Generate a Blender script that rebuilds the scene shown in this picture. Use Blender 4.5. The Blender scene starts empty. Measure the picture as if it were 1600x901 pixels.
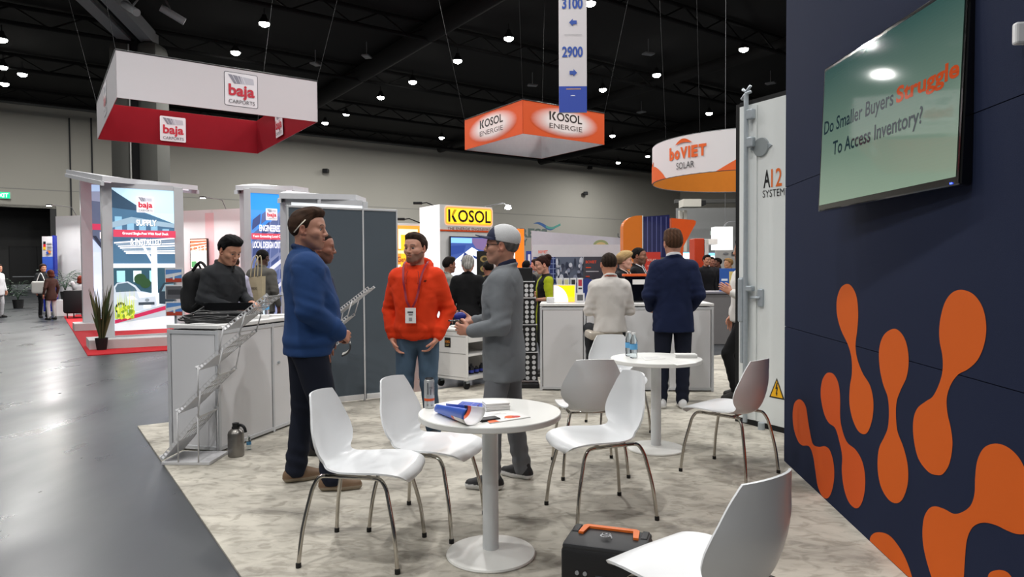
import bpy, bmesh, math, random
import numpy as np
from mathutils import Vector, Matrix, geometry

random.seed(7)
R = math.radians
SC = bpy.context.scene
COL = SC.collection

# ------------------------------------------------------------------ camera
CAM_H, FPX = 1.47, 1067.0
PITCH, ROLL = R(1.637), R(0.35)
_r0 = Vector((1, 0, 0)); _u0 = Vector((0, math.sin(PITCH), math.cos(PITCH)))
FWD = Vector((0, math.cos(PITCH), -math.sin(PITCH)))
RIGHT = _r0 * math.cos(ROLL) - _u0 * math.sin(ROLL)
UP = _r0 * math.sin(ROLL) + _u0 * math.cos(ROLL)
cam_data = bpy.data.cameras.new('camera'); cam = bpy.data.objects.new('camera', cam_data); COL.objects.link(cam)
cam_data.sensor_width = 36; cam_data.lens = FPX * 36 / 1600; cam_data.clip_start = 0.05; cam_data.clip_end = 400
cam.matrix_world = Matrix(((RIGHT.x, UP.x, -FWD.x, 0), (RIGHT.y, UP.y, -FWD.y, 0), (RIGHT.z, UP.z, -FWD.z, CAM_H), (0, 0, 0, 1)))
SC.camera = cam

# ------------------------------------------------------------------ world and exposure
SC.view_settings.view_transform = 'Standard'; SC.view_settings.look = 'None'
SC.view_settings.gamma = 1; SC.view_settings.use_curve_mapping = False
SC.view_settings.exposure = 0.22
world = bpy.data.worlds.new('hall_air'); SC.world = world; world.use_nodes = True
world.node_tree.nodes['Background'].inputs[0].default_value = (0.92, 0.96, 1.0, 1)
world.node_tree.nodes['Background'].inputs[1].default_value = 0.07

# ceiling downlights: real lamps hanging under the black roof
CEIL = 13.6
LAMP_POWER = 400.0
LAMP_PX = [(413, 37), (368, 82), (595, 152), (645, 128), (715, 95), (541, 178), (690, 215), (795, 60), (922, 5), (942, 140),
           (957, 212), (1026, 117), (1162, 77), (1108, 177), (966, 254), (1012, 244), (508, 192), (3, 62), (5, 105), (35, 116), (7, 131)]


def ray(px, py):
    return (FWD + RIGHT * ((px - 800) / FPX) + UP * ((450.5 - py) / FPX))


def G(px, py, z=0.0):
    d = ray(px, py); t = (z - CAM_H) / d.z
    return Vector((d.x * t, d.y * t, z))


def at(px, py, Y):
    d = ray(px, py); t = Y / d.y
    return Vector((d.x * t, Y, CAM_H + d.z * t))


def on_plane(px, py, p0, n):
    d = ray(px, py); o = Vector((0, 0, CAM_H)); t = (p0 - o).dot(n) / d.dot(n)
    return o + d * t


def add_lamp(x, y, z, power, size=0.3, col=(1.0, 0.985, 0.96)):
    l = bpy.data.lights.new('downlight_glow', 'AREA'); l.shape = 'DISK'; l.size = size; l.energy = power; l.color = col
    o = bpy.data.objects.new('downlight_glow', l); COL.objects.link(o); o.location = (x, y, z)
    return o


LAMPS = []
for px, py in LAMP_PX:
    p = G(px, py, CEIL - 0.35); LAMPS.append((p.x, p.y, CEIL - 0.35, True))
for x in (-17, -9, -1.5, 7, 14):
    for y in (-8, 0.5, 8.5, 17, 25):
        LAMPS.append((x + 0.6 * math.sin(x * y), y + 0.5 * math.cos(x + y), CEIL - 0.35, False))

# ------------------------------------------------------------------ helpers


def C(h, a=1.0):
    h = h.lstrip('#'); v = [int(h[i:i + 2], 16) / 255 for i in (0, 2, 4)]
    return tuple(((c / 12.92) if c <= 0.04045 else ((c + 0.055) / 1.055) ** 2.4) for c in v) + (a,)


MATS = {}


def mat(name, col, rough=0.5, metal=0.0, var=0.06, scale=8.0, bump=0.0, bscale=60.0, emit=0.0, trans=0.0, coat=0.0, ior=1.45, alpha=1.0):
    if name in MATS: return MATS[name]
    c = C(col) if isinstance(col, str) else col
    m = bpy.data.materials.new(name); m.use_nodes = True; nt = m.node_tree; b = nt.nodes['Principled BSDF']
    tc = nt.nodes.new('ShaderNodeTexCoord')
    nz = nt.nodes.new('ShaderNodeTexNoise'); nz.inputs['Scale'].default_value = scale; nz.inputs['Detail'].default_value = 4
    nt.links.new(tc.outputs['Object'], nz.inputs['Vector'])
    mx = nt.nodes.new('ShaderNodeMix'); mx.data_type = 'RGBA'
    mx.inputs[6].default_value = tuple(x * (1 - var) for x in c[:3]) + (1,)
    mx.inputs[7].default_value = tuple(min(1, x * (1 + var)) for x in c[:3]) + (1,)
    nt.links.new(nz.outputs['Fac'], mx.inputs[0]); nt.links.new(mx.outputs[2], b.inputs['Base Color'])
    b.inputs['Roughness'].default_value = rough; b.inputs['Metallic'].default_value = metal
    b.inputs['IOR'].default_value = ior; b.inputs['Transmission Weight'].default_value = trans; b.inputs['Coat Weight'].default_value = coat
    if emit:
        nt.links.new(mx.outputs[2], b.inputs['Emission Color']); b.inputs['Emission Strength'].default_value = emit
    if bump:
        n2 = nt.nodes.new('ShaderNodeTexNoise'); n2.inputs['Scale'].default_value = bscale; n2.inputs['Detail'].default_value = 3
        nt.links.new(tc.outputs['Object'], n2.inputs['Vector'])
        bp = nt.nodes.new('ShaderNodeBump'); bp.inputs['Strength'].default_value = bump; bp.inputs['Distance'].default_value = 0.01
        nt.links.new(n2.outputs['Fac'], bp.inputs['Height']); nt.links.new(bp.outputs['Normal'], b.inputs['Normal'])
    MATS[name] = m
    return m


def cmat(name, rough=0.6, emit=0.0, bump=0.0, bscale=120, var=0.0, spec=0.5, weave=0):
    """colour comes from the mesh's own 'Col' attribute (dyed cloth, skin, print)"""
    if name in MATS: return MATS[name]
    m = bpy.data.materials.new(name); m.use_nodes = True; nt = m.node_tree; b = nt.nodes['Principled BSDF']
    at_ = nt.nodes.new('ShaderNodeAttribute'); at_.attribute_name = 'Col'
    tc = nt.nodes.new('ShaderNodeTexCoord')
    out = at_.outputs['Color']
    if var:
        nz = nt.nodes.new('ShaderNodeTexNoise'); nz.inputs['Scale'].default_value = weave or 30; nz.inputs['Detail'].default_value = 5
        nt.links.new(tc.outputs['Object'], nz.inputs['Vector'])
        mr = nt.nodes.new('ShaderNodeMapRange'); mr.inputs['To Min'].default_value = 1 - var; mr.inputs['To Max'].default_value = 1 + var
        nt.links.new(nz.outputs['Fac'], mr.inputs['Value'])
        mx = nt.nodes.new('ShaderNodeVectorMath'); mx.operation = 'SCALE'
        nt.links.new(out, mx.inputs[0]); nt.links.new(mr.outputs[0], mx.inputs['Scale']); out = mx.outputs[0]
    nt.links.new(out, b.inputs['Base Color']); b.inputs['Roughness'].default_value = rough
    b.inputs['Specular IOR Level'].default_value = spec
    if emit:
        nt.links.new(out, b.inputs['Emission Color']); b.inputs['Emission Strength'].default_value = emit
    if bump:
        n2 = nt.nodes.new('ShaderNodeTexNoise'); n2.inputs['Scale'].default_value = bscale; n2.inputs['Detail'].default_value = 3
        nt.links.new(tc.outputs['Object'], n2.inputs['Vector'])
        bp = nt.nodes.new('ShaderNodeBump'); bp.inputs['Strength'].default_value = bump; bp.inputs['Distance'].default_value = 0.004
        nt.links.new(n2.outputs['Fac'], bp.inputs['Height']); nt.links.new(bp.outputs['Normal'], b.inputs['Normal'])
    MATS[name] = m
    return m


def tag(o, label=None, cat=None, group=None, kind=None):
    if label: o['label'] = label
    if cat: o['category'] = cat
    if group: o['group'] = group
    if kind: o['kind'] = kind
    return o


def thing(name, label, cat, loc=(0, 0, 0), rz=0.0, group=None):
    o = bpy.data.objects.new(name, None); COL.objects.link(o); o.empty_display_size = 0.05
    o.location = loc; o.rotation_euler = (0, 0, rz)
    return tag(o, label, cat, group)


class MB:
    """collects shapes into one mesh"""
    def __init__(s): s.bm = bmesh.new()

    def _xf(s, vs, M):
        for v in vs: v.co = M @ v.co

    def box(s, c, d, rz=0.0, bev=0.0, M=None):
        r = bmesh.ops.create_cube(s.bm, size=1.0); vs = r['verts']
        for v in vs: v.co = Vector((v.co.x * d[0], v.co.y * d[1], v.co.z * d[2]))
        if bev:
            es = list({e for v in vs for e in v.link_edges})
            rb = bmesh.ops.bevel(s.bm, geom=es, offset=bev, segments=2, affect='EDGES', profile=0.5)
            vs = list({v for f in rb['faces'] for v in f.verts} | {v for v in vs if v.is_valid})
        T = Matrix.Translation(Vector(c)) @ Matrix.Rotation(rz, 4, 'Z')
        if M: T = M @ T
        s._xf(vs, T); return s

    def cyl(s, a, b, ra, rb=None, seg=20, caps=True):
        a = Vector(a); b = Vector(b); rb = ra if rb is None else rb
        q = (b - a).to_track_quat('Z', 'Y').to_matrix()
        r0 = []; r1 = []
        for i in range(seg):
            t = 2 * math.pi * i / seg; e = q @ Vector((math.cos(t), math.sin(t), 0))
            r0.append(s.bm.verts.new(a + e * ra)); r1.append(s.bm.verts.new(b + e * rb))
        for i in range(seg):
            j = (i + 1) % seg; s.bm.faces.new((r0[i], r0[j], r1[j], r1[i]))
        if caps: s.bm.faces.new(r0[::-1]); s.bm.faces.new(r1)
        return s

    def lathe(s, prof, seg=32, c=(0, 0, 0)):
        c = Vector(c); rings = []
        for r, z in prof:
            if r < 1e-5: rings.append([s.bm.verts.new(c + Vector((0, 0, z)))])
            else: rings.append([s.bm.verts.new(c + Vector((r * math.cos(2 * math.pi * i / seg), r * math.sin(2 * math.pi * i / seg), z))) for i in range(seg)])
        for A, B in zip(rings, rings[1:]):
            for i in range(seg):
                j = (i + 1) % seg
                if len(A) == 1 and len(B) == 1: continue
                if len(A) == 1: s.bm.faces.new((A[0], B[j], B[i]))
                elif len(B) == 1: s.bm.faces.new((A[i], A[j], B[0]))
                else: s.bm.faces.new((A[i], A[j], B[j], B[i]))
        return s

    def tube(s, pts, r, seg=10, closed=False):
        pts = [Vector(p) for p in pts]; n = len(pts); rings = []; up = None
        rr = r if isinstance(r, (list, tuple)) else [r] * n
        for i, p in enumerate(pts):
            if closed: t = pts[(i + 1) % n] - pts[i - 1]
            else: t = pts[min(i + 1, n - 1)] - pts[max(i - 1, 0)]
            t.normalize()
            if up is None: up = t.orthogonal().normalized()
            up = (up - t * up.dot(t)).normalized(); sd = t.cross(up)
            rings.append([s.bm.verts.new(p + (up * math.cos(2 * math.pi * k / seg) + sd * math.sin(2 * math.pi * k / seg)) * rr[i]) for k in range(seg)])
        m = n if closed else n - 1
        for i in range(m):
            A = rings[i]; B = rings[(i + 1) % n]
            for k in range(seg):
                j = (k + 1) % seg; s.bm.faces.new((A[k], A[j], B[j], B[k]))
        if not closed: s.bm.faces.new(rings[0][::-1]); s.bm.faces.new(rings[-1])
        return s

    def prism(s, pts, ext):
        """polygon (list of 3d points) extruded by vector ext"""
        ext = Vector(ext); a = [s.bm.verts.new(Vector(p)) for p in pts]; b = [s.bm.verts.new(Vector(p) + ext) for p in pts]
        n = len(pts)
        s.bm.faces.new(a[::-1]); s.bm.faces.new(b)
        for i in range(n):
            j = (i + 1) % n; s.bm.faces.new((a[i], a[j], b[j], b[i]))
        return s

    def build(s, name, m, parent=None, smooth=False, auto=False):
        bmesh.ops.recalc_face_normals(s.bm, faces=s.bm.faces)
        me = bpy.data.meshes.new(name); s.bm.to_mesh(me); s.bm.free()
        if m: me.materials.append(m)
        if smooth:
            me.polygons.foreach_set('use_smooth', [True] * len(me.polygons))
            if auto: me.set_sharp_from_angle(angle=R(35))
        o = bpy.data.objects.new(name, me); COL.objects.link(o)
        if parent: o.parent = parent
        return o


def copy_tree(o, parent=None):
    c = o.copy(); COL.objects.link(c)
    if parent: c.parent = parent
    for ch in list(o.children): copy_tree(ch, c)
    return c


def smooth_path(pts, n=8, closed=False):
    pts = [Vector(p) for p in pts]; out = []; N = len(pts)
    rng = range(N if closed else N - 1)
    for i in rng:
        p0 = pts[(i - 1) % N] if closed or i > 0 else pts[i]; p1 = pts[i]; p2 = pts[(i + 1) % N]; p3 = pts[(i + 2) % N] if closed or i + 2 < N else p2
        for k in range(n):
            t = k / n
            out.append(0.5 * ((2 * p1) + (p2 - p0) * t + (2 * p0 - 5 * p1 + 4 * p2 - p3) * t * t + (3 * p1 - p0 - 3 * p2 + p3) * t ** 3))
    if not closed: out.append(pts[-1])
    return out


_TXT = {}


def text_mesh(st, bold=0.0):
    k = (st, bold)
    if k in _TXT: return _TXT[k]
    cu = bpy.data.curves.new('lettering', 'FONT'); cu.body = st; cu.size = 1; cu.offset = bold; cu.resolution_u = 3
    o = bpy.data.objects.new('lettering', cu); COL.objects.link(o)
    bpy.context.view_layer.update()
    me = bpy.data.meshes.new_from_object(o.evaluated_get(bpy.context.evaluated_depsgraph_get()))
    V = [v.co.copy() for v in me.vertices]; F = [tuple(p.vertices) for p in me.polygons]
    bpy.data.objects.remove(o); bpy.data.curves.remove(cu); bpy.data.meshes.remove(me)
    x0 = min(v.x for v in V); x1 = max(v.x for v in V); y0 = min(v.y for v in V); y1 = max(v.y for v in V)
    _TXT[k] = ([((v.x - x0) / (x1 - x0), (v.y - y0) / (y1 - y0)) for v in V], F, (x1 - x0) / (y1 - y0))
    return _TXT[k]


class Art:
    """flat print in a plane: polygons and lettering, each layer a hair in front of the last"""
    def __init__(s, o, u, n, step=0.0008, v=(0, 0, 1), base=0.001, fmap=None):
        s.o = Vector(o); s.u = Vector(u).normalized(); s.n = Vector(n).normalized(); s.v = Vector(v).normalized()
        s.step = step; s.k = 0; s.V = []; s.F = []; s.c = []; s.base = base; s.fmap = fmap

    def _p(s, x, y):
        d = s.base + s.step * s.k
        if s.fmap: return s.fmap(x, y, d)
        return s.o + s.u * x + s.v * y + s.n * d

    def poly(s, pts, col):
        b = len(s.V); col = C(col) if isinstance(col, str) else col
        tri = geometry.tessellate_polygon([[Vector((p[0], p[1], 0)) for p in pts]])
        s.V += [s._p(*p[:2]) for p in pts]
        for t in tri: s.F.append(tuple(b + i for i in t)); s.c.append(col)
        s.k += 1; return s

    def rect(s, x0, y0, x1, y1, col, r=0.0):
        if r:
            pts = []
            for cx, cy, a in ((x1 - r, y1 - r, 0), (x0 + r, y1 - r, 90), (x0 + r, y0 + r, 180), (x1 - r, y0 + r, 270)):
                for q in range(0, 91, 18): pts.append((cx + r * math.cos(R(a + q)), cy + r * math.sin(R(a + q))))
            return s.poly(pts, col)
        return s.poly([(x0, y0), (x1, y0), (x1, y1), (x0, y1)], col)

    def ell(s, cx, cy, rx, ry, col, n=24, a0=0, a1=360):
        return s.poly([(cx + rx * math.cos(R(a0 + (a1 - a0) * i / n)), cy + ry * math.sin(R(a0 + (a1 - a0) * i / n))) for i in range(n + (a1 - a0 < 360))], col)

    def grad(s, x0, y0, x1, y1, ca, cb, n=10):
        ca = C(ca); cb = C(cb)
        for i in range(n):
            t = i / (n - 1); b = len(s.V)
            ya = y0 + (y1 - y0) * i / n; yb = y0 + (y1 - y0) * (i + 1) / n
            s.V += [s._p(x0, ya), s._p(x1, ya), s._p(x1, yb), s._p(x0, yb)]
            s.F.append((b, b + 1, b + 2, b + 3)); s.c.append(tuple(p + (q - p) * t for p, q in zip(ca, cb)))
        s.k += 1; return s

    def text(s, st, x, y, w, h, col, bold=0.0, slant=0.0):
        col = C(col) if isinstance(col, str) else col
        V, F, asp = text_mesh(st, bold)
        if w is None: w = h * asp
        b = len(s.V); s.V += [s._p(x + p[0] * w + slant * p[1] * h, y + p[1] * h) for p in V]
        for f in F: s.F.append(tuple(b + i for i in f)); s.c.append(col)
        s.k += 1; return s

    def build(s, name, m, parent=None):
        me = bpy.data.meshes.new(name); me.from_pydata([tuple(v) for v in s.V], [], s.F)
        # face the outward side
        a = me.attributes.new('Col', 'FLOAT_COLOR', 'FACE')
        a.data.foreach_set('color', [x for c in s.c for x in c])
        me.materials.append(m); o = bpy.data.objects.new(name, me); COL.objects.link(o)
        if parent: o.parent = parent
        return o


# ------------------------------------------------------------------ distance-field modelling (people, cloth, soft shapes)


def smin(a, b, k):
    if k <= 0: return np.minimum(a, b)
    h = np.clip(0.5 + 0.5 * (b - a) / k, 0, 1)
    return b + (a - b) * h - k * h * (1 - h)


def pr_bounds(p):
    t = p[0]
    if t == 'cap':
        a, b, ra, rb = map(np.asarray, p[1:5]); r = max(ra, rb); return np.minimum(a, b) - r, np.maximum(a, b) + r
    if t == 'ell':
        c, r = np.asarray(p[1]), np.asarray(p[2]); m = r if len(p) < 5 or p[4] is None else np.full(3, r.max()); return c - m, c + m
    if t == 'box':
        c, r = np.asarray(p[1]), np.asarray(p[2]); m = np.full(3, np.linalg.norm(r)) if len(p) > 5 and p[5] is not None else r; return c - m, c + m
    if t == 'tor':
        c = np.asarray(p[1]); m = p[2] * 1.2 + p[3]; return c - m, c + m
    if t == 'prof':
        L = np.asarray(p[1]); return np.array([(L[:, 1] - L[:, 3]).min(), (L[:, 2] - L[:, 4]).min(), L[:, 0].min()]), np.array([(L[:, 1] + L[:, 3]).max(), (L[:, 2] + L[:, 4]).max(), L[:, 0].max()])


def pr_eval(p, X, Y, Z):
    t = p[0]
    if t == 'cap':
        a, b = np.asarray(p[1], float), np.asarray(p[2], float); ra, rb = p[3], p[4]; ba = b - a; L = ba @ ba + 1e-9
        h = np.clip(((X - a[0]) * ba[0] + (Y - a[1]) * ba[1] + (Z - a[2]) * ba[2]) / L, 0, 1)
        return np.sqrt((X - a[0] - h * ba[0]) ** 2 + (Y - a[1] - h * ba[1]) ** 2 + (Z - a[2] - h * ba[2]) ** 2) - (ra + (rb - ra) * h)
    if t == 'ell':
        c, r = p[1], p[2]; x, y, z = X - c[0], Y - c[1], Z - c[2]
        if len(p) > 4 and p[4] is not None:
            m = np.asarray(p[4]); x, y, z = m[0][0] * x + m[1][0] * y + m[2][0] * z, m[0][1] * x + m[1][1] * y + m[2][1] * z, m[0][2] * x + m[1][2] * y + m[2][2] * z
        k0 = np.sqrt((x / r[0]) ** 2 + (y / r[1]) ** 2 + (z / r[2]) ** 2); k1 = np.sqrt((x / r[0] ** 2) ** 2 + (y / r[1] ** 2) ** 2 + (z / r[2] ** 2) ** 2) + 1e-6
        return k0 * (k0 - 1) / k1
    if t == 'box':
        c, r, rd = p[1], p[2], p[4]; x, y, z = X - c[0], Y - c[1], Z - c[2]
        if len(p) > 5 and p[5] is not None:
            m = np.asarray(p[5]); x, y, z = m[0][0] * x + m[1][0] * y + m[2][0] * z, m[0][1] * x + m[1][1] * y + m[2][1] * z, m[0][2] * x + m[1][2] * y + m[2][2] * z
        qx, qy, qz = np.abs(x) - r[0] + rd, np.abs(y) - r[1] + rd, np.abs(z) - r[2] + rd
        return np.sqrt(np.maximum(qx, 0) ** 2 + np.maximum(qy, 0) ** 2 + np.maximum(qz, 0) ** 2) + np.minimum(np.maximum(qx, np.maximum(qy, qz)), 0) - rd
    if t == 'tor':
        c, RR, r = p[1], p[2], p[3]; tilt = p[5] if len(p) > 5 else 0; asp = p[6] if len(p) > 6 else 1
        x, y, z = X - c[0], (Y - c[1]), Z - c[2]
        x, z = x * math.cos(tilt) - z * math.sin(tilt), x * math.sin(tilt) + z * math.cos(tilt)
        return np.sqrt((np.sqrt(x * x + (y / asp) ** 2) - RR) ** 2 + z * z) - r
    if t == 'prof':
        L = np.asarray(p[1]); zz = Z[0, 0, :]
        cx, cy, rx, ry = (np.interp(zz, L[:, 0], L[:, i]) for i in (1, 2, 3, 4))
        rx = np.maximum(rx, 1e-3); ry = np.maximum(ry, 1e-3)
        k = (np.abs((X - cx) / rx) ** 2.3 + np.abs((Y - cy) / ry) ** 2.3) ** (1 / 2.3)
        d = (k - 1) * np.minimum(rx, ry)
        return np.maximum(d, np.maximum(Z - L[-1, 0], L[0, 0] - Z))


def kof(p): return p[{'cap': 5, 'tor': 4, 'prof': 2}.get(p[0], 3)]


def field(prims, h, post=None, pad=0.05):
    bs = [pr_bounds(p) for p in prims if kof(p) >= 0]
    lo = np.min([b[0] for b in bs], 0) - 2.5 * h - 0.012; hi = np.max([b[1] for b in bs], 0) + 2.5 * h + 0.012
    xs, ys, zs = (np.arange(lo[i], hi[i] + h, h) for i in range(3))
    d = np.full((len(xs), len(ys), len(zs)), 0.5)
    for p in prims:
        k = kof(p)
        b0, b1 = pr_bounds(p); b0 = b0 - pad; b1 = b1 + pad
        sl = tuple(slice(max(0, int((b0[i] - lo[i]) / h)), max(0, int((b1[i] - lo[i]) / h) + 2)) for i in range(3))
        X, Y, Z = np.meshgrid(xs[sl[0]], ys[sl[1]], zs[sl[2]], indexing='ij')
        if X.size == 0: continue
        e = pr_eval(p, X, Y, Z)
        if k >= 0: d[sl] = smin(d[sl], e, k)
        else: d[sl] = -smin(-d[sl], e, -k)
    if post is not None:
        X, Y, Z = np.meshgrid(xs, ys, zs, indexing='ij', sparse=True); d = post(d, X, Y, Z)
    d[0] = d[-1] = 0.5; d[:, 0] = d[:, -1] = 0.5; d[:, :, 0] = d[:, :, -1] = 0.5
    return nets(d, lo, h)


def nets(f, lo, h):
    s = f < 0; c = [(i, j, k) for i in (0, 1) for j in (0, 1) for k in (0, 1)]
    sh = np.array(f.shape) - 1

    def sub(a, o): return a[o[0]:o[0] + sh[0], o[1]:o[1] + sh[1], o[2]:o[2] + sh[2]]
    cnt = sum(sub(s, o).astype(np.int8) for o in c); act = (cnt > 0) & (cnt < 8)
    I, J, K = np.nonzero(act)
    P = np.zeros((len(I), 3)); N = np.zeros(len(I))
    for a in c:
        for ax in range(3):
            if a[ax]: continue
            b = list(a); b[ax] = 1
            fa = f[I + a[0], J + a[1], K + a[2]]; fb = f[I + b[0], J + b[1], K + b[2]]
            m = (fa < 0) != (fb < 0); t = np.where(m, fa / np.where(m, fa - fb, 1), 0)
            q = np.tile(np.array(a, float), (len(I), 1)); q[:, ax] += t
            P += q * m[:, None]; N += m
    V = lo + (np.stack([I, J, K], 1) + P / N[:, None]) * h
    idx = np.full(act.shape, -1); idx[act] = np.arange(len(I)); Q = []
    for ax in range(3):
        o1, o2 = (ax + 1) % 3, (ax + 2) % 3
        A = [slice(None)] * 3; B = [slice(None)] * 3; A[ax] = slice(0, -1); B[ax] = slice(1, None)
        sa = s[tuple(A)]; sb = s[tuple(B)]; e = np.argwhere(sa != sb)
        e = e[(e[:, o1] > 0) & (e[:, o2] > 0) & (e[:, o1] < sh[o1]) & (e[:, o2] < sh[o2])]
        fl = sa[e[:, 0], e[:, 1], e[:, 2]]
        qs = []
        for d1, d2 in ((0, 0), (1, 0), (1, 1), (0, 1)):
            g = e.copy(); g[:, o1] -= d1; g[:, o2] -= d2; qs.append(idx[g[:, 0], g[:, 1], g[:, 2]])
        q = np.stack(qs, 1); q[~fl] = q[~fl][:, ::-1]; Q.append(q)
    return V, np.concatenate(Q)


def mk(name, V, F, m, parent=None, col=None, smooth=True):
    me = bpy.data.meshes.new(name); n = len(F)
    me.vertices.add(len(V)); me.vertices.foreach_set('co', np.asarray(V, np.float32).ravel())
    me.loops.add(n * 4); me.loops.foreach_set('vertex_index', np.asarray(F, np.int32).ravel())
    me.polygons.add(n); me.polygons.foreach_set('loop_start', np.arange(0, n * 4, 4, dtype=np.int32)); me.polygons.foreach_set('loop_total', np.full(n, 4, np.int32))
    me.polygons.foreach_set('use_smooth', np.full(n, smooth)); me.update(calc_edges=True)
    if col is not None:
        a = me.attributes.new('Col', 'FLOAT_COLOR', 'POINT'); c = np.ones((len(V), 4), np.float32); c[:, :3] = np.asarray(col)[..., :3]
        a.data.foreach_set('color', c.ravel())
    me.materials.append(m)
    o = bpy.data.objects.new(name, me); COL.objects.link(o)
    if parent: o.parent = parent
    return o


def wrinkle(X, Y, Z, a=0.004):
    rg = (1 - np.abs(np.sin(15 * Y + 21 * Z + 6 * X + 1.7 * np.sin(12 * X + 9 * Z)))) ** 4 + (1 - np.abs(np.sin(19 * Z - 16 * X - 11 * Y + 1.9 * np.sin(14 * Y - 8 * Z)))) ** 4
    rg = rg * (0.45 + 0.55 * np.sin(7 * X + 9 * Y + 8 * Z + 2 * np.sin(6 * Y + 5 * Z)))
    return 1.0 * a * rg + 0.5 * a * (0.7 * np.sin(22 * X + 34 * Y + 8 * Z + 2.4 * np.sin(9 * Z + 7 * X)) + 0.6 * np.sin(26 * Z - 23 * Y + 9 * X + 2.6 * np.sin(13 * X + 10 * Y)) + 0.35 * np.sin(48 * Z + 41 * Y * np.sign(Y) + 3 * np.sin(17 * X)))


def nrm(v):
    v = np.asarray(v, float); return v / (np.linalg.norm(v) + 1e-9)

# ------------------------------------------------------------------ people
M_SKIN = cmat('skin', rough=0.5, var=0.05, bump=0.15, bscale=350)
M_CLOTH = cmat('dyed_cloth', rough=0.88, var=0.08, bump=0.35, bscale=420, spec=0.25, weave=14)
M_HAIR = cmat('hair_strands', rough=0.8, var=0.35, bump=0.9, bscale=260, weave=160, spec=0.15)
M_SHOE = cmat('shoe_material', rough=0.6, var=0.1)
M_MESHCAP = cmat('cap_fabric', rough=0.8, var=0.12, bump=0.6, bscale=300, weave=220)


def rot_zy(yaw, pitch, roll=0):
    cy, sy, cp, sp, cr, sr = math.cos(yaw), math.sin(yaw), math.cos(pitch), math.sin(pitch), math.cos(roll), math.sin(roll)
    return np.array([[cy, -sy, 0], [sy, cy, 0], [0, 0, 1]]) @ np.array([[cp, 0, sp], [0, 1, 0], [-sp, 0, cp]]) @ np.array([[1, 0, 0], [0, cr, -sr], [0, sr, cr]])


def head_prims(neck_to, wide=1.0, nose=1.0, jaw=1.0, female=False):
    w = wide
    P = [('ell', (-0.014, 0, 0.030), (0.098, 0.077 * w, 0.091), 0.0),
         ('ell', (0.022, 0, -0.036), (0.064, 0.060 * w * jaw, 0.074), 0.04),
         ('ell', (0.040, 0, 0.040), (0.050, 0.058 * w, 0.052), 0.03),
         ('cap', (0.066, -0.014, -0.094), (0.066, 0.014, -0.094), 0.021 * jaw, 0.021 * jaw, 0.028),
         ('cap', (-0.004, -0.058 * w * jaw, -0.052), (0.050, -0.030, -0.090), 0.014, 0.016, 0.03),
         ('cap', (-0.004, 0.058 * w * jaw, -0.052), (0.050, 0.030, -0.090), 0.014, 0.016, 0.03),
         ('cap', (0.076, -0.040, 0.026), (0.084, -0.014, 0.024), 0.011, 0.010, 0.016),
         ('cap', (0.076, 0.040, 0.026), (0.084, 0.014, 0.024), 0.011, 0.010, 0.016),
         ('ell', (0.058, -0.044 * w, -0.022), (0.026, 0.022, 0.020), 0.025),
         ('ell', (0.058, 0.044 * w, -0.022), (0.026, 0.022, 0.020), 0.025),
         ('ell', (0.098, -0.032, 0.004), (0.018, 0.017, 0.0115), -0.012),
         ('ell', (0.098, 0.032, 0.004), (0.018, 0.017, 0.0115), -0.012),
         ('cap', (0.086, 0, 0.016), (0.108 * nose ** 0.3, 0, -0.026), 0.008, 0.0115, 0.012),
         ('ell', (0.098, -0.012, -0.030), (0.013, 0.0085, 0.0085), 0.008),
         ('ell', (0.098, 0.012, -0.030), (0.013, 0.0085, 0.0085), 0.008),
         ('ell', (0.074, 0, -0.062), (0.022, 0.032, 0.024), 0.02),
         ('cap', (0.088, -0.019, -0.0570), (0.0945, 0, -0.0535), 0.004, 0.0055, 0.005),
         ('cap', (0.088, 0.019, -0.0570), (0.0945, 0, -0.0535), 0.004, 0.0055, 0.005),
         ('cap', (0.087, -0.015, -0.0665), (0.0925, 0, -0.0680), 0.004, 0.0065, 0.006),
         ('cap', (0.087, 0.015, -0.0665), (0.0925, 0, -0.0680), 0.004, 0.0065, 0.006),
         ('ell', (0.098, 0, -0.0610), (0.010, 0.022, 0.0022), -0.003),
         ('ell', (0.0765, -0.032, 0.003), (0.0125, 0.0125, 0.0125), 0.002),
         ('ell', (0.0765, 0.032, 0.003), (0.0125, 0.0125, 0.0125), 0.002)]
    for s in (-1, 1):
        m = rot_zy(s * 0.35, 0.2)
        P += [('ell', (-0.012, s * 0.080 * w, -0.004), (0.020, 0.0075, 0.032), 0.006, m),
              ('ell', (-0.008, s * 0.087 * w, 0.000), (0.010, 0.006, 0.017), -0.006, m),
              ('cap', (0.004, s * 0.076 * w, -0.028), (-0.004, s * 0.074 * w, -0.03), 0.008, 0.007, 0.008)]
    r = 0.047 if female else 0.056
    P += [('cap', (-0.022, 0, -0.060), tuple(neck_to), r, r * 1.08, 0.03)]
    return P


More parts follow.
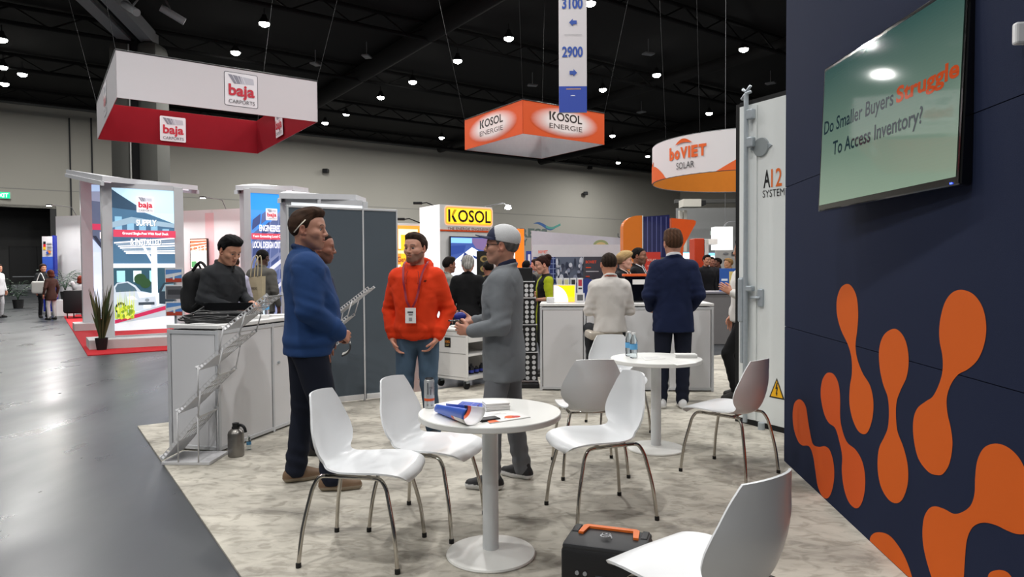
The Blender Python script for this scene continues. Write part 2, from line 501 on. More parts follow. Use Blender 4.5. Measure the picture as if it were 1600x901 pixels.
def hair_prims(style):
    base = [('ell', (-0.014, 0, 0.030), (0.098, 0.077, 0.091), 0.0), ('ell', (0.040, 0, 0.040), (0.050, 0.058, 0.052), 0.03)]
    extra = []; t = 0.010; zl = [(-0.12, -0.066), (-0.05, -0.052), (-0.022, 0.020), (0.000, 0.0), (0.018, 0.004), (0.034, 0.050), (0.06, 0.072), (0.085, 0.078), (0.14, 0.085)]
    if style == 'buzz': t = 0.006
    if style == 'short': t = 0.011; extra = [('ell', (0.030, 0, 0.092), (0.055, 0.056, 0.030), 0.02)]
    if style == 'side': t = 0.012; extra = [('ell', (0.030, 0.0, 0.098), (0.056, 0.058, 0.032), 0.02)]
    if style == 'full': t = 0.014; extra = [('ell', (0.012, 0, 0.104), (0.072, 0.062, 0.030), 0.03)]
    if style == 'bob':
        t = 0.022; zl = [(-0.14, -0.13), (-0.03, -0.11), (0.01, -0.04), (0.03, 0.0), (0.045, 0.045), (0.08, 0.062), (0.14, 0.08)]
        extra = [('ell', (-0.05, 0, -0.07), (0.06, 0.08, 0.06), 0.03)]
    if style == 'pixie':
        t = 0.018; zl = [(-0.12, -0.075), (-0.03, -0.05), (0.01, -0.005), (0.045, 0.03), (0.08, 0.05), (0.14, 0.08)]
        extra = [('ell', (0.03, 0, 0.10), (0.07, 0.065, 0.035), 0.03)]
    if style == 'bun':
        t = 0.012; extra = [('ell', (-0.10, 0, 0.085), (0.04, 0.045, 0.04), 0.015)]
    if style == 'pony':
        t = 0.014; extra = [('ell', (-0.115, 0, -0.03), (0.030, 0.045, 0.05), 0.02), ('ell', (-0.12, 0, -0.10), (0.026, 0.032, 0.05), 0.03)]
    if style == 'fringe':
        t = 0.005; zl = [(-0.13, -0.066), (-0.05, -0.052), (-0.020, 0.0), (0.02, 0.01), (0.035, 0.03), (0.06, 0.03), (0.14, 0.03)]
    return base, extra, t, zl


def hand_prims(w, d, n, t, curl, spread=1.0, th=1.0, fd=None):
    w, d, n, t = (np.asarray(a, float) for a in (w, d, n, t)); P = []
    P.append(('cap', w - (d if fd is None else fd) * 0.07, w + d * 0.004, 0.025, 0.0235, 0.0))
    P.append(('cap', w - d * 0.005 + t * 0.008, w + d * 0.03 + t * 0.01, 0.0225, 0.018, 0.02))
    P.append(('cap', w - d * 0.005 - t * 0.008, w + d * 0.03 - t * 0.01, 0.0225, 0.018, 0.02))
    offs = (0.030, 0.010, -0.0105, -0.029); Ls = (0.95, 1.06, 1.0, 0.8)
    for i, (o, L) in enumerate(zip(offs, Ls)):
        k0 = w + d * (0.088 - 0.004 * abs(i - 1) ** 1.5) + t * o
        P.append(('cap', w + d * 0.02 + t * o * 0.55, k0, 0.0150, 0.0115, 0.012))
        c = curl * (1 + 0.12 * i); p = k0; fd = d + t * (o * 2.2 * spread)
        for a, l, r0, r1 in ((c * 0.55, 0.042 * L, 0.0102, 0.0092), (c * 1.45, 0.027 * L, 0.0092, 0.0084), (c * 2.1, 0.021 * L, 0.0084, 0.0072)):
            q = p + (nrm(fd) * math.cos(a) + n * math.sin(a)) * l
            P.append(('cap', p, q, r0, r1, 0.002)); p = q
    b = w + d * 0.022 + t * 0.022
    p1 = b + nrm(d * 0.62 + t * 0.68 * th + n * 0.32) * 0.046; p2 = p1 + nrm(d * 0.85 + t * 0.25 * th + n * (0.25 + 0.4 * curl)) * 0.033; p3 = p2 + nrm(d * 0.95 - t * 0.1 + n * (0.3 + 0.5 * curl)) * 0.026
    P += [('cap', b, p1, 0.0165, 0.0125, 0.012), ('cap', p1, p2, 0.0120, 0.0105, 0.003), ('cap', p2, p3, 0.0105, 0.0085, 0.002)]
    return P


ARM_DOWN = lambda s: dict(e=(-0.03, s * 0.245, 1.16), w=(0.05, s * 0.255, 0.915), d=(0.12, 0, -1), n=(0, -s, 0), curl=0.35)


def person(label, pos, yaw, H=1.8, w=1.0, belly=0.0, lean=0.0, dz=0.0, tx=0.0, armL=None, armR=None, legs=None, head=(0, 0), wide=1.0, jaw=1.0,
           skin='#b98a72', hair=('short', '#3a2a20'), beard=0.0, top=None, bottom=None, shoes=None, near=2, female=False, headroll=0.0, group=None, twist=0.0, hsz=1.07):
    """local frame: +x forward, +y the person's left, metres at a height of 1.8"""
    s = H / 1.8; yaw = R(yaw); sk_boost = 1.22
    hs, hb, hh = {2: (0.0028, 0.012, 0.0042), 1: (0.005, 0.017, 0.006), 0: (0.0085, 0.024, 0.009)}[near]
    armL = armL or ARM_DOWN(1); armR = armR or ARM_DOWN(-1)
    legs = legs or {}
    lx = lambda z: tx + lean * max(0, z - 0.95)
    sk = tuple(min(1, v * sk_boost) for v in C(skin)[:3]) + (1,); hc = C(hair[1])
    sh = {q: np.array((lx(1.44) - 0.01 + (-q) * twist, q * 0.168 * (1 + (w - 1) * 0.6), 1.428 + dz - abs(lean) * 0.12)) for q in (1, -1)}
    nb = np.array((lx(1.5) - 0.012, 0, 1.50 + dz - abs(lean) * 0.12))
    Hc = np.array((lx(1.66) + 0.012 + lean * 0.05, 0, 1.681 + dz - abs(lean) * 0.2))
    Rh = rot_zy(R(head[0]), R(head[1]), R(headroll))
    # pull the head over the neck when it tips forward
    Rh0 = Rh; Rh = Rh * hsz
    Hc = nb + np.array((0.014, 0, 0.032)) + Rh @ np.array((0.014, 0, 0.124)) + np.array((lean * 0.03, 0, 0))
    hip = {q: np.array(legs.get('hip', (tx * 0.6, q * 0.090 * w, 0.89)) if not callable(legs.get('hip')) else legs['hip'](q), float) for q in (1, -1)}
    for q in (1, -1): hip[q][2] += dz if 'hip' not in legs else 0
    knee = {1: np.array(legs.get('kL', (0.03, 0.105, 0.50))), -1: np.array(legs.get('kR', (0.03, -0.105, 0.50)))}
    ank = {1: np.array(legs.get('aL', (-0.02, 0.11, 0.09))), -1: np.array(legs.get('aR', (-0.02, -0.11, 0.09)))}
    fy = {1: R(legs.get('fL', 10)), -1: R(legs.get('fR', -10))}
    wb = w; be = belly
    T = lambda L: [(z + dz - (abs(lean) * 0.12 * min(1, max(0, (z - 0.95) / 0.5))), lx(z) + cx, 0, rx, ry) for z, cx, rx, ry in L]

    def torso(g, hem=0.80, hemr=0.0):
        f = 0.86 if female else 1.0
        L = [(hem, 0.0, 0.118 + g + hemr, 0.168 * wb + g + hemr), (0.93, 0.0 + be * 0.15, 0.122 + g + be * 0.15 + hemr * 0.5, 0.172 * wb + g + hemr * 0.5),
             (1.08, 0.004 + be * 0.5, 0.112 + g + be * 0.5, 0.156 * wb * f + g), (1.20, 0.008 + be * 0.35, 0.118 + g + be * 0.35, 0.162 * wb * (f + 0.04) + g), (1.32, 0.008, 0.124 + g, 0.176 * wb * (f + 0.06) + g),
             (1.42, 0.0, 0.108 + g, 0.172 * wb * (f + 0.06) + g), (1.465, -0.010, 0.084 + g, 0.122 * wb + g), (1.498, -0.012, 0.064 + g, 0.080 + g), (1.518, -0.010, 0.050 + g, 0.056 + g)]
        return ('prof', T(L), 0.0)

    # --- body: one mesh of skin
    Vs, Fs, Cs = [], [], []; nv = 0

    def put(V, F, c):
        nonlocal nv
        Vs.append(V); Fs.append(F + nv); Cs.append(c); nv += len(V)
    ninv = Rh0.T @ (nb - np.array((0.004, 0, 0.03)) - Hc) / hsz
    V, F = field(head_prims(ninv, wide, 1.0, jaw, female), hs)
    x, y, z = V.T; c = np.tile(np.array(sk[:3]), (len(V), 1))

    def mix(mask, col, a=1.0):
        mk_ = np.clip(mask, 0, 1)[:, None] * a; c[:] = c * (1 - mk_) + np.array(col[:3]) * mk_
    ss = lambda e, a, b: np.clip((e - a) / (b - a), 0, 1)
    mix(ss(np.abs(y), 0.07, 0.082) * ss(x, 0.02, -0.0), tuple(np.array(sk[:3]) * np.array((1.0, 0.72, 0.68))), 0.5)
    if beard:
        bz = np.interp(x, [-0.02, 0.02, 0.06, 0.10], [-0.01, -0.02, -0.040, -0.044])
        m = ss(bz - z, 0.0, 0.008) * ss(z, -0.128, -0.118) * ss(x, -0.005, 0.012)
        mix(m, tuple(np.array(hc[:3]) * 0.9), beard)
    mix(ss(0.0115 - np.abs(z + 0.0605), 0, 0.003) * ss(0.025 - np.abs(y), 0, 0.004) * ss(x, 0.079, 0.085), tuple(np.array(sk[:3]) * np.array((0.85, 0.55, 0.52))), 0.75)
    mix(ss(0.0022 - np.abs(z + 0.0610), -0.001, 0.001) * ss(0.021 - np.abs(y), 0, 0.003) * ss(x, 0.076, 0.082), (0.03, 0.01, 0.01), 0.8)
    mix(ss(0.0045 - np.abs(z - 0.031 + 4 * (np.abs(y) - 0.03) ** 2 * 4), 0, 0.002) * ss(0.019 - np.abs(np.abs(y) - 0.032), 0, 0.003) * ss(x, 0.06, 0.065), tuple(np.array(hc[:3]) * 0.8), 0.8)
    for q in (-1, 1):
        de = np.sqrt((x - 0.0765) ** 2 + (y - q * 0.032) ** 2 + (z - 0.003) ** 2)
        e = ss(0.0148 - de, 0, 0.001) * ss(x, 0.0815, 0.083)
        op = ss(0.0052 - np.abs(z - 0.002), -0.001, 0.001)
        mix(e * op, (0.42, 0.40, 0.38)); mix(e * op * ss(0.0072 - np.abs(y - q * 0.032), -0.001, 0.001), (0.03, 0.018, 0.012))  # eye whites darkened, the shade of the sockets put into their colour
        mix(e * ss(0.0022 - np.abs(z - 0.0085), -0.001, 0.0015), tuple(np.array(hc[:3]) * 0.5), 0.8)
        mix(ss(0.003 - np.abs(z + 0.0365), -0.001, 0.001) * ss(0.004 - np.abs(y - q * 0.011), -0.001, 0.001) * ss(x, 0.09, 0.095), (0.04, 0.015, 0.012), 0.7)
    put(V @ Rh.T + Hc, F, c)
    handskin = np.array(sk[:3])
    for q, A in ((1, armL), (-1, armR)):
        if A.get('pocket'): pass
        d = nrm(A['d']); n = np.array(A['n'], float); n = nrm(n - d * (n @ d)); t = np.cross(n, d) * q; wv = np.array(A['w'], float)
        V, F = field(hand_prims(wv, d, n, t, A.get('curl', 0.4), A.get('spread', 1.0), A.get('th', 1.0), nrm(wv - np.array(A['e'], float))), hh)
        cc = np.tile(handskin * np.array((1.0, 0.93, 0.92)), (len(V), 1)); put(V, F, cc)
    # the rest of the body beneath the clothes
    P = [torso(-0.022, 0.84)]
    for q, A in ((1, armL), (-1, armR)):
        P += [('cap', sh[q], A['e'], 0.040, 0.034, 0.03),('cap', A['e'], A['w'], 0.034, 0.022, 0.01)]
        P += [('cap', hip[q], knee[q], 0.066, 0.044, 0.03), ('cap', knee[q], ank[q], 0.042, 0.032, 0.01), ('cap', ank[q], ank[q] + np.array((math.cos(fy[q]) * 0.12, math.sin(fy[q]) * 0.12, -0.045)), 0.030, 0.022, 0.02)]
    V, F = field(P, max(0.018, hb * 1.3)); put(V, F, np.tile(handskin, (len(V), 1)))
    body = mk('person', np.concatenate(Vs), np.concatenate(Fs), M_SKIN, None, np.concatenate(Cs))
    body.location = (pos[0], pos[1], pos[2] if len(pos) > 2 else 0.0); body.rotation_euler = (0, 0, yaw); body.scale = (s, s, s)
    tag(body, label, 'person', group)

    # --- hair
    if hair[0] != 'none':
        base, extra, th, zl = hair_prims(hair[0]); zx = [a[0] for a in zl]; zz = [a[1] for a in zl]

        def cut(dd, X, Y, Z):
            line = np.interp(X + 0 * Y, zx, zz)
            grow = np.clip((Z - line) / 0.035, 0, 1)
            dd = dd - 0.002 - (th - 0.002) * grow - 0.0018 * grow * np.sin(150 * Y + 40 * X + 4 * np.sin(40 * Z)) * np.sin(60 * X + 3 * np.sin(30 * Z))
            return -smin(-dd, -(line - Z), 0.006)
        bb = [base[0], base[1]] + extra
        V, F = field(bb, hs * 1.15, cut)
        rs = np.random.RandomState(3); cc = np.array(hc[:3]) * (1 + 0.25 * np.sin(V[:, 1:2] * 190 + V[:, 0:1] * 60))
        if len(hair) > 2: m = ss(V[:, 2], 0.02, 0.10)[:, None]; cc = cc * (1 - m) + np.array(C(hair[2])[:3]) * m
        mk('hair', V * np.array((1, wide, 1)) @ Rh.T + Hc, F, M_HAIR, body, cc)

    # --- top garment
    top = top or {}; tc = C(top.get('col', '#303030')); hem = top.get('hem', 0.80); g = top.get('g', 0.008); kind = top.get('kind', 'shirt')
    if kind in ('jacket',): g += 0.008
    P = [torso(g, hem, top.get('flare', 0.0))]
    slv = top.get('sleeve', 1.0)
    for q, A in ((1, armL), (-1, armR)):
        e = np.array(A['e'], float); wr = np.array(A['w'], float); r = 0.0 + g
        P += [('cap', tuple(nb + np.array((-0.015, q * 0.03, -0.035))), tuple(sh[q] + np.array((-0.005, -q * 0.03, 0.008))), 0.056 + g * 0.6, 0.050 + g, 0.05)]
        P += [('cap', sh[q] + np.array((0, 0, -0.012)), e, 0.058 * (0.5 + 0.5 * w) + r, 0.047 * (0.5 + 0.5 * w) + r, 0.045)]
        if slv > 0.5:
            we = e + (wr - e) * (0.94 if slv >= 1 else slv)
            P += [('cap', e, we, 0.046 * (0.5 + 0.5 * w) + r, 0.031 + r * 0.9, 0.012)]
            if top.get('cuff'): P += [('cap', we - nrm(wr - e) * 0.05, we - nrm(wr - e) * 0.035, 0.042 + r, 0.036 + r, 0.006), ('cap', we - nrm(wr - e) * 0.01, we, 0.031 + r * 0.6, 0.031 + r * 0.6, 0.004)]
    if kind == 'hoodie':
        P += [('tor', tuple(nb + np.array((-0.034, 0, 0.014))), 0.098, 0.030, 0.012, 0.55, 1.08), ('ell', tuple(nb + np.array((-0.10, 0, -0.015))), (0.055, 0.11, 0.06), 0.03), ('ell', (lx(1.0) + 0.125 + be * 0.4, 0, 0.955 + dz), (0.022, 0.12, 0.085), 0.012)]
    elif kind in ('polo', 'shirt', 'jacket', 'coat'):
        P += [('tor', tuple(nb + np.array((-0.010, 0, 0.034 if kind != 'jacket' else 0.020))), 0.062 if kind != 'jacket' else 0.070, 0.015, 0.012, 0.34, 1.1)]
    elif kind == 'quarterzip':
        P += [('tor', tuple(nb + np.array((-0.008, 0, 0.042))), 0.062, 0.017, 0.012, 0.30, 1.1)]
    amp = top.get('wr', 0.004)
    hemz = hem + dz
    rib = top.get('rib', 0)

    def post(dd, X, Y, Z):
        a = wrinkle(X, Y, Z, amp)
        # folds gather at the elbows and above the hem
        dd = dd + a
        for A in (armL, armR):
            e = A['e']; f = np.exp(-((X - e[0]) ** 2 + (Y - e[1]) ** 2 + (Z - e[2]) ** 2) / 0.012)
            dd = dd + f * 0.005 * np.sin(95 * Z + 40 * X)
        if rib:
            dd = dd + np.exp(-((Z - hemz - 0.055) ** 2) / 0.0002) * 0.004
            dd = dd - np.exp(-((Z - hemz - 0.10) ** 2) / 0.001) * 0.006
        if kind == 'jacket':
            dd = np.maximum(dd, hemz + 0.02 - Z - 3.0)
        return dd
    V, F = field(P, hb, post)
    x, y, z = V.T; cc = np.tile(np.array(tc[:3]), (len(V), 1))
    if 'paint' in top: cc = top['paint'](x - lx(1.3), y, z - dz, cc)
    gname = {'jacket': 'suit_jacket', 'hoodie': 'hoodie', 'quarterzip': 'sweater', 'polo': 'polo_shirt', 'shirt': 'shirt', 'coat': 'jacket', 'dress': 'dress'}.get(kind, 'shirt')
    mk(gname, V, F, M_CLOTH, body, cc)
    if kind == 'jacket' and near >= 1:
        # lapels and collar fold, laid on the chest
        for q in (1, -1):
            pts = [(lx(1.50) + 0.055, q * 0.060, 1.505 + dz), (lx(1.42) + 0.112, q * 0.085, 1.42 + dz), (lx(1.40) + 0.118, q * 0.110, 1.40 + dz), (lx(1.33) + 0.140, q * 0.060, 1.30 + dz), (lx(1.2) + 0.140, q * 0.012, 1.13 + dz), (lx(1.3) + 0.143, q * 0.020, 1.26 + dz)]
            MB().prism(pts, (0.008, 0, 0)).build('lapel', mat('lapel_' + top['col'], top['col'], 0.85), body)
    if top.get('collar'):
        V, F = field([('tor', tuple(nb + np.array((-0.010, 0, 0.050))), 0.058, 0.011, 0.0, 0.34, 1.08), ('tor', tuple(nb + np.array((-0.010, 0, 0.034))), 0.061, 0.011, 0.01, 0.34, 1.08)], 0.005)
        mk('shirt_collar', V, F, M_CLOTH, body, np.tile(np.array(C(top['collar'])[:3]), (len(V), 1)))
    # --- trousers
    bottom = bottom or {}; bc = C(bottom.get('col', '#1c1f2a')); lw = bottom.get('w', 1.0)
    P = [('prof', [(z + (0 if 'hip' in legs else dz) + legs.get('pz', 0), tx * 0.6 + legs.get('px', 0), 0, rx, ry) for z, rx, ry in ((0.80, 0.07, 0.12 * w), (0.86, 0.106, 0.150 * w), (0.94, 0.108, 0.152 * w), (1.02, 0.098 + be * 0.2, 0.136 * w), (1.04, 0.09, 0.12))], 0.0)]
    for q in (1, -1):
        P += [('cap', hip[q], knee[q], 0.086 * lw * (0.6 + 0.4 * w), 0.066 * lw, 0.03), ('cap', knee[q], ank[q] + np.array((0, 0, -0.015)), 0.064 * lw, 0.056 * lw, 0.02)]

    def postb(dd, X, Y, Z):
        fold = 0.005 * np.sin(70 * Z + 25 * X + 3 * np.sin(20 * Y)) * (np.exp(-((Z - 0.16) ** 2) / 0.010) + 0.6 * np.exp(-((Z - 0.50) ** 2) / 0.010))
        return np.maximum(dd + wrinkle(X, Y, Z, 0.003) + fold, 0.035 - Z)
    V, F = field(P, hb, postb)
    cc = np.tile(np.array(bc[:3]), (len(V), 1))
    if bottom.get('denim'): cc = cc * (1 + 0.35 * np.exp(-((V[:, 2:3] - 0.65) ** 2) / 0.03))
    if bottom.get('skirt') is None: mk('trousers', V, F, M_CLOTH, body, cc)
    else: mk('leggings', V, F, M_CLOTH, body, cc)
    # --- shoes
    shoes = shoes or {}; sc_ = C(shoes.get('col', '#1a1614')); so = C(shoes.get('sole', '#1a1a1a')); st = shoes.get('soleh', 0.022)
    for q in (1, -1):
        a = ank[q]; m = rot_zy(fy[q], 0)
        def W(p): return tuple(a * np.array((1, 1, 1)) + m @ np.array(p) - np.array((0, 0, 0.09)))
        P = [('cap', W((-0.045, 0, 0.042)), W((0.06, 0, 0.040)), 0.040, 0.044, 0.0), ('cap', W((0.06, 0, 0.036)), W((0.15, q * -0.004, 0.030)), 0.045, 0.036, 0.02), ('cap', W((-0.03, 0, 0.06)), W((-0.02, 0, 0.10)), 0.040, 0.038, 0.02), ('cap', W((0.0, 0, 0.085)), W((0.09, 0, 0.045)), 0.03, 0.03, 0.03)]
        gz = a[2] - 0.09

        def posts(dd, X, Y, Z): return np.maximum(dd - 0.003 * (Z < gz + st), gz + 0.001 - Z)
        V, F = field(P, 0.006 if near == 2 else 0.012, posts)
        cc = np.where((V[:, 2:3] < gz + st), np.array(so[:3]), np.array(sc_[:3]))
        mk('shoe', V, F, M_SHOE, body, cc)
    body['_hc'] = [float(v) for v in Hc]
    return body, dict(Hc=Hc, Rh=Rh, nb=nb, s=s, lx=lx, dz=dz)


def on_head(info, V): return np.asarray(V) @ info['Rh'].T + info['Hc']

# ------------------------------------------------------------------ the hall
DA = Vector((-0.571, 0.821, 0)); DB = Vector((0.815, 0.580, 0))     # the hall's two directions


def struct(o): o['kind'] = 'structure'; return o


def floor_mat():
    m = mat('polished_concrete', '#3e4145', 0.3, var=0.10, scale=0.6); nt = m.node_tree; b = nt.nodes['Principled BSDF']
    tc = nt.nodes.new('ShaderNodeTexCoord'); n = nt.nodes.new('ShaderNodeTexNoise'); n.inputs['Scale'].default_value = 1.7; n.inputs['Detail'].default_value = 8
    mp = nt.nodes.new('ShaderNodeMapping'); mp.inputs['Scale'].default_value = (1, 0.35, 1)
    nt.links.new(tc.outputs['Object'], mp.inputs[0]); nt.links.new(mp.outputs[0], n.inputs['Vector'])
    mr = nt.nodes.new('ShaderNodeMapRange'); mr.inputs['From Min'].default_value = 0.3; mr.inputs['From Max'].default_value = 0.7; mr.inputs['To Min'].default_value = 0.25; mr.inputs['To Max'].default_value = 0.37; b.inputs['Specular IOR Level'].default_value = 0.5
    nt.links.new(n.outputs['Fac'], mr.inputs['Value']); nt.links.new(mr.outputs[0], b.inputs['Roughness'])
    return m


def marble_mat():
    m = bpy.data.materials.new('marbled_carpet'); m.use_nodes = True; nt = m.node_tree; b = nt.nodes['Principled BSDF']
    tc = nt.nodes.new('ShaderNodeTexCoord')
    mp = nt.nodes.new('ShaderNodeMapping'); mp.inputs['Rotation'].default_value = (0, 0, R(38)); mp.inputs['Scale'].default_value = (1.0, 1.7, 1)
    w = nt.nodes.new('ShaderNodeTexNoise'); w.inputs['Scale'].default_value = 1.25; w.inputs['Detail'].default_value = 9; w.inputs['Roughness'].default_value = 0.62; w.inputs['Distortion'].default_value = 0.9
    f = nt.nodes.new('ShaderNodeTexNoise'); f.inputs['Scale'].default_value = 7; f.inputs['Detail'].default_value = 8; f.inputs['Distortion'].default_value = 1.4
    r1 = nt.nodes.new('ShaderNodeValToRGB'); e = r1.color_ramp.elements
    e[0].position = 0.33; e[0].color = C('#87837b'); e[1].position = 0.62; e[1].color = C('#c2bdb1')
    x = r1.color_ramp.elements.new(0.46); x.color = C('#b0aba0')
    r2 = nt.nodes.new('ShaderNodeValToRGB'); r2.color_ramp.elements[0].position = 0.36; r2.color_ramp.elements[0].color = (0.62, 0.61, 0.59, 1); r2.color_ramp.elements[1].position = 0.52; r2.color_ramp.elements[1].color = (1, 1, 1, 1)
    mx = nt.nodes.new('ShaderNodeMix'); mx.data_type = 'RGBA'; mx.blend_type = 'MULTIPLY'; mx.inputs[0].default_value = 0.75
    g = nt.nodes.new('ShaderNodeTexNoise'); g.inputs['Scale'].default_value = 170; bp = nt.nodes.new('ShaderNodeBump'); bp.inputs['Strength'].default_value = 0.25; bp.inputs['Distance'].default_value = 0.004
    nt.links.new(tc.outputs['Object'], mp.inputs[0]); nt.links.new(mp.outputs[0], w.inputs['Vector']); nt.links.new(mp.outputs[0], f.inputs['Vector']); nt.links.new(tc.outputs['Object'], g.inputs['Vector'])
    nt.links.new(w.outputs['Fac'], r1.inputs[0]); nt.links.new(f.outputs['Fac'], r2.inputs[0]); nt.links.new(r1.outputs[0], mx.inputs[6]); nt.links.new(r2.outputs[0], mx.inputs[7])
    nt.links.new(mx.outputs[2], b.inputs['Base Color']); nt.links.new(g.outputs['Fac'], bp.inputs['Height']); nt.links.new(bp.outputs['Normal'], b.inputs['Normal'])
    b.inputs['Roughness'].default_value = 0.75; b.inputs['Specular IOR Level'].default_value = 0.25
    return m


struct(MB().box((10, 45, -0.05), (220, 150, 0.1)).build('floor', floor_mat()))
M_BLACK = mat('roof_black', '#060607', 0.95, var=0.3, scale=0.8)
struct(MB().box((10, 45, CEIL + 0.65), (220, 150, 0.1)).build('ceiling', M_BLACK))
M_WALL = mat('painted_wall', '#bebbb1', 0.85, var=0.03, scale=0.2)
M_WALLD = mat('painted_wall_shadowed_bay', '#8f908f', 0.85, var=0.03, scale=0.2)  # darker copy of the wall paint, the bay's shade put into its colour


def wall_seg(name, p, q, z0, z1, th, m):
    p = Vector(p); q = Vector(q); d = (q - p).normalized(); n = Vector((-d.y, d.x, 0)) * th
    return MB().prism([p + Vector((0, 0, z0)), q + Vector((0, 0, z0)), q + Vector((0, 0, z1)), p + Vector((0, 0, z1))], n).build(name, m)


W0 = at(0, 430, 50); W0.z = 0
def wb(t, z=0): return W0 + DB * t + Vector((0, 0, z))
def wall_t(px):                      # distance along the back wall seen at this picture column
    k = (px - 800) / FPX; return (k * W0.y - W0.x) / (DB.x - k * DB.y)


tL = wall_t(91)
# back wall with a dark loading bay at its left end
struct(wall_seg('wall_back', wb(tL), wb(90), 0, CEIL + 0.7, 0.5, M_WALL))
zb = at(91, 326, wb(tL).y).z
struct(wall_seg('wall_back_lintel', wb(-60), wb(tL), zb, CEIL + 0.7, 0.5, M_WALL))
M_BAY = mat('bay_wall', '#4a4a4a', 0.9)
off = DA * 4.0
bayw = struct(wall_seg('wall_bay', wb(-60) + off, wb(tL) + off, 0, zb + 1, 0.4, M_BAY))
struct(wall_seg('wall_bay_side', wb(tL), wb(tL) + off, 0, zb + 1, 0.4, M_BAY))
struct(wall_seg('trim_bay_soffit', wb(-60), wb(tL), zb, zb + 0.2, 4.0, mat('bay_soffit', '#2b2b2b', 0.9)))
M_DOORB = mat('black_door', '#141517', 0.5); M_KICK = mat('kick_plate', '#8d9094', 0.35, 0.8)
nb_ = DB.cross(Vector((0, 0, 1)))     # towards the camera
for i, (a, b) in enumerate(((-14, 2.2), (33.5 - 0, 58), (60, 86))):
    q0 = wall_t(a) + 1.0; q1 = wall_t(b) + 2.2; p0 = wb(q0) + off + nb_ * 0.02; p1 = wb(q1) + off + nb_ * 0.02
    t = thing('door_%d' % (i + 1), None, None, tuple((p0 + p1) / 2)); t['kind'] = 'structure'; L = (p1 - p0).length; ang = math.atan2(DB.y, DB.x)
    t.rotation_euler = (0, 0, ang)
    MB().box((0, -0.06, 1.75), (L, 0.12, 3.5), bev=0.02).build('door_leaf', M_DOORB, t)
    MB().box((0, -0.14, 0.25), (L * 0.9, 0.03, 0.45)).build('kick_plate', M_KICK, t)
    MB().box((0, -0.16, 1.1), (L * 0.8, 0.08, 0.08)).build('door_handle', M_KICK, t)
# folding partition stacked in the back wall
M_LINE = mat('partition_slot', '#3c3d3f', 0.8)
for i, (a, b) in enumerate(((113, 115.5), (147, 149.5))):
    t0, t1 = wall_t(a), wall_t(b); p = wb(t0) + nb_ * 0.06; z1 = at(a, 184, p.y).z
    struct(wall_seg('trim_%d' % (i + 1), p, wb(t1) + nb_ * 0.06, 0, z1, 0.1, M_LINE))
# top rail of the wall, horizontal reveal lines and small wall fixtures
struct(wall_seg('trim_3', wb(-60) + nb_ * 0.35, wb(90) + nb_ * 0.35, CEIL + 0.2, CEIL + 0.42, 0.2, mat('wall_cap_rail', '#6c6d6b', 0.5)))
struct(wall_seg('trim_4', wb(-60) + nb_ * 0.02, wb(90) + nb_ * 0.02, 7.6, 7.66, 0.1, mat('reveal_line', '#a3a29d', 0.9)))
# right-hand return of the hall beyond the bay front
p = wb(wall_t(1062)) ; k = Vector((0.60, -0.80, 0))
rw = struct(wall_seg('wall_right', p + k * 0.0 + nb_ * 0.1, p + nb_ * 0.1 + Vector((26, -7.0, 0)), 7.0, CEIL + 0.7, 0.5, M_WALL))
for x, z0, z1 in ((-42, 0, CEIL + 0.7),):
    struct(wall_seg('wall_left', (-58, -8, 0), (-58, 60, 0), z0, z1, 0.5, M_WALL))
struct(wall_seg('wall_far_right', (40, -8, 0), (52, 90, 0), 0, CEIL + 0.7, 0.5, M_WALL))

# roof structure: trusses, ducts and pipes, black on black
M_STEEL = mat('black_steel', '#050506', 0.9, var=0.2)
ORD = ('nearest', 'second', 'third', 'fourth', 'fifth')
for i in range(5):
    c = Vector((-26, 26, 0)) + DA * (i * 9 - 14) + DB * 0
    t = thing('roof_truss', ORD[i] + ' black steel roof truss from the camera, running across the dark ceiling', 'truss', (0, 0, 0), group='black roof trusses')
    a = c - DB * 40; b = c + DB * 90
    MB().tube([a + Vector((0, 0, CEIL + 0.45)), b + Vector((0, 0, CEIL + 0.45))], 0.10, 6).build('top_chord', M_STEEL, t)
    MB().tube([a + Vector((0, 0, CEIL - 0.35)), b + Vector((0, 0, CEIL - 0.35))], 0.10, 6).build('bottom_chord', M_STEEL, t)
    w_ = MB(); n = 44
    for q in range(n):
        p = a + (b - a) * (q / n); r_ = a + (b - a) * ((q + 0.5) / n); s_ = a + (b - a) * ((q + 1) / n)
        w_.tube([p + Vector((0, 0, CEIL - 0.35)), r_ + Vector((0, 0, CEIL + 0.45))], 0.05, 4); w_.tube([r_ + Vector((0, 0, CEIL + 0.45)), s_ + Vector((0, 0, CEIL - 0.35))], 0.05, 4)
    tag(w_.build('truss_web', M_STEEL, t), kind='stuff')
M_DUCT = mat('dark_duct', '#060607', 0.9, 0.0)
for i, (o, r_) in enumerate(((-6, 0.5), (11, 0.35), (24, 0.5))):
    a = Vector((0, 40, CEIL + 0.05)) + DB * o - DA * 30; b = a + DA * ((W0 - a).dot(-nb_) - 1.5)
    d = MB().tube([a + (b - a) * (q / 12) for q in range(13)], r_, 14).build('air_duct', M_DUCT, None, True)
    tag(d, 'dark round air duct under the black roof, ' + ('leftmost', 'middle', 'rightmost')[i] + ' of the three', 'duct', 'ceiling ducts')

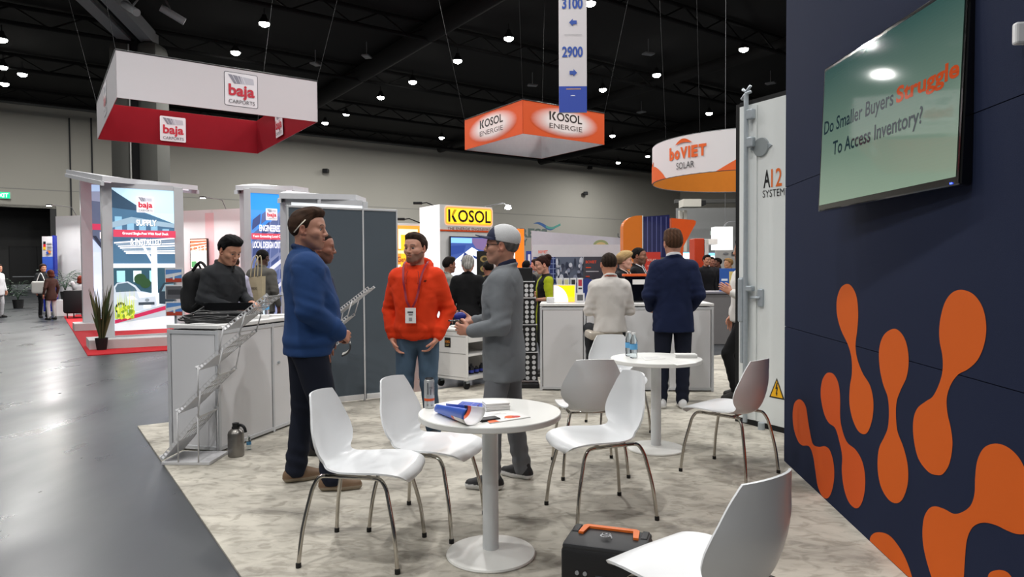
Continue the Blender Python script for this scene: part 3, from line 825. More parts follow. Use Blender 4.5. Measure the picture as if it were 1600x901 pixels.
# downlights
M_LENS = mat('lamp_lens', '#fffaf2', 0.3, emit=60.0); M_HOUS = mat('lamp_housing', '#0b0b0c', 0.8)
proto = None; lamp_i = 0
LAMP_SAY = ['above the carport hanging sign, higher of two', 'above the carport hanging sign, lower of two', 'right of the carport hanging sign at mid height', 'second left of the orange hanging sign', 'nearest above left of the orange hanging sign',
            'lower right of the carport hanging sign', 'lowest, left of the orange hanging sign', 'upper left of the tall aisle banner', 'at the top edge touching the tall aisle banner', 'just right of the foot of the aisle banner', 'right of the orange hanging sign',
            'high between the aisle banner and the container', 'brightest, nearest the navy wall', 'just above the round hanging sign', 'below right of the orange hanging sign, close to the wall', 'low and left of the round hanging sign', 'touching the right edge of the carport hanging sign',
            'topmost at the left edge', 'second from top at the left edge', 'set apart to the right of the left edge pair', 'lowest at the left edge']
lamp_seen = [l for l in LAMPS if l[3]]
for x, y, z, seen in LAMPS:
    if seen:
        if proto is None:
            proto = thing('ceiling_downlight', 'round white downlight glowing under the black roof', 'ceiling light', (x, y, z), group='round downlights of the hall')
            MB().lathe([(0.0, 0.42), (0.10, 0.42), (0.12, 0.30), (0.24, 0.12), (0.27, 0.0), (0.24, 0.02), (0.0, 0.05)], 20).build('lamp_housing', M_HOUS, proto, True, True)
            MB().lathe([(0.0, 0.02), (0.235, 0.02), (0.225, -0.06), (0.12, -0.13), (0.0, -0.15)], 20).build('lamp_lens', M_LENS, proto, True)
            MB().cyl((0, 0, 0.42), (0, 0, 0.75), 0.02).build('stem', M_HOUS, proto)
        else:
            o = copy_tree(proto); o.location = (x, y, z)
        (proto if lamp_i == 0 else o)['label'] = 'round white downlight ' + LAMP_SAY[lamp_i]; lamp_i += 1
    add_lamp(x, y, z - 0.18, LAMP_POWER * ((1.35 if x > -22 else 0.6) if seen else 0.98 if x > -12 else 0.8), 0.34)

# small ceiling devices (projectors and access points)
M_GREY = mat('grey_casing', '#75777a', 0.5)
for i, (px, py) in enumerate(((1013, 84), (573, 88), (1204, 130), (832, 133), (493, 100), (1002, 175))):
    p = G(px, py, CEIL - 0.4); t = thing('ceiling_access_box', 'small grey device hanging from the roof, ' + ('right of the aisle banner, higher', 'left of the centre lamps', 'nearest the navy wall', 'above the orange hanging sign', 'above the carport sign corner', 'right of the aisle banner, lower')[i], 'device', tuple(p), 0.4 + i, group='small grey ceiling devices')
    MB().box((0, 0, 0), (0.62, 0.4, 0.10), bev=0.03).build('casing', M_GREY, t); MB().cyl((0, 0, 0.04), (0, 0, 0.8), 0.03).build('stem', M_GREY, t)

# concrete column with a steel truss head
cp = at(222, 300, 36); cx_, cy_ = cp.x, cp.y
M_CONC = mat('column_concrete', '#53534f', 0.9, var=0.12, scale=0.7, bump=0.2, bscale=6)
t = thing('column', 'round-edged grey concrete column behind the red and white hanging sign', 'column', (cx_, cy_, 0))
for s_ in (-1, 1):
    MB().box((s_ * 0.72, 0, CEIL / 2 - 0.15), (1.12, 1.5, CEIL - 0.3), bev=0.35).build('shaft', M_CONC, t, True, True)
MB().box((0, 0, CEIL / 2), (0.4, 1.0, CEIL), ).build('joint_strip', mat('joint_dark', '#191a1c', 0.6), t)
MB().cyl((-0.19, -0.66, 0), (-0.19, -0.66, CEIL - 0.5), 0.035).build('conduit', mat('conduit', '#b5b5b2', 0.4), t)
M_TR = mat('painted_beam', '#8f9194', 0.6)
t = thing('ceiling_beam', 'pale grey double beam rising from the column into the dark roof', 'beam', (cx_, cy_, CEIL - 0.3))
d = Vector((0.22, -1, 0)).normalized(); e = Vector((1, 0.22, 0)).normalized()
for s_ in (-1, 1):
    a = e * (s_ * 0.52); MB().prism([a + e * 0.3 - d * 0.5, a - e * 0.3 - d * 0.5, a - e * 0.3 + d * 20, a + e * 0.3 + d * 20], (0, 0, 0.7)).build('girder', M_TR, t)
MB().prism([e * 0.08 - d * 0.5, -e * 0.08 - d * 0.5, -e * 0.08 + d * 20, e * 0.08 + d * 20], (0, 0, 0.5)).build('cable_tray', mat('tray', '#222326', 0.5), t)
for i, (px, py, dx) in enumerate(((204, 13, 1), (270, 24, -1))):
    p = G(px, py, CEIL - 0.9); q = thing('flood_lamp', ['pale cylindrical flood lamp left of the ceiling beam', 'pale cylindrical flood lamp right of the ceiling beam'][i], 'lamp', tuple(p))
    MB().cyl((-0.40 * dx, 0.25, 0.28 if dx > 0 else -0.2), (0.40 * dx, -0.25, -0.28 if dx > 0 else 0.25), 0.16).build('lamp_body', M_TR, q, True, True)
    MB().cyl((0, 0, 0), (0.5 * dx, 0.3, 0.9), 0.04).build('bracket', M_TR, q)

# exit signs
M_EXG = mat('exit_green', '#16c77a', 0.4, emit=2.2); M_WHT = cmat('print_matte', 0.55); M_LIT = cmat('print_backlit', 0.4, emit=1.0); M_LIT2 = cmat('print_bright', 0.4, emit=1.7)


def exit_sign(px, py, Y, w, where):
    p = at(px, py, Y) if px > 1000 else on_plane(px, py, wb(0) + nb_ * 0.12, nb_); t = thing('exit_sign', where, 'exit sign', tuple(p), R(20))
    MB().box((0, 0, 0), (w, 0.15, w * 0.5), bev=0.02).build('sign_box', mat('exit_case', '#c9d8d0', 0.4), t)
    a = Art((-w / 2, -0.085, -w * 0.25), (1, 0, 0), (0, -1, 0)); a.rect(w * 0.03, w * 0.03, w * 0.97, w * 0.47, '#0fb37a'); a.text('EXIT', w * 0.12, w * 0.1, w * 0.76, w * 0.3, '#e9fff4', 0.02)
    a.build('sign_face', M_LIT2, t)


exit_sign(4, 305, 46, 1.0, 'green exit sign on the wall above the dark bay')
exit_sign(281, 320, 38, 0.5, 'green exit sign right of the tall lit carport picture')
exit_sign(1116, 364, 51.7, 0.65, 'green exit sign beside the white hanging light box at far right')

# wall cameras
for i, (px, py) in enumerate(((509, 267), (915, 302), (922, 262))):
    p = on_plane(px, py, wb(0) + nb_ * 0.5, nb_); t = thing('wall_camera', ['small black camera high on the far wall between the two hanging signs', 'small black camera on the far wall below the orange hanging sign', 'small black camera near the top of the far wall under the orange sign'][i], 'camera', tuple(p))
    MB().box((0, 0, 0), (0.55, 0.5, 0.4), bev=0.08).build('camera_body', mat('black_plastic', '#101113', 0.4), t); MB().cyl((0, 0, 0), tuple(-nb_ * 0.5), 0.06).build('bracket', mat('black_plastic', '#101113', 0.4), t)

# booth carpet
a = G(375, 901); b = G(215, 667); a = b + (a - b) * 2.6
c = b + DB * 9.5; d = Vector((7.0, c.y - 3, 0)); e = Vector((7.0, -3.0, 0)); f = Vector((a.x, -3.0, 0))
carpet = MB().prism([v + Vector((0, 0, 0.0)) for v in (a, e if False else Vector((3.2, a.y, 0)), Vector((3.2, 9.0, 0)), c, b)], (0, 0, 0.012)).build('booth_carpet', marble_mat())
tag(carpet, 'cream and grey marbled booth carpet under the white tables', 'carpet')
TOPZ = 0.012

# ------------------------------------------------------------------ navy booth wall with orange drops and the television
WP0 = G(1225, 722); WP0.z = 0; _w1 = G(1390, 878)
WD = (_w1 - WP0); WD.z = 0; WD.normalize()              # along the wall towards the camera
WN = Vector((-WD.y, WD.x, 0));
if WN.x > 0: WN = -WN                                    # faces the tables
M_NAVY = mat('navy_fabric', '#1c243c', 0.85, var=0.05, scale=3, bump=0.2, bscale=500); M_NAVY.node_tree.nodes['Principled BSDF'].inputs['Specular IOR Level'].default_value = 0.15
wl = 7.6; w0 = WP0
nav = thing('display_wall', 'tall navy booth wall printed with orange droplet shapes', 'display wall', (w0.x, w0.y, TOPZ))
q = -WN * 0.12


def wpan(z0, z1, name):
    m = MB(); m.prism([Vector((0, 0, z0)), WD * wl + Vector((0, 0, z0)), WD * wl + Vector((0, 0, z1)), Vector((0, 0, z1))], q)
    o = m.build(name, M_NAVY, nav); return o


zs1 = on_plane(1432, 571, w0, WN).z
for z0, z1 in ((0.0, zs1 - 0.002), (zs1 + 0.002, 2.05), (2.054, 4.1)): wpan(z0, z1, 'fabric_panel')
MB().prism([Vector((0, 0, 0.0)) + q * 0.2, WD * wl + q * 0.2, WD * wl + q * 0.2 + Vector((0, 0, 4.08)), q * 0.2 + Vector((0, 0, 4.08))], q * 0.6).build('frame_core', mat('frame_core', '#20263a', 0.7), nav)


def wuv(px, py):
    p = on_plane(px, py, w0, WN) - w0; return (p.dot(WD), p.z)


K5 = 460 / 880
DROPS = {  # outlines read in a 880 px wide detail of the wall, origin (1140, 430)
    'a': [(205, 376), (218, 380), (229, 400), (235, 440), (242, 480), (250, 510), (268, 518), (285, 516), (300, 528), (311, 565), (313, 610), (306, 650), (294, 671), (278, 666), (264, 635), (257, 590), (250, 545), (238, 516), (218, 513), (205, 500), (193, 465), (189, 425), (193, 390)],
    'b': [(298, 296), (313, 303), (326, 330), (331, 375), (331, 430), (338, 470), (352, 505), (378, 528), (398, 565), (406, 615), (402, 665), (390, 696), (374, 701), (355, 680), (342, 640), (336, 590), (337, 545), (328, 500), (316, 462), (296, 445), (282, 415), (273, 365), (276, 325), (286, 303)],
    'c': [(350, 32), (366, 40), (380, 70), (385, 120), (382, 170), (377, 215), (382, 255), (398, 298), (420, 335), (430, 380), (428, 430), (416, 470), (402, 481), (384, 470), (368, 435), (359, 390), (360, 340), (366, 300), (365, 255), (355, 215), (334, 170), (322, 125), (321, 80), (332, 45)],
    'd': [(490, 167), (512, 178), (529, 210), (536, 260), (530, 310), (512, 350), (500, 385), (498, 430), (503, 475), (520, 520), (533, 575), (533, 630), (518, 675), (498, 688), (474, 675), (452, 635), (443, 580), (447, 525), (463, 490), (474, 460), (477, 415), (473, 370), (459, 330), (449, 280), (448, 225), (462, 185)],
    'e': [(694, 52), (730, 66), (757, 105), (768, 160), (762, 215), (742, 262), (712, 290), (684, 305), (662, 335), (650, 375), (652, 420), (662, 465), (667, 515), (658, 570), (640, 600), (622, 605), (595, 595), (565, 555), (551, 495), (550, 440), (562, 405), (588, 384), (608, 370), (626, 335), (637, 295), (637, 250), (628, 200), (629, 150), (642, 95), (664, 62)],
    'f': [(795, 512), (830, 522), (862, 550), (884, 590), (900, 650), (906, 740), (892, 778), (862, 783), (830, 772), (795, 755), (757, 748), (727, 762), (710, 800), (704, 860), (700, 920), (690, 1000), (655, 1010), (620, 950), (592, 870), (578, 800), (580, 740), (594, 708), (614, 698), (642, 706), (672, 721), (700, 714), (722, 695), (733, 660), (735, 610), (742, 560), (762, 524)],
    'g': [(448, 774), (475, 782), (500, 808), (525, 850), (545, 905), (556, 960), (540, 985), (505, 950), (470, 900), (436, 845), (420, 800), (428, 780)],
    'h': [(800, 890), (830, 896), (850, 925), (858, 975), (840, 1020), (800, 1010), (775, 960), (774, 905)]}
for k, pts in DROPS.items():
    uv = [wuv(1140 + x * K5, 430 + y * K5) for x, y in pts]
    uv = [(max(0.004, p.x), p.y) for p in smooth_path([Vector((a, b, 0)) for a, b in uv], 5, True)]
    uv = [(a, max(0.004, b)) for a, b in uv]
    a_ = Art((0, 0, 0), WD, WN, base=0.0012); a_.poly(uv, '#cd5c1b' if k not in 'ab' else '#c95420')
    a_.build('orange_drop', cmat('drop_print', 0.8, bump=0.2, bscale=500, spec=0.15), nav)

# television on a swing mount
tp0 = Vector((0.447 * 3.95, 3.95, 0)); tp1 = Vector((1.752, 2.68, 0))
td = (tp1 - tp0).normalized(); tn = Vector((-td.y, td.x, 0));
if tn.x > 0: tn = -tn
zt, zbm = at(1275, 108, 3.95).z, at(1280, 331, 3.95).z; tw = (tp1 - tp0).length; thh = zt - zbm
tv = thing('television', 'large flat television with a slide reading Do Smaller Buyers Struggle, on the navy wall', 'television', (tp0.x, tp0.y, zbm))
tv.rotation_euler = (0, 0, math.atan2(td.y, td.x))     # local x along the screen, local -y or +y faces the room
sgn = 1 if (Matrix.Rotation(math.atan2(td.y, td.x), 3, 'Z') @ Vector((0, 1, 0))).dot(tn) > 0 else -1
tl = Matrix.Rotation(R(-2.2) * sgn * -1, 4, 'X')
M_GLOSS = mat('gloss_black', '#060607', 0.12, coat=1.0); M_SCR = cmat('tv_panel_glass', 0.04, emit=0.34, spec=1.0)
MB().box((tw / 2, -sgn * 0.025, thh / 2), (tw, 0.05, thh), bev=0.008, M=tl).build('casing', M_GLOSS, tv)
MB().box((tw / 2, -sgn * 0.09, thh / 2), (tw * 0.5, 0.09, thh * 0.5), bev=0.02, M=tl).build('mount', M_GLOSS, tv)
a_ = Art(tl @ Vector((0, sgn * 0.001, 0)), (1, 0, 0), (0, sgn, 0), v=tl.to_3x3() @ Vector((0, 0, 1)), base=0.0015, step=0.0004)
b0 = 0.022
a_.grad(b0, 0.035, tw - b0, thh - b0, '#7c9180', '#33504d', 48)
a_.text('Do Smaller Buyers', 0.045, thh * 0.50, 0.725 * tw * 0.78, 0.115 * thh / 0.86 * 0.9, '#1e2f35', 0.012)
a_.text('Struggle', 0.62 * tw, thh * 0.50, 0.355 * tw, 0.115 * thh / 0.86 * 0.9, '#a8421f', 0.03)
a_.text('To Access Inventory?', 0.13 * tw, thh * 0.335, 0.66 * tw, 0.10, '#1e2f35', 0.012)
a_.build('screen_picture', M_SCR, tv)
MB().box((tw - 0.05, sgn * 0.002, 0.012), (0.012, 0.004, 0.006)).build('power_light', mat('led_blue', '#3a50ff', 0.3, emit=4), tv)
# thermostat-like white box at the right edge of the picture
p = on_plane(1606, 52, w0, WN); t = thing('wall_sensor', 'small white plastic box high on the navy wall at the right edge', 'wall box', tuple(p + WN * 0.02))
MB().box((0, 0, 0), (0.05, 0.03, 0.075), rz=math.atan2(WD.y, WD.x) + math.pi / 2, bev=0.008).build('sensor_case', mat('white_plastic', '#d8d9da', 0.4), t)

# ------------------------------------------------------------------ battery container with its white door
d0 = G(1158, 662); d1 = G(1226, 679); dd = (d1 - d0); dd.z = 0; dd.normalize(); dn = Vector((dd.y, -dd.x, 0));
if dn.y > 0: dn = -dn
ct = thing('battery_container', 'tall white steel battery container door with lock rod and warning triangle', 'container', (d0.x, d0.y, TOPZ))
CH = 2.98
M_CW = mat('container_white', '#dfe3e2', 0.35, var=0.02, scale=2, bump=0.1, bscale=9); M_GAL = mat('galvanised', '#aeb6bc', 0.4, 0.4, var=0.12, scale=30)
M_RUB = mat('rubber_black', '#0b0c0d', 0.7)
MB().prism([dd * -0.03 + Vector((0, 0, 0.05)), dd * 0.90 + Vector((0, 0, 0.05)), dd * 0.90 + Vector((0, 0, CH - 0.03)), dd * -0.03 + Vector((0, 0, CH - 0.03))], -dn * 0.09).build('door_panel', M_CW, ct)
m = MB()
m.prism([-dd * 0.075, -dd * 0.03, -dd * 0.03 + Vector((0, 0, CH)), -dd * 0.075 + Vector((0, 0, CH))], -dn * 0.11)
m.prism([-dd * 0.03, dd * 0.90, dd * 0.90 + Vector((0, 0, 0.045)), -dd * 0.03 + Vector((0, 0, 0.045))], -dn * 0.11)
m.prism([-dd * 0.03 + Vector((0, 0, CH - 0.03)), dd * 0.90 + Vector((0, 0, CH - 0.03)), dd * 0.90 + Vector((0, 0, CH + 0.01)), -dd * 0.03 + Vector((0, 0, CH + 0.01))], -dn * 0.11)
m.build('rubber_gasket', M_RUB, ct)


def cuv(px, py): p = on_plane(px, py, d0, dn) - d0; return p.dot(dd), p.z


rx_ = cuv(1171, 400)[0]
rod = MB(); rod.cyl(dd * rx_ + dn * 0.05 + Vector((0, 0, 0.03)), dd * rx_ + dn * 0.05 + Vector((0, 0, CH + 0.06)), 0.021, seg=14).build('lock_rod', M_GAL, ct, True, True)
st = MB()
st.prism([dd * (rx_ + 0.05) + dn * 0.002 + Vector((0, 0, 0.06)), dd * (rx_ + 0.09) + dn * 0.002 + Vector((0, 0, 0.06)), dd * (rx_ + 0.09) + dn * 0.002 + Vector((0, 0, CH - 0.05)), dd * (rx_ + 0.05) + dn * 0.002 + Vector((0, 0, CH - 0.05))], dn * 0.012)
st.build('door_strip', M_CW, ct)
ang = math.atan2(dd.y, dd.x)
for py in (184, 227, 452):
    z = cuv(1166, py)[1]; MB().box(tuple(dd * (rx_ + 0.03) + dn * 0.04 + Vector((0, 0, z))), (0.10, 0.05, 0.09 if py < 300 else 0.05), ang, 0.01).build('rod_clamp', M_GAL, ct)
z = CH + 0.05
MB().tube([dd * (rx_ - 0.05) + dn * 0.05 + Vector((0, 0, z - 0.03)), dd * rx_ + dn * 0.05 + Vector((0, 0, z + 0.015)), dd * (rx_ + 0.05) + dn * 0.05 + Vector((0, 0, z + 0.02))], 0.016).build('cam_hook', M_GAL, ct, True)
MB().tube([dd * (rx_ - 0.04) + dn * 0.05 + Vector((0, 0, z + 0.06)), dd * rx_ + dn * 0.05 + Vector((0, 0, z + 0.03)), dd * (rx_ + 0.05) + dn * 0.05 + Vector((0, 0, z + 0.075))], 0.014).build('cam_hook', M_GAL, ct, True)
z = cuv(1160, 480)[1]
MB().box(tuple(dd * (rx_ - 0.045) + dn * 0.05 + Vector((0, 0, z + 0.06))), (0.06, 0.06, 0.42), ang, 0.02).build('lock_lever', M_GAL, ct)
MB().box(tuple(dd * (rx_ - 0.035) + dn * 0.055 + Vector((0, 0, z - 0.30))), (0.03, 0.03, 0.45), ang, 0.01).build('lock_lever', M_GAL, ct)
u, z = cuv(1190, 232); c0 = dd * u + Vector((0, 0, z))
MB().cyl(c0, c0 + dn * 0.018, 0.086, 0.082, 30).build('vent_cap', mat('vent_grey', '#9aa1a3', 0.45, 0.4), ct, True, True)
MB().prism([c0 + dd * -0.12, c0 + dd * -0.04 + Vector((0, 0, 0.05)), c0 + dd * 0.04 + Vector((0, 0, 0.05)), c0 + dd * 0.12, c0 + dd * 0.04 + Vector((0, 0, -0.05)), c0 + dd * -0.04 + Vector((0, 0, -0.05))], dn * 0.012).build('vent_flange', M_GAL, ct)
u, z = cuv(1190, 467); c0 = dd * u + Vector((0, 0, z))
MB().box(tuple(c0 + dn * 0.012), (0.06, 0.03, 0.165), ang, 0.012).build('handle_plate', M_GAL, ct)
MB().tube([c0 + dn * 0.02, c0 + dn * 0.035 + dd * -0.01, c0 + dn * 0.038 + dd * -0.09], 0.013).build('door_handle', M_GAL, ct, True)
a_ = Art(dn * 0.0, dd, dn, base=0.002)
u, z = cuv(1193, 296); u2, z2 = cuv(1193, 268)
a_.text('A', u, z, 0.075, z2 - z, '#17181a', 0.02); a_.text('12', u + 0.085, z, 0.115, z2 - z, '#e06a1e', 0.01)
u, z = cuv(1192, 311); a_.text('SYSTEM', u, z, 0.235, 0.065, '#1a1b1d', 0.0)
a_.build('lettering', M_WHT, ct)
u0, z0 = cuv(1202, 622); u1, _ = cuv(1226, 622); _, z1 = cuv(1214, 592); um = (u0 + u1) / 2
a_ = Art(dn * 0.0, dd, dn, base=0.002)
a_.poly([(u0, z0), (u1, z0), (um, z1)], '#15130a'); e_ = 0.012
a_.poly([(u0 + e_ * 1.5, z0 + e_), (u1 - e_ * 1.5, z0 + e_), (um, z1 - e_ * 1.9)], '#f2b60c')
h_ = z1 - z0; bo = [(0.0, .78), (-0.10, .45), (0.0, .47), (-0.05, .25), (-.09, .27), (0.02, .10), (.07, .30), (.03, .28), (.10, .56), (.02, .54), (.07, .76)]
a_.poly([(um + x * h_ * 0.8, z0 + y * h_) for x, y in bo], '#15130a'); a_.build('warning_triangle', M_WHT, ct)
# body of the container behind its door
MB().prism([dd * 0.95 - dn * 0.2, dd * 0.95 - dn * 3.0, dd * 3.2 - dn * 3.0, dd * 3.2 - dn * 0.2], (0, 0, CH)).build('container_body', M_CW, ct)
floorlip = MB().cyl(dd * 0.28 + dn * 0.05 + Vector((0, 0, 0.0)), dd * 0.28 + dn * 0.05 + Vector((0, 0, 0.06)), 0.03).build('floor_latch', M_GAL, ct)

# ------------------------------------------------------------------ hanging signs


def hang_sign(name, label, near_l, width_dir, wlen, dep_dir, dlen, z0, z1, outer, inner, taper=0.0, th=0.03):
    t = thing(name, label, 'hanging sign', (near_l.x, near_l.y, z0)); h = z1 - z0
    o = Vector((0, 0, 0)); c = [o, width_dir * wlen, width_dir * wlen + dep_dir * dlen, dep_dir * dlen]
    cen = (c[0] + c[2]) / 2
    for i in range(4):
        a, b = c[i], c[(i + 1) % 4]; nn = (cen - (a + b) / 2).normalized()
        ai, bi = a + (cen - a).normalized() * th, b + (cen - b).normalized() * th
        MB().prism([a, b, b + Vector((0, 0, h)), a + Vector((0, 0, h))], nn * th * 0.4).build('outer_banner', outer, t)
        m = MB(); vs = [m.bm.verts.new(p) for p in (ai + nn * 0.004, bi + nn * 0.004, bi + (cen - bi) * taper + Vector((0, 0, h)), ai + (cen - ai) * taper + Vector((0, 0, h)))]
        m.bm.faces.new(vs); r_ = bmesh.ops.solidify(m.bm, geom=m.bm.faces[:], thickness=0.006); m.build('inner_banner', inner, t)
    m = MB()
    for i in range(4): m.tube([c[i] + Vector((0, 0, h)), c[(i + 1) % 4] + Vector((0, 0, h))], 0.02, 6)
    m.build('top_frame', mat('dark_frame', '#2a2b2d', 0.5), t)
    for i in range(4):
        a = c[i] + Vector((0, 0, h)); b = cen + (c[i] - cen) * 1.5 + Vector((0, 0, CEIL - z0))
        MB().tube([a, b], 0.006, 5).build('cable', mat('cable_dark', '#08080a', 0.6), t)
    return t, c, cen, h


M_BW = mat('banner_white', '#c6c3c6', 0.8, var=0.01); M_BR = mat('banner_red', '#b3182c', 0.8, var=0.02)
M_BO = mat('banner_orange', '#d9541c', 0.7, var=0.02); M_BWi = mat('banner_white_inner', '#cfcfd2', 0.8)


def baja_logo(a, x, y, s, frame=True, inv=False):
    """square badge with slanted panels, four letters and a line of small capitals"""
    if frame: a.rect(x - 0.02 * s, y - 0.02 * s, x + 1.02 * s, y + 1.06 * s, '#55555c', 0.06 * s)
    a.rect(x, y, x + s, y + 1.04 * s, '#dcdade', 0.05 * s)
    a.poly([(x + .10 * s, y + .98 * s), (x + .88 * s, y + .92 * s), (x + .90 * s, y + .73 * s), (x + .28 * s, y + .70 * s)], '#b4b4bd')
    a.poly([(x + .10 * s, y + .98 * s), (x + .46 * s, y + .95 * s), (x + .52 * s, y + .72 * s), (x + .28 * s, y + .70 * s)], '#80808c')
    for i in range(3): a.poly([(x + (.22 + .15 * i) * s, y + .97 * s), (x + (.235 + .15 * i) * s, y + .97 * s), (x + (.375 + .13 * i) * s, y + .71 * s), (x + (.36 + .13 * i) * s, y + .71 * s)], '#d8d8de')
    a.text('baja', x + .11 * s, y + .20 * s, .80 * s, .48 * s, '#b8152e', 0.03)
    a.text('CARPORTS', x + .11 * s, y + .07 * s, .80 * s, .12 * s, '#3a3a40', 0.0)


# red and white rectangle
pA = at(182, 152, 17.0); zA0 = pA.z; zA1 = at(182, 77, 17.0).z
tgt = (500 - 800) / FPX; wlen = (tgt * pA.y - pA.x) / (DB.x - tgt * DB.y)
tg2 = (152 - 800) / FPX; dlen = (tg2 * pA.y - pA.x) / (DA.x - tg2 * DA.y)
sg, cc_, cen_, hh_ = hang_sign('hanging_carport_sign', 'large white rectangular hanging sign with red inside and carport logos', pA, DB, wlen, DA, min(dlen, 6.5), zA0, zA1, M_BW, M_BR, 0.015)
DL = min(dlen, 6.5); nF = Vector((DB.y, -DB.x, 0)); nL = Vector((-DB.x, -DB.y, 0))
a_ = Art((0, 0, 0), DB, nF, step=0.003, base=0.004); s_ = hh_ * 0.72
baja_logo(a_, 0.50 * wlen, hh_ * 0.14, s_); a_.build('logo_print', M_WHT, sg)
a_ = Art(DA * DL, -DA, nL, step=0.003, base=0.004); baja_logo(a_, DL * 0.45, hh_ * 0.14, s_); a_.build('logo_print', M_WHT, sg)
tp_ = (Vector((0, 0, hh_)) + (cen_ - cc_[3]) * 0.10).length
# inner logos follow the slight slope of the inner banners
off_ = 0.015 * DL / 2
vb = Vector((0, 0, hh_)) - DA * off_; a_ = Art(DA * (DL - 0.06) + Vector((0, 0, 0)), DB, -DA, v=vb, step=0.003, base=0.02); baja_logo(a_, 0.36 * wlen, 0.14, s_ * 0.95, False); a_.build('logo_print', M_WHT, sg)
vb = Vector((0, 0, hh_)) - DB * (0.015 * wlen / 2); a_ = Art(DB * (wlen - 0.06) + DA * DL, -DA, -DB, v=vb, step=0.003, base=0.02); baja_logo(a_, DL * 0.40, 0.14, s_ * 0.95, False); a_.build('logo_print', M_WHT, sg)


def kosol_mark(a, x, y, w, h, col='#2a1c18', two=True, c2=None):
    a.poly([(x, y), (x + .05 * w, y), (x + .05 * w, y + h), (x, y + h)], col)
    a.poly([(x + .07 * w, y + .52 * h), (x + .13 * w, y + h), (x + .20 * w, y + h), (x + .12 * w, y + .5 * h)], c2 or col)
    a.poly([(x + .07 * w, y + .46 * h), (x + .11 * w, y + .56 * h), (x + .20 * w, y), (x + .13 * w, y)], col)
    a.text('OSOL', x + .22 * w, y, .78 * w, h, col, 0.02)


pK = at(817, 208.5, 23.5); zK0 = pK.z; zK1 = at(817, 155, 23.5).z
tgt = (945 - 800) / FPX; wK = (tgt * pK.y - pK.x) / (DB.x - tgt * DB.y); tg2 = (728 - 800) / FPX; dK = (tg2 * pK.y - pK.x) / (DA.x - tg2 * DA.y)
sg, cc_, cen_, hh_ = hang_sign('hanging_energy_sign', 'square orange hanging sign with black lettering and a white inside', pK, DB, wK, DA, dK, zK0, zK1, M_BO, M_BWi, 0.10)
for (o_, u_, n_, L_) in ((Vector((0, 0, 0)), DB, nF, wK), (DA * dK, -DA, nL, dK)):
    a_ = Art(o_, u_, n_, step=0.0012, base=0.004)
    for i in range(26):
        f = 1 - i / 26; tcol = tuple(p + (q_ - p) * (1 - f) for p, q_ in zip(C('#d9541c'), C('#efe6e4')))
        a_.ell(L_ * 0.5, hh_ * 0.5, L_ * (0.22 + 0.20 * f), hh_ * (0.28 + 0.17 * f), tcol)
    kosol_mark(a_, L_ * 0.30, hh_ * 0.52, L_ * 0.40, hh_ * 0.26); a_.text('ENERGIE', L_ * 0.30, hh_ * 0.28, L_ * 0.40, hh_ * 0.15, '#4a3a36', 0.0)
    a_.build('printed_face', M_WHT, sg)

# aisle banner
YB = 19.0; pl = at(873.5, 176, YB); pr_ = at(917, 177, YB); wB = (pr_ - pl).length; hB = 4.6
bn = thing('aisle_banner', 'tall narrow white and blue aisle banner with 2900 and arrows', 'banner', tuple(pl)); bn.rotation_euler = (0, 0, 0)
MB().box((wB / 2, 0, hB / 2), (wB, 0.012, hB)).build('banner_cloth', M_BW, bn)
MB().tube([(0, 0, hB), (wB, 0, hB)], 0.02, 8).build('top_rod', M_GREY, bn); MB().tube([(0, 0, 0), (wB, 0, 0)], 0.012, 8).build('bottom_rod', M_GREY, bn)
for x in (0.1, wB - 0.1): MB().tube([(x, 0, hB), (x, 0, CEIL - pl.z)], 0.005, 5).build('cable', mat('cable_dark', '#08080a', 0.6), bn)
a_ = Art((0, -0.008, 0), (1, 0, 0), (0, -1, 0), step=0.002, base=0.002); S = wB / 46.0
zz = lambda py: (177 - py) * S
a_.rect(0, 0, wB, zz(134), '#1f3f9e'); a_.rect(12 * S, zz(139), 36 * S, zz(138), '#d9a13a'); a_.ell(23 * S, zz(150), 4 * S, 1.6 * S, '#cfd6ec', 16, 0, 180)
a_.text('2900', 5.5 * S, zz(87), 34 * S, 18 * S, '#274a9c', 0.03); a_.text('3100', 5.5 * S, zz(8), 34 * S, 18 * S, '#274a9c', 0.03)
a_.rect(9 * S, zz(50.5), 38 * S, zz(49.8), '#8a8a8c')
for (y_, f_) in ((112, 1), (30, -1)):
    cx = 23.5 * S; cy = zz(y_)
    a_.poly([(cx + f_ * 6.5 * S, cy), (cx + f_ * 0.5 * S, cy + 6 * S), (cx + f_ * 0.5 * S, cy + 3 * S), (cx - f_ * 6 * S, cy + 3 * S), (cx - f_ * 6 * S, cy - 3 * S), (cx + f_ * 0.5 * S, cy - 3 * S), (cx + f_ * 0.5 * S, cy - 6 * S)], '#274a9c')
a_.build('banner_print', M_WHT, bn)

# round hanging sign
rc = Vector((0.345 * 17.2, 17.2, 0)); rr = 2.35; rz0, rz1 = 3.62, 4.52
rs_ = thing('hanging_ring_sign', 'round white and orange hanging sign with an orange wave', 'hanging sign', (rc.x, rc.y, rz0))
N = 300; nz_ = 48; V = []; F = []; c_ = []


def ring_pt(ang_, z, r=rr): return (r * math.cos(ang_), r * math.sin(ang_), z)


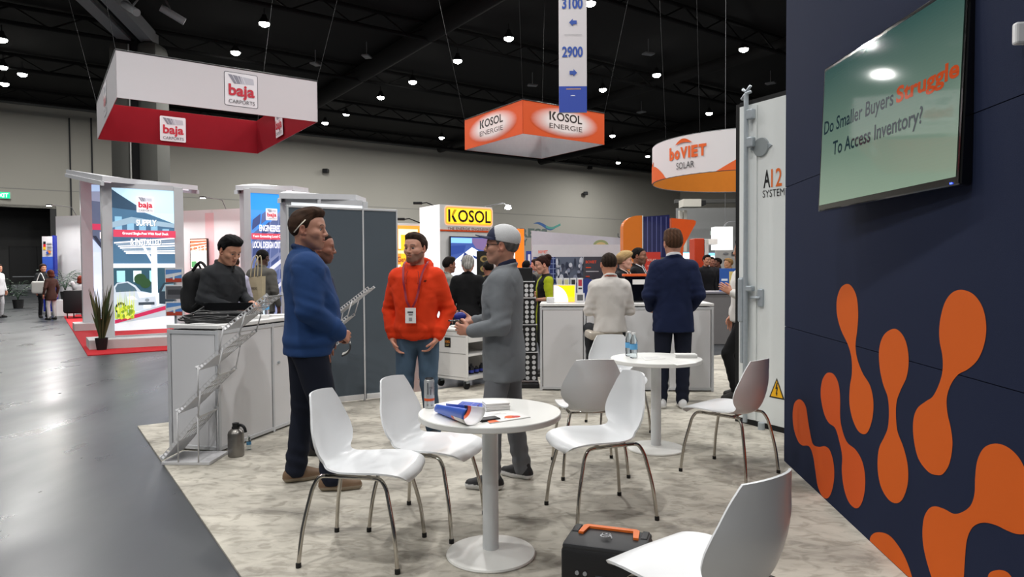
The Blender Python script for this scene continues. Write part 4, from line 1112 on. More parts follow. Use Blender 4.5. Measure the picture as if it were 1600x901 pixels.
hR = rz1 - rz0
for i in range(N + 1):
    for j in range(nz_ + 1): V.append(ring_pt(math.pi - 0.02 + 2 * math.pi * i / N, hR * j / nz_))
wh, og = C('#dddadb'), C('#e2611b')
for i in range(N):
    for j in range(nz_):
        b = i * (nz_ + 1) + j; F.append((b, b + nz_ + 1, b + nz_ + 2, b + 1)); u = (i + 0.5) / N; v = (j + 0.5) / nz_
        edge = 0.0
        if u < 0.055: edge = 0.42 * math.cos(u / 0.055 * math.pi / 2) ** 0.8
        if u > 0.155: edge = 0.62 * min(1, math.sin(min(1, (u - 0.155) / 0.11) * math.pi / 2)) if u < 0.5 else 0.3 + 0.25 * math.sin(u * 18)
        c_.append(wh)
me = bpy.data.meshes.new('ring_banner'); me.from_pydata(V, [], F); a = me.attributes.new('Col', 'FLOAT_COLOR', 'FACE'); a.data.foreach_set('color', [x for c in c_ for x in c])
me.materials.append(cmat('ring_print', 0.7)); me.polygons.foreach_set('use_smooth', [True] * len(F)); o = bpy.data.objects.new('ring_banner', me); COL.objects.link(o); o.parent = rs_
m = MB(); ra = []; rb_ = []
for i in range(96):
    t_ = 2 * math.pi * i / 96; ra.append(m.bm.verts.new(ring_pt(t_, 0.0, rr - 0.02))); rb_.append(m.bm.verts.new(ring_pt(t_, hR, rr - 0.02)))
for i in range(96): m.bm.faces.new((ra[i], ra[(i + 1) % 96], rb_[(i + 1) % 96], rb_[i]))
m.build('inner_banner', mat('banner_gold', '#c9781a', 0.8), rs_, True)
for zf in (0.0, hR): MB().tube([ring_pt(2 * math.pi * i / 64, zf, rr - 0.01) for i in range(64)], 0.014, 6, True).build('ring_tube', M_GREY, rs_)
fm = lambda x, y, d: Vector(ring_pt(math.pi - 0.02 + x / rr, y, rr + 0.01 + d * 2))
a_ = Art((0, 0, 0), (1, 0, 0), (0, -1, 0), fmap=fm)
x0 = 0.98
def ring_edge(u):
    if u < 0.055: return 0.42 * math.cos(u / 0.055 * math.pi / 2) ** 0.8
    if u > 0.155: return 0.62 * math.sin(min(1, (u - 0.155) / 0.11) * math.pi / 2) if u < 0.5 else 0.32 + 0.30 * math.cos((u - .5) * 24)
    return 0.0
for i in range(240):
    ua, ub = i / 240, (i + 1) / 240; ea, eb = ring_edge(ua), ring_edge(ub)
    if ea > 0 or eb > 0: a_.poly([(ua * 2 * math.pi * rr, 0), (ub * 2 * math.pi * rr, 0), (ub * 2 * math.pi * rr, max(eb, .001) * hR), (ua * 2 * math.pi * rr, max(ea, .001) * hR)], '#e2611b'); a_.k -= 1
a_.k += 1
a_.text('b', x0, hR * .42, .17, hR * .34, '#e2611b', .05); a_.text('o', x0 + .19, hR * .42, .17, hR * .24, '#e2611b', .05)
for i, (ch, w_) in enumerate((('V', .21), ('I', .06), ('E', .17), ('T', .19))): a_.text(ch, x0 + (.38, .61, .70, .89)[i], hR * .42, w_, hR * .30, '#e2611b', .05)
a_.text('SOLAR', x0 + .26, hR * .16, .52, hR * .17, '#3d3d40', 0.0)
pts = [(x0 + .22 + .5 * i / 12, hR * (.80 + .13 * math.sin(math.pi * i / 12))) for i in range(13)] + [(x0 + .72 - .5 * i / 12, hR * (.79 + .04 * math.sin(math.pi * i / 12))) for i in range(1, 12)]
a_.poly(pts, '#e2611b'); a_.build('lettering', M_WHT, rs_)
for i in range(4):
    t_ = math.pi / 4 + i * math.pi / 2; MB().tube([ring_pt(t_, hR), (math.cos(t_) * rr * 1.2, math.sin(t_) * rr * 1.2, CEIL - rz0)], 0.006, 5).build('cable', mat('cable_dark', '#08080a', 0.6), rs_)

# ------------------------------------------------------------------ white shell chairs
M_SHELL = mat('chair_shell', '#e2e4e6', 0.32, var=0.01, scale=3, coat=0.2); M_CHR = mat('chrome', '#b9b4ac', 0.13, 1.0, var=0.03)
M_FEET = mat('black_foot', '#141414', 0.6)


def chair_shell_mesh(parent):
    # side profile from the front lip to the top of the back (x forward, z up) with half widths and edge curl
    prof = [(0.275, 0.415, 0.115), (0.268, 0.437, 0.165), (0.235, 0.455, 0.200), (0.15, 0.462, 0.222), (0.05, 0.455, 0.226), (-0.05, 0.445, 0.212), (-0.12, 0.441, 0.188), (-0.165, 0.447, 0.172), (-0.200, 0.470, 0.178), (-0.222, 0.510, 0.205), (-0.236, 0.560, 0.226), (-0.246, 0.610, 0.228), (-0.256, 0.670, 0.212), (-0.262, 0.740, 0.180), (-0.270, 0.800, 0.150), (-0.274, 0.832, 0.132)]
    curl = [-0.015, -0.008, 0.0, 0.008, 0.014, 0.020, 0.030, 0.045, 0.060, 0.070, 0.074, 0.070, 0.062, 0.050, 0.040, 0.034]
    P = smooth_path([Vector(p) for p in prof], 4); Cc = np.interp(np.linspace(0, len(prof) - 1, len(P)), range(len(prof)), curl)
    m = MB(); nv = 16; rows = []
    for i, p in enumerate(P):
        t = P[min(i + 1, len(P) - 1)] - P[max(i - 1, 0)]; tx, tz = t.x, t.y; L = math.hypot(tx, tz); nx, nz = tz / L, -tx / L   # normal to the sitter's side
        row = []
        for j in range(nv + 1):
            v = -1 + 2 * j / nv; f = abs(v) ** 2.2
            top = 0.0
            if i > len(P) - 12: top = -0.012 * f * (i - len(P) + 12) / 12
            row.append(m.bm.verts.new((p.x + nx * Cc[i] * f, p.z * v, p.y + nz * Cc[i] * f + top)))
        rows.append(row)
    for a, b in zip(rows, rows[1:]):
        for j in range(nv): m.bm.faces.new((a[j], a[j + 1], b[j + 1], b[j]))
    bmesh.ops.recalc_face_normals(m.bm, faces=m.bm.faces)
    bmesh.ops.solidify(m.bm, geom=m.bm.faces[:], thickness=0.009)
    o = m.build('seat_shell', M_SHELL, parent, True, True)
    return o


def make_chair():
    t = thing('shell_chair', 'x', 'chair', group='white shell chairs around the round tables')
    chair_shell_mesh(t)
    for s_ in (-1, 1):
        z = 0.437
        MB().tube(smooth_path([(-0.14, s_ * 0.155, z), (-0.175, s_ * 0.165, z - 0.006), (-0.20, s_ * 0.178, z - 0.045), (-0.215, s_ * 0.190, z - 0.10), (-0.245, s_ * 0.215, 0.18), (-0.262, s_ * 0.230, 0.012)], 6), 0.0105, 12).build('leg', M_CHR, t, True)
        MB().tube(smooth_path([(0.10, s_ * 0.165, z), (0.145, s_ * 0.175, z - 0.006), (0.175, s_ * 0.185, z - 0.045), (0.19, s_ * 0.193, z - 0.10), (0.225, s_ * 0.215, 0.18), (0.243, s_ * 0.228, 0.012)], 6), 0.0105, 12).build('leg', M_CHR, t, True)
        MB().tube([(-0.15, s_ * 0.157, z), (0.11, s_ * 0.166, z)], 0.0105, 12).build('seat_rail', M_CHR, t, True)
        for x in (-0.262, 0.243): MB().cyl((x, s_ * (0.230 if x < 0 else 0.228), 0.0), (x, s_ * (0.230 if x < 0 else 0.228), 0.022), 0.0135, seg=12).build('foot_cap', M_FEET, t)
    for x in (-0.10, 0.06): MB().tube([(x, -0.16, 0.432), (x, 0.16, 0.432)], 0.008, 8).build('cross_bar', M_CHR, t, True)
    return t


CH0 = make_chair(); used = False


def chair(x, y, yaw, label):
    global used
    o = CH0 if not used else copy_tree(CH0); used = True
    o.location = (x, y, TOPZ); o.rotation_euler = (0, 0, R(yaw)); o['label'] = label


def quadc(*pp):
    v = Vector((0, 0, 0))
    for p in pp: v += G(*p)
    return v / len(pp)


c = quadc((464, 886), (622, 897), (521, 835), (659, 847)); chair(c.x + 0.02, c.y, -9, 'white shell chair at front left, in front of the man in blue')
c = quadc((577, 826), (705, 850)) + Vector((.22, .95, 0)).normalized() * 0.225; chair(c.x + 0.045, c.y - 0.05, -20, 'white shell chair drawn up to the left side of the near table')
c = quadc((853, 791), (898, 826), (1026, 810), (968, 775)); chair(c.x - 0.01, c.y - 0.04, 199, 'white shell chair right of the near table facing left, behind the black battery box')
chair(0.55, 4.95, 95, 'white shell chair seen from behind, left of the farther table')
chair(1.535, 4.84, 133, 'white shell chair at right in front of the container door, back turned to the camera')
chair(0.625, 2.24, 128, 'large white shell chair cut off at the bottom edge, back turned to the camera')
chair(0.96, 6.22, -82, 'white shell chair facing the camera behind the farther table')

# ------------------------------------------------------------------ round tables
M_TW = mat('table_white', '#e6e6e2', 0.38, var=0.01, scale=2); M_TP = mat('table_column', '#d9dcde', 0.3, var=0.01)


def make_table(c, label, rt=0.362):
    t = thing('round_table', label, 'table', (c.x, c.y, TOPZ), group='round white tables')
    MB().lathe([(0, 0.705), (rt - 0.004, 0.705), (rt, 0.709), (rt, 0.731), (rt - 0.003, 0.735), (0, 0.735)], 72).build('tabletop', M_TW, t, True, True)
    MB().lathe([(0, 0.012), (0.041, 0.012), (0.041, 0.69), (0.09, 0.698), (0.09, 0.705), (0, 0.705)], 40).build('column', M_TP, t, True, True)
    MB().lathe([(0, 0), (0.225, 0), (0.228, 0.006), (0.224, 0.014), (0.19, 0.020), (0.075, 0.030), (0.043, 0.034), (0, 0.034)], 64).build('base', M_TW, t, True, True)
    return t


T1 = quadc((767, 869)); T2 = quadc((1025, 703)); T1.z = T2.z = 0
make_table(T1, 'near round white pedestal table with can and brochures on it'); make_table(T2, 'farther round white pedestal table with water bottles on it')
TZ = TOPZ + 0.735


def on(px, py, z=TZ): return G(px, py, z)


# near table: drink can, rolled brochure, flat brochures, stack of cards
p = on(671, 637); can = thing('drink_can', 'tall slim white and silver drink can with orange band on the near table', 'can', tuple(p))
N = 40; V = []; F = []; c_ = []; pr = [(0.0, 0.0), (0.021, 0.0), (0.0265, 0.006), (0.0265, 0.006), (0.0265, 0.045), (0.0265, 0.062), (0.0265, 0.143), (0.021, 0.152)]
m = MB(); m.lathe(pr, 40); m.build('can_body', mat('can_print', '#c9cccb', 0.3, 0.5), can, True, True)
MB().lathe([(0.0266, 0.040), (0.0269, 0.0405), (0.0269, 0.053), (0.0266, 0.0535)], 40).build('can_band', mat('can_orange', '#d85a2b', 0.4), can, True)
MB().lathe([(0.0, 0.151), (0.0215, 0.151), (0.0225, 0.156), (0.021, 0.158), (0.019, 0.155), (0.0, 0.1545)], 32).build('can_lid', mat('can_dark', '#222428', 0.3, 0.7), can, True, True)
fm = lambda x, y, d: Vector((0.0268 * math.cos(x / 0.0268 - 2.3), 0.0268 * math.sin(x / 0.0268 - 2.3), y))
for i, (x, y, w_, h_) in enumerate(((0.012, 0.075, 0.006, 0.06), (0.024, 0.105, 0.02, 0.02), (0.028, 0.072, 0.004, 0.03), (0.05, 0.07, 0.006, 0.065), (0.008, 0.015, 0.012, 0.018), (0.03, 0.012, 0.014, 0.02))):
    a_ = Art((0, 0, 0), (1, 0, 0), (0, -1, 0), fmap=fm); a_.rect(x, y, x + w_, y + h_, '#4a4c52') if w_ < 0.01 else a_.text('ENERGY' if i < 2 else 'MINT', x, y, w_, h_ * 0.5, '#4a4c52'); a_.build('can_lettering', M_WHT, can)

M_PAPER = mat('paper', '#e9e8e6', 0.6, var=0.01)


def sheet(name, label, cat, corners, z, art=None, th=0.0015, edge=M_PAPER):
    """flat printed sheet from four picture corners on the table"""
    P = [on(px, py, z) for px, py in corners]; c = sum(P, Vector()) / 4
    m = MB(); m.prism([p - c for p in P], (0, 0, th)); o = thing(name, label, cat, tuple(c)); m.build('sheets', edge, o)
    u = (P[1] - P[0]); v = (P[3] - P[0]); lu, lv = u.length, v.length
    fm = lambda x, y, d: (P[0] - c) + u * x + v * y + (P[2] - P[1] - v) * (x * y) + Vector((0, 0, th + 0.0003 + d * 0.2))
    a_ = Art((0, 0, 0), u, (0, 0, 1), fmap=fm)
    if art: art(a_); a_.build('print', M_WHT, o)
    return o


def art_blue(a):
    a.rect(0.01, 0.01, .99, .99, '#3552b4'); rs = random.Random(4)
    for i in range(26):
        x, y = rs.random() * .85, rs.random() * .9; a.poly([(x, y), (x + .15, y + .05), (x + .14, y + .07), (x, y + .02)], ['#7f8fd6', '#243b86', '#b8aee0', '#5a3a6e'][i % 4])


sheet('brochure', 'blue printed brochure lying at the back of the near table', 'brochure', [(690, 650), (722, 627), (760, 630), (736, 655)], TZ + 0.0005, art_blue)


def art_flat(a):
    a.rect(0.01, 0.01, .99, .99, '#ecebe8'); a.poly([(0.0, 0.0), (.25, 0.0), (.12, .35), (0, .2)], '#e0632a')
    a.ell(.62, .25, .15, .14, '#e0632a'); a.ell(.74, .2, .1, .1, '#c9403a'); a.rect(.2, .7, .6, .74, '#b9b9bb'); a.rect(.2, .6, .7, .63, '#c9c9cb')
    for i in range(3): a.ell(.2 + .12 * i, .18, .02, .02, '#555')if False else a.ell(.2 + .12 * i, .18, .015, .02, '#555555')


sheet('brochure', 'white brochure with orange shapes lying flat on the near table', 'brochure', [(765, 662), (829, 652), (793, 641), (748, 646)], TZ + 0.0005, art_flat, 0.004)
# black wallet-like booklet under the roll
bb = on(763, 657, TZ); t = thing('booklet', 'small black booklet beside the rolled blue brochure', 'booklet', tuple(bb)); MB().box((0, 0.01, 0.006), (0.10, 0.06, 0.012), 0.5, 0.003).build('cover', mat('black_card', '#1c1c1f', 0.5), t)
# stack of small cards
st_ = thing('card_stack', 'stack of small white cards on the near table', 'paper stack', tuple(on(775, 640, TZ)), group=None); rs = random.Random(2)
for i in range(10): MB().box((rs.uniform(-.003, .003), rs.uniform(-.003, .003), 0.0022 + i * 0.0042), (0.125, 0.085, 0.0038), 0.28 + rs.uniform(-.03, .03)).build('card', M_PAPER, st_)
# rolled brochure: a curled sheet lying on its back, blue inside-left, white outside-right
rb0 = on(688, 646, TZ); rb1 = on(733, 663, TZ); ax = (rb1 - rb0); L = ax.length + 0.05; axn = ax.normalized(); sd = Vector((-axn.y, axn.x, 0))
if sd.y < 0: sd = -sd
rol = thing('rolled_brochure', 'curled blue and orange brochure rolled up at the front of the near table', 'brochure', tuple(rb0))
NV = 26; V = []; F = []; c_ = []; rr_ = 0.043
for i in range(13):
    s_ = i / 12; r_ = rr_ * (0.75 + 0.55 * s_)
    for j in range(NV + 1):
        ph = R(-215 + 245 * j / NV); V.append(axn * (L * s_ + 0.02 * math.sin(ph)) + sd * (r_ * math.cos(ph) + 0.0) + Vector((0, 0, r_ * math.sin(ph) + r_ + 0.002)))
blu, whi, ora, blk = C('#3f63c4'), C('#ebe9e6'), C('#e0622c'), C('#1d1d22')
for i in range(12):
    for j in range(NV):
        b = i * (NV + 1) + j; F.append((b, b + 1, b + NV + 2, b + NV + 1)); s_ = i / 12
        c_.append(whi if s_ > 0.62 and j > 5 else ora if s_ > 0.5 and j > 5 else blk if s_ > 0.45 and j > 12 else blu)
me = bpy.data.meshes.new('curled_sheet'); me.from_pydata([tuple(v) for v in V], [], F); a = me.attributes.new('Col', 'FLOAT_COLOR', 'FACE'); a.data.foreach_set('color', [x for c in c_ for x in c])
me.materials.append(cmat('brochure_print', 0.35)); me.polygons.foreach_set('use_smooth', [True] * len(F)); o = bpy.data.objects.new('curled_sheet', me); COL.objects.link(o); o.parent = rol
sm_ = o.modifiers.new('thickness', 'SOLIDIFY'); sm_.thickness = 0.0012

# farther table: two bottles, card stack, sheets
M_PET = mat('clear_plastic', '#e8f2f6', 0.05, trans=0.95, ior=1.12); M_LBL = mat('bottle_label', '#5fa6d8', 0.5)


def bottle(pos, label, h=0.205, grp=None, name='water_bottle', cap='#e8e8e8'):
    t = thing(name, label, 'bottle', tuple(pos), group=grp); k = h / 0.205; r = 0.031 * k
    MB().lathe([(0, 0.0), (r * .85, 0.0), (r, 0.008 * k), (r * .93, 0.03 * k), (r, 0.045 * k), (r, 0.115 * k), (r * .94, 0.125 * k), (r * .98, 0.14 * k), (r * .7, 0.165 * k), (r * .42, 0.182 * k), (r * .42, 0.192 * k), (0, 0.192 * k)], 28).build('bottle_body', M_PET, t, True)
    MB().lathe([(0, 0.190 * k), (r * .5, 0.190 * k), (r * .5, 0.205 * k), (0, 0.205 * k)], 20).build('cap', mat('cap_' + cap, cap, 0.5), t, True, True)
    MB().lathe([(r * 1.01, 0.07 * k), (r * 1.02, 0.071 * k), (r * 1.02, 0.112 * k), (r * 1.01, 0.113 * k)], 28).build('paper_label', M_LBL, t, True)
    return t


bottle(on(983, 556), 'clear water bottle with blue label, left of the pair on the farther table'); bottle(on(990, 559), 'clear water bottle with blue label, right of the pair on the farther table')
st_ = thing('card_stack', 'stack of white cards on the farther table', 'paper stack', tuple(on(1071, 558))); rs = random.Random(5)
for i in range(7): MB().box((rs.uniform(-.003, .003), rs.uniform(-.003, .003), 0.002 + i * 0.0042), (0.17, 0.10, 0.0038), -0.1 + rs.uniform(-.03, .03)).build('card', M_PAPER, st_)


def art_lines(a):
    a.rect(0.01, 0.01, .99, .99, '#e6e5e2')
    for i in range(5): a.rect(.1, .2 + .14 * i, .8, .23 + .14 * i, '#c2c2c4')


sheet('leaflet', 'white leaflet lying left of centre on the farther table', 'leaflet', [(1008, 563), (1040, 560), (1033, 556), (1002, 557)], TZ, art_lines)
sheet('leaflet', 'white leaflet at the right rim of the farther table', 'leaflet', [(1058, 571), (1090, 567), (1072, 563), (1044, 565)], TZ, art_lines)

# ------------------------------------------------------------------ portable power station, bottom centre
pf0 = G(878, 897); pk = thing('power_station', 'black portable battery box with orange carry handle on the carpet', 'battery box', (0.42, 3.01, TOPZ), R(-19))
M_PB = mat('battery_black', '#17181b', 0.5, var=0.1, bump=0.2, bscale=300); M_PO = mat('handle_orange', '#e8742a', 0.5)
PWX, PWY, PWZ = 0.372, 0.25, 0.245
MB().box((0, 0, PWZ / 2 + 0.012), (PWX, PWY, PWZ - 0.024), bev=0.022).build('case', M_PB, pk, True, True)
MB().box((0, 0, PWZ), (PWX - 0.012, PWY - 0.012, 0.03), bev=0.012).build('lid', mat('battery_lid', '#2a2b2e', 0.55), pk, True, True)
m = MB(); hy = PWY / 2 - 0.045; zt_ = PWZ + 0.016
m.prism([(-0.135, hy - 0.075, zt_), (-0.112, hy - 0.075, zt_), (-0.100, hy, zt_), (0.100, hy, zt_), (0.112, hy - 0.075, zt_), (0.135, hy - 0.075, zt_), (0.128, hy + 0.012, zt_), (0.112, hy + 0.026, zt_), (-0.112, hy + 0.026, zt_), (-0.128, hy + 0.012, zt_)], (0, 0, 0.010)); m.build('carry_handle', M_PO, pk)
for s_ in (-1, 1): MB().box((s_ * 0.155, hy - 0.01, PWZ + 0.012), (0.03, 0.09, 0.014), bev=0.004).build('handle_pivot', M_PB, pk)
a_ = Art((0, 0, PWZ + 0.0155), (1, 0, 0), (0, 0, 1), v=(0, 1, 0), base=0.003)
for i in range(20):
    t_ = 2 * math.pi * i / 20; c0, s0 = math.cos(t_), math.sin(t_); a_.ell(0.024 * c0 - 0.005, 0.024 * s0 - 0.01, 0.0034, 0.0034, '#c9ccd0', 8)
a_.ell(-0.005, -0.01, 0.019, 0.019, '#c9ccd0', 24); a_.ell(-0.005, -0.01, 0.0165, 0.0165, '#2a2b2e', 24); a_.poly([(-0.012, -0.012), (0.0, -0.002), (-0.004, -0.009), (0.004, -0.008), (-0.008, -0.02), (-0.004, -0.012)], '#c9ccd0'); a_.build('charge_mark', M_WHT, pk)
MB().box((0.02, -PWY / 2 - 0.001, 0.115), (0.10, 0.006, 0.045), bev=0.002).build('display_window', mat('display_grey', '#3a3f45', 0.15), pk)
MB().box((0.05, -PWY / 2 - 0.001, 0.20), (0.03, 0.012, 0.022), bev=0.003).build('latch', M_PB, pk)
for x in (-0.11, -0.075): MB().cyl((x, -PWY / 2 - 0.006, 0.14), (x, -PWY / 2, 0.14), 0.009, seg=16).build('button', mat('button_grey', '#9a9da1', 0.4), pk)
for x in (-0.13, -0.04, 0.10): MB().box((x, -PWY / 2 - 0.001, 0.06), (0.05, 0.005, 0.035), bev=0.002).build('socket', mat('socket_dark', '#0a0a0b', 0.4), pk)

# ------------------------------------------------------------------ counters
M_ALU = mat('aluminium', '#c6c8cb', 0.4, 0.1, var=0.05); M_PNL = mat('panel_white', '#d7d7d9', 0.45, var=0.015, scale=1.5); M_CTOP = mat('counter_top', '#dddddc', 0.4, var=0.01)


def counter(label, o, ux, L, uy, D, H, posts, doors=(), side_l=True):
    """o: front left floor corner, ux along the front, uy into the depth"""
    t = thing('counter', label, 'counter', (o[0], o[1], TOPZ)); H = H - TOPZ
    pt = []
    f = -uy
    for x in posts:
        for y in (0, D):
            m = MB(); m.box(tuple(ux * x + uy * y + Vector((0, 0, H / 2 - 0.02))), (0.028, 0.028, H - 0.04), math.atan2(ux.y, ux.x), 0.004); m.build('post', M_ALU, t)
    for z in (0.03, H - 0.06):
        for y in (0, D): MB().box(tuple(ux * (L / 2) + uy * y + Vector((0, 0, z))), (L, 0.024, 0.032), math.atan2(ux.y, ux.x), 0.004).build('rail', M_ALU, t)
        for x in (0, L): MB().box(tuple(ux * x + uy * (D / 2) + Vector((0, 0, z))), (0.024, D, 0.032), math.atan2(ux.y, ux.x), 0.004).build('rail', M_ALU, t)
    for a, b in zip(posts, posts[1:]):
        MB().box(tuple(ux * ((a + b) / 2) + Vector((0, 0, H / 2 - 0.02))), (b - a - 0.045, 0.012, H - 0.085), math.atan2(ux.y, ux.x)).build('panel', M_PNL, t)
        MB().box(tuple(ux * ((a + b) / 2) + uy * D + Vector((0, 0, H / 2 - 0.02))), (b - a - 0.045, 0.012, H - 0.085), math.atan2(ux.y, ux.x)).build('panel', M_PNL, t)
    for x in (0, L): MB().box(tuple(ux * x + uy * (D / 2) + Vector((0, 0, H / 2 - 0.02))), (0.012, D - 0.045, H - 0.085), math.atan2(ux.y, ux.x)).build('panel', M_PNL, t)
    MB().box(tuple(ux * (L / 2) + uy * (D / 2) + Vector((0, 0, H - 0.015))), (L + 0.03, D + 0.03, 0.03), math.atan2(ux.y, ux.x), 0.004).build('counter_top', M_CTOP, t)
    for x, z in doors:
        c = ux * x - uy * 0.0 + Vector((0, 0, z)); MB().cyl(c, c - uy * 0.022, 0.012, seg=14).build('lock', M_GAL, t, True, True)
    return t


# left counter: its long door side runs away from the camera
cA = G(343, 709); ux = Vector((0.265, 0.964, 0)).normalized(); uyL = Vector((-ux.y, ux.x, 0))
LC_O, LC_X, LC_Y, LC_H = cA, ux, uyL, 1.035
counter('white panelled counter at left with cables and leaflets on top', cA, ux, 1.30, uyL, 0.46, 1.035, (0.0, 0.72, 1.30), ((0.80, 0.62),))
# right counter
cR = G(846, 611); cR2 = G(1113, 613); uxr = (cR2 - cR); LR = uxr.length; uxr.normalize(); uyr = Vector((-uxr.y, uxr.x, 0))
HR = at(900, 474, cR.y).z
counter('white panelled counter in front of the man in the white shirt', cR, uxr, LR, uyr, 0.55, HR, (0.0, 0.52, LR * 0.74, LR), ((0.56, 0.5),))


def onc(a, b, z=0): return LC_O + LC_X * a + LC_Y * b + Vector((0, 0, LC_H + z))
def onr(a, b, z=0): return cR + uxr * a + uyr * b + Vector((0, 0, HR + z))


# things on the left counter
M_BLKP = mat('black_plastic_case', '#131417', 0.42); M_CAB = mat('black_cable', '#0f1012', 0.45)
pc = onc(0.35, 0.25); t = thing('black_case', 'flat black tray-like case lying on the left counter', 'case', tuple(pc), math.atan2(0.12, 1))
MB().box((0, 0.10, 0.062), (0.40, 0.30, 0.035), bev=0.01).build('lower_shell', M_BLKP, t); MB().prism([(-.21, .26, .08), (.21, .26, .08), (.21, .24, .15), (-.21, .24, .15)], (0, 0.012, 0)).build('raised_lid', M_BLKP, t); MB().prism([(-.21, -.04, .08), (-.21, .25, .08), (-.21, .24, .12)], (0.012, 0, 0)).build('lid_side', M_BLKP, t)
t = thing('cable_coil', 'coil of thick black cables on the left corner of the left counter', 'cable', tuple(onc(0.24, 0.27)))
rs = random.Random(9)
for i in range(6):
    cxn, cyn = rs.uniform(-.03, .03), rs.uniform(-.03, .03); r0 = rs.uniform(.15, .19)
    pts = [(cxn + r0 * math.cos(a) * 1.15, cyn + r0 * math.sin(a) * 0.95, 0.012 + i * 0.0085 + 0.006 * math.sin(3 * a + i)) for a in [2 * math.pi * k / 32 for k in range(32)]]
    MB().tube(pts, 0.0085, 8, True).build('cable_loop', M_CAB, t, True)
MB().tube(smooth_path([(0.1, 0.1, 0.05), (-0.1, 0.12, 0.09), (-0.22, 0.05, 0.05), (-0.2, -0.1, 0.03), (0.05, -0.17, 0.03), (0.2, -0.12, 0.05)], 6), 0.009, 8).build('cable_end', M_CAB, t, True)
bottle(onc(0.92, 0.2), 'clear water bottle with blue label on the left counter')
for i, (a, b, dx, dy, dz_, nm, lb) in enumerate(((1.08, 0.24, .26, .20, .012, 'leaflet_pile', 'low pile of white leaflets on the left counter beside the water bottle'), (0.74, 0.17, .20, .10, .03, 'leaflet_box', 'shallow pale box of leaflets on the left counter left of the bottle'))):
    p = onc(a, b); t = thing(nm, lb, 'paper', tuple(p), 0.4)
    for k in range(3): MB().box((0.003 * k, -0.002 * k, dz_ * (k + 0.5) / 3), (dx, dy, dz_ / 3.2), 0.03 * k, 0.001).build('leaflet_layer', M_PAPER, t)


# ------------------------------------------------------------------ zigzag literature racks
M_RK = mat('rack_white', '#cfcfd1', 0.4, var=0.02)


def slat_rack(label, loc, rz=0.0, k=1.0):
    t = thing('literature_rack', label, 'brochure rack', tuple(loc), rz, group='white zigzag literature racks'); t.scale = (k, k, k)
    Wd = 0.30
    MB().box((0.10, Wd / 2, 0.012), (0.37, Wd + 0.02, 0.024), bev=0.004).build('base_plate', M_RK, t)
    segs = [((-0.085, 0.045), (0.20, 0.375)), ((0.045, 0.395), (0.355, 0.69)), ((0.20, 0.72), (0.525, 0.985)), ((0.405, 1.02), (0.74, 1.275))]
    for (x0, z0), (x1, z1) in segs:
        d = Vector((x1 - x0, 0, z1 - z0)); L = d.length; d.normalize(); n = Vector((-d.z, 0, d.x)); o = Vector((x0, 0, z0))
        for y in (0.0, Wd):
            m = MB(); hw = 0.014; NH = 14
            # perforated side rail: two thin edges with rungs so that the holes are open
            for s_ in (-1, 1): m.prism([o + n * (s_ * hw) + Vector((0, y - .001, 0)), o + n * (s_ * (hw - .004)) + Vector((0, y - .001, 0)), o + d * L + n * (s_ * (hw - .004)) + Vector((0, y - .001, 0)), o + d * L + n * (s_ * hw) + Vector((0, y - .001, 0))], (0, 0.003, 0))
            for q in range(NH + 1):
                c = o + d * (L * q / NH); a = c - d * 0.0065; b = c + d * 0.0065
                m.prism([a - n * hw + Vector((0, y, 0)), b - n * hw + Vector((0, y, 0)), b + n * hw + Vector((0, y, 0)), a + n * hw + Vector((0, y, 0))], (0, 0.002, 0))
            m.build('side_rail', M_RK, t)
        # shelf back with cut-outs: frame bars and a lattice
        bk = o - n * 0.012
        def bar(a, b, y0, y1):
            MB().prism([bk + d * a + Vector((0, y0, 0)), bk + d * b + Vector((0, y0, 0)), bk + d * b + Vector((0, y1, 0)), bk + d * a + Vector((0, y1, 0))], tuple(n * 0.002)).build('shelf_bar', M_RK, t)
        bar(0.0, L * .42, 0, Wd); bar(L * .94, L, 0, Wd)
        for q in range(7): y = Wd * q / 6; bar(L * .42, L * .94, max(0, y - 0.011), min(Wd, y + 0.011))
        bar(L * .62, L * .66, 0, Wd); bar(L * .78, L * .82, 0, Wd)
        MB().prism([o - n * 0.012 + Vector((0, 0, 0)), o + n * 0.03, o + n * 0.03 + Vector((0, Wd, 0)), o - n * 0.012 + Vector((0, Wd, 0))], tuple(d * -0.002)).build('shelf_lip', M_RK, t)
    rods = [((0.045, 0.02), (0.045, 0.40)), ((0.20, 0.36), (0.225, 0.56)), ((0.205, 0.52), (0.21, 0.74)), ((0.355, 0.68), (0.40, 0.88)), ((0.37, 0.85), (0.41, 1.04)), ((0.525, 0.98), (0.575, 1.14)), ((0.20, 0.02), (0.20, 0.37))]
    for (x0, z0), (x1, z1) in rods:
        for y in (-0.006, Wd + 0.006): MB().tube([(x0, y, z0), (x1, y, z1)], 0.0055, 8).build('link_rod', M_RK, t, True)
    return t


rk = G(262, 727, TOPZ); slat_rack('white perforated zigzag literature rack standing in front of the left counter', (rk.x + 0.03, rk.y + 0.02, TOPZ), R(-2))
rk2 = Vector((-2.20, 6.93, TOPZ)); slat_rack('white perforated literature rack half hidden behind the man in the blue sweater', rk2, 0)
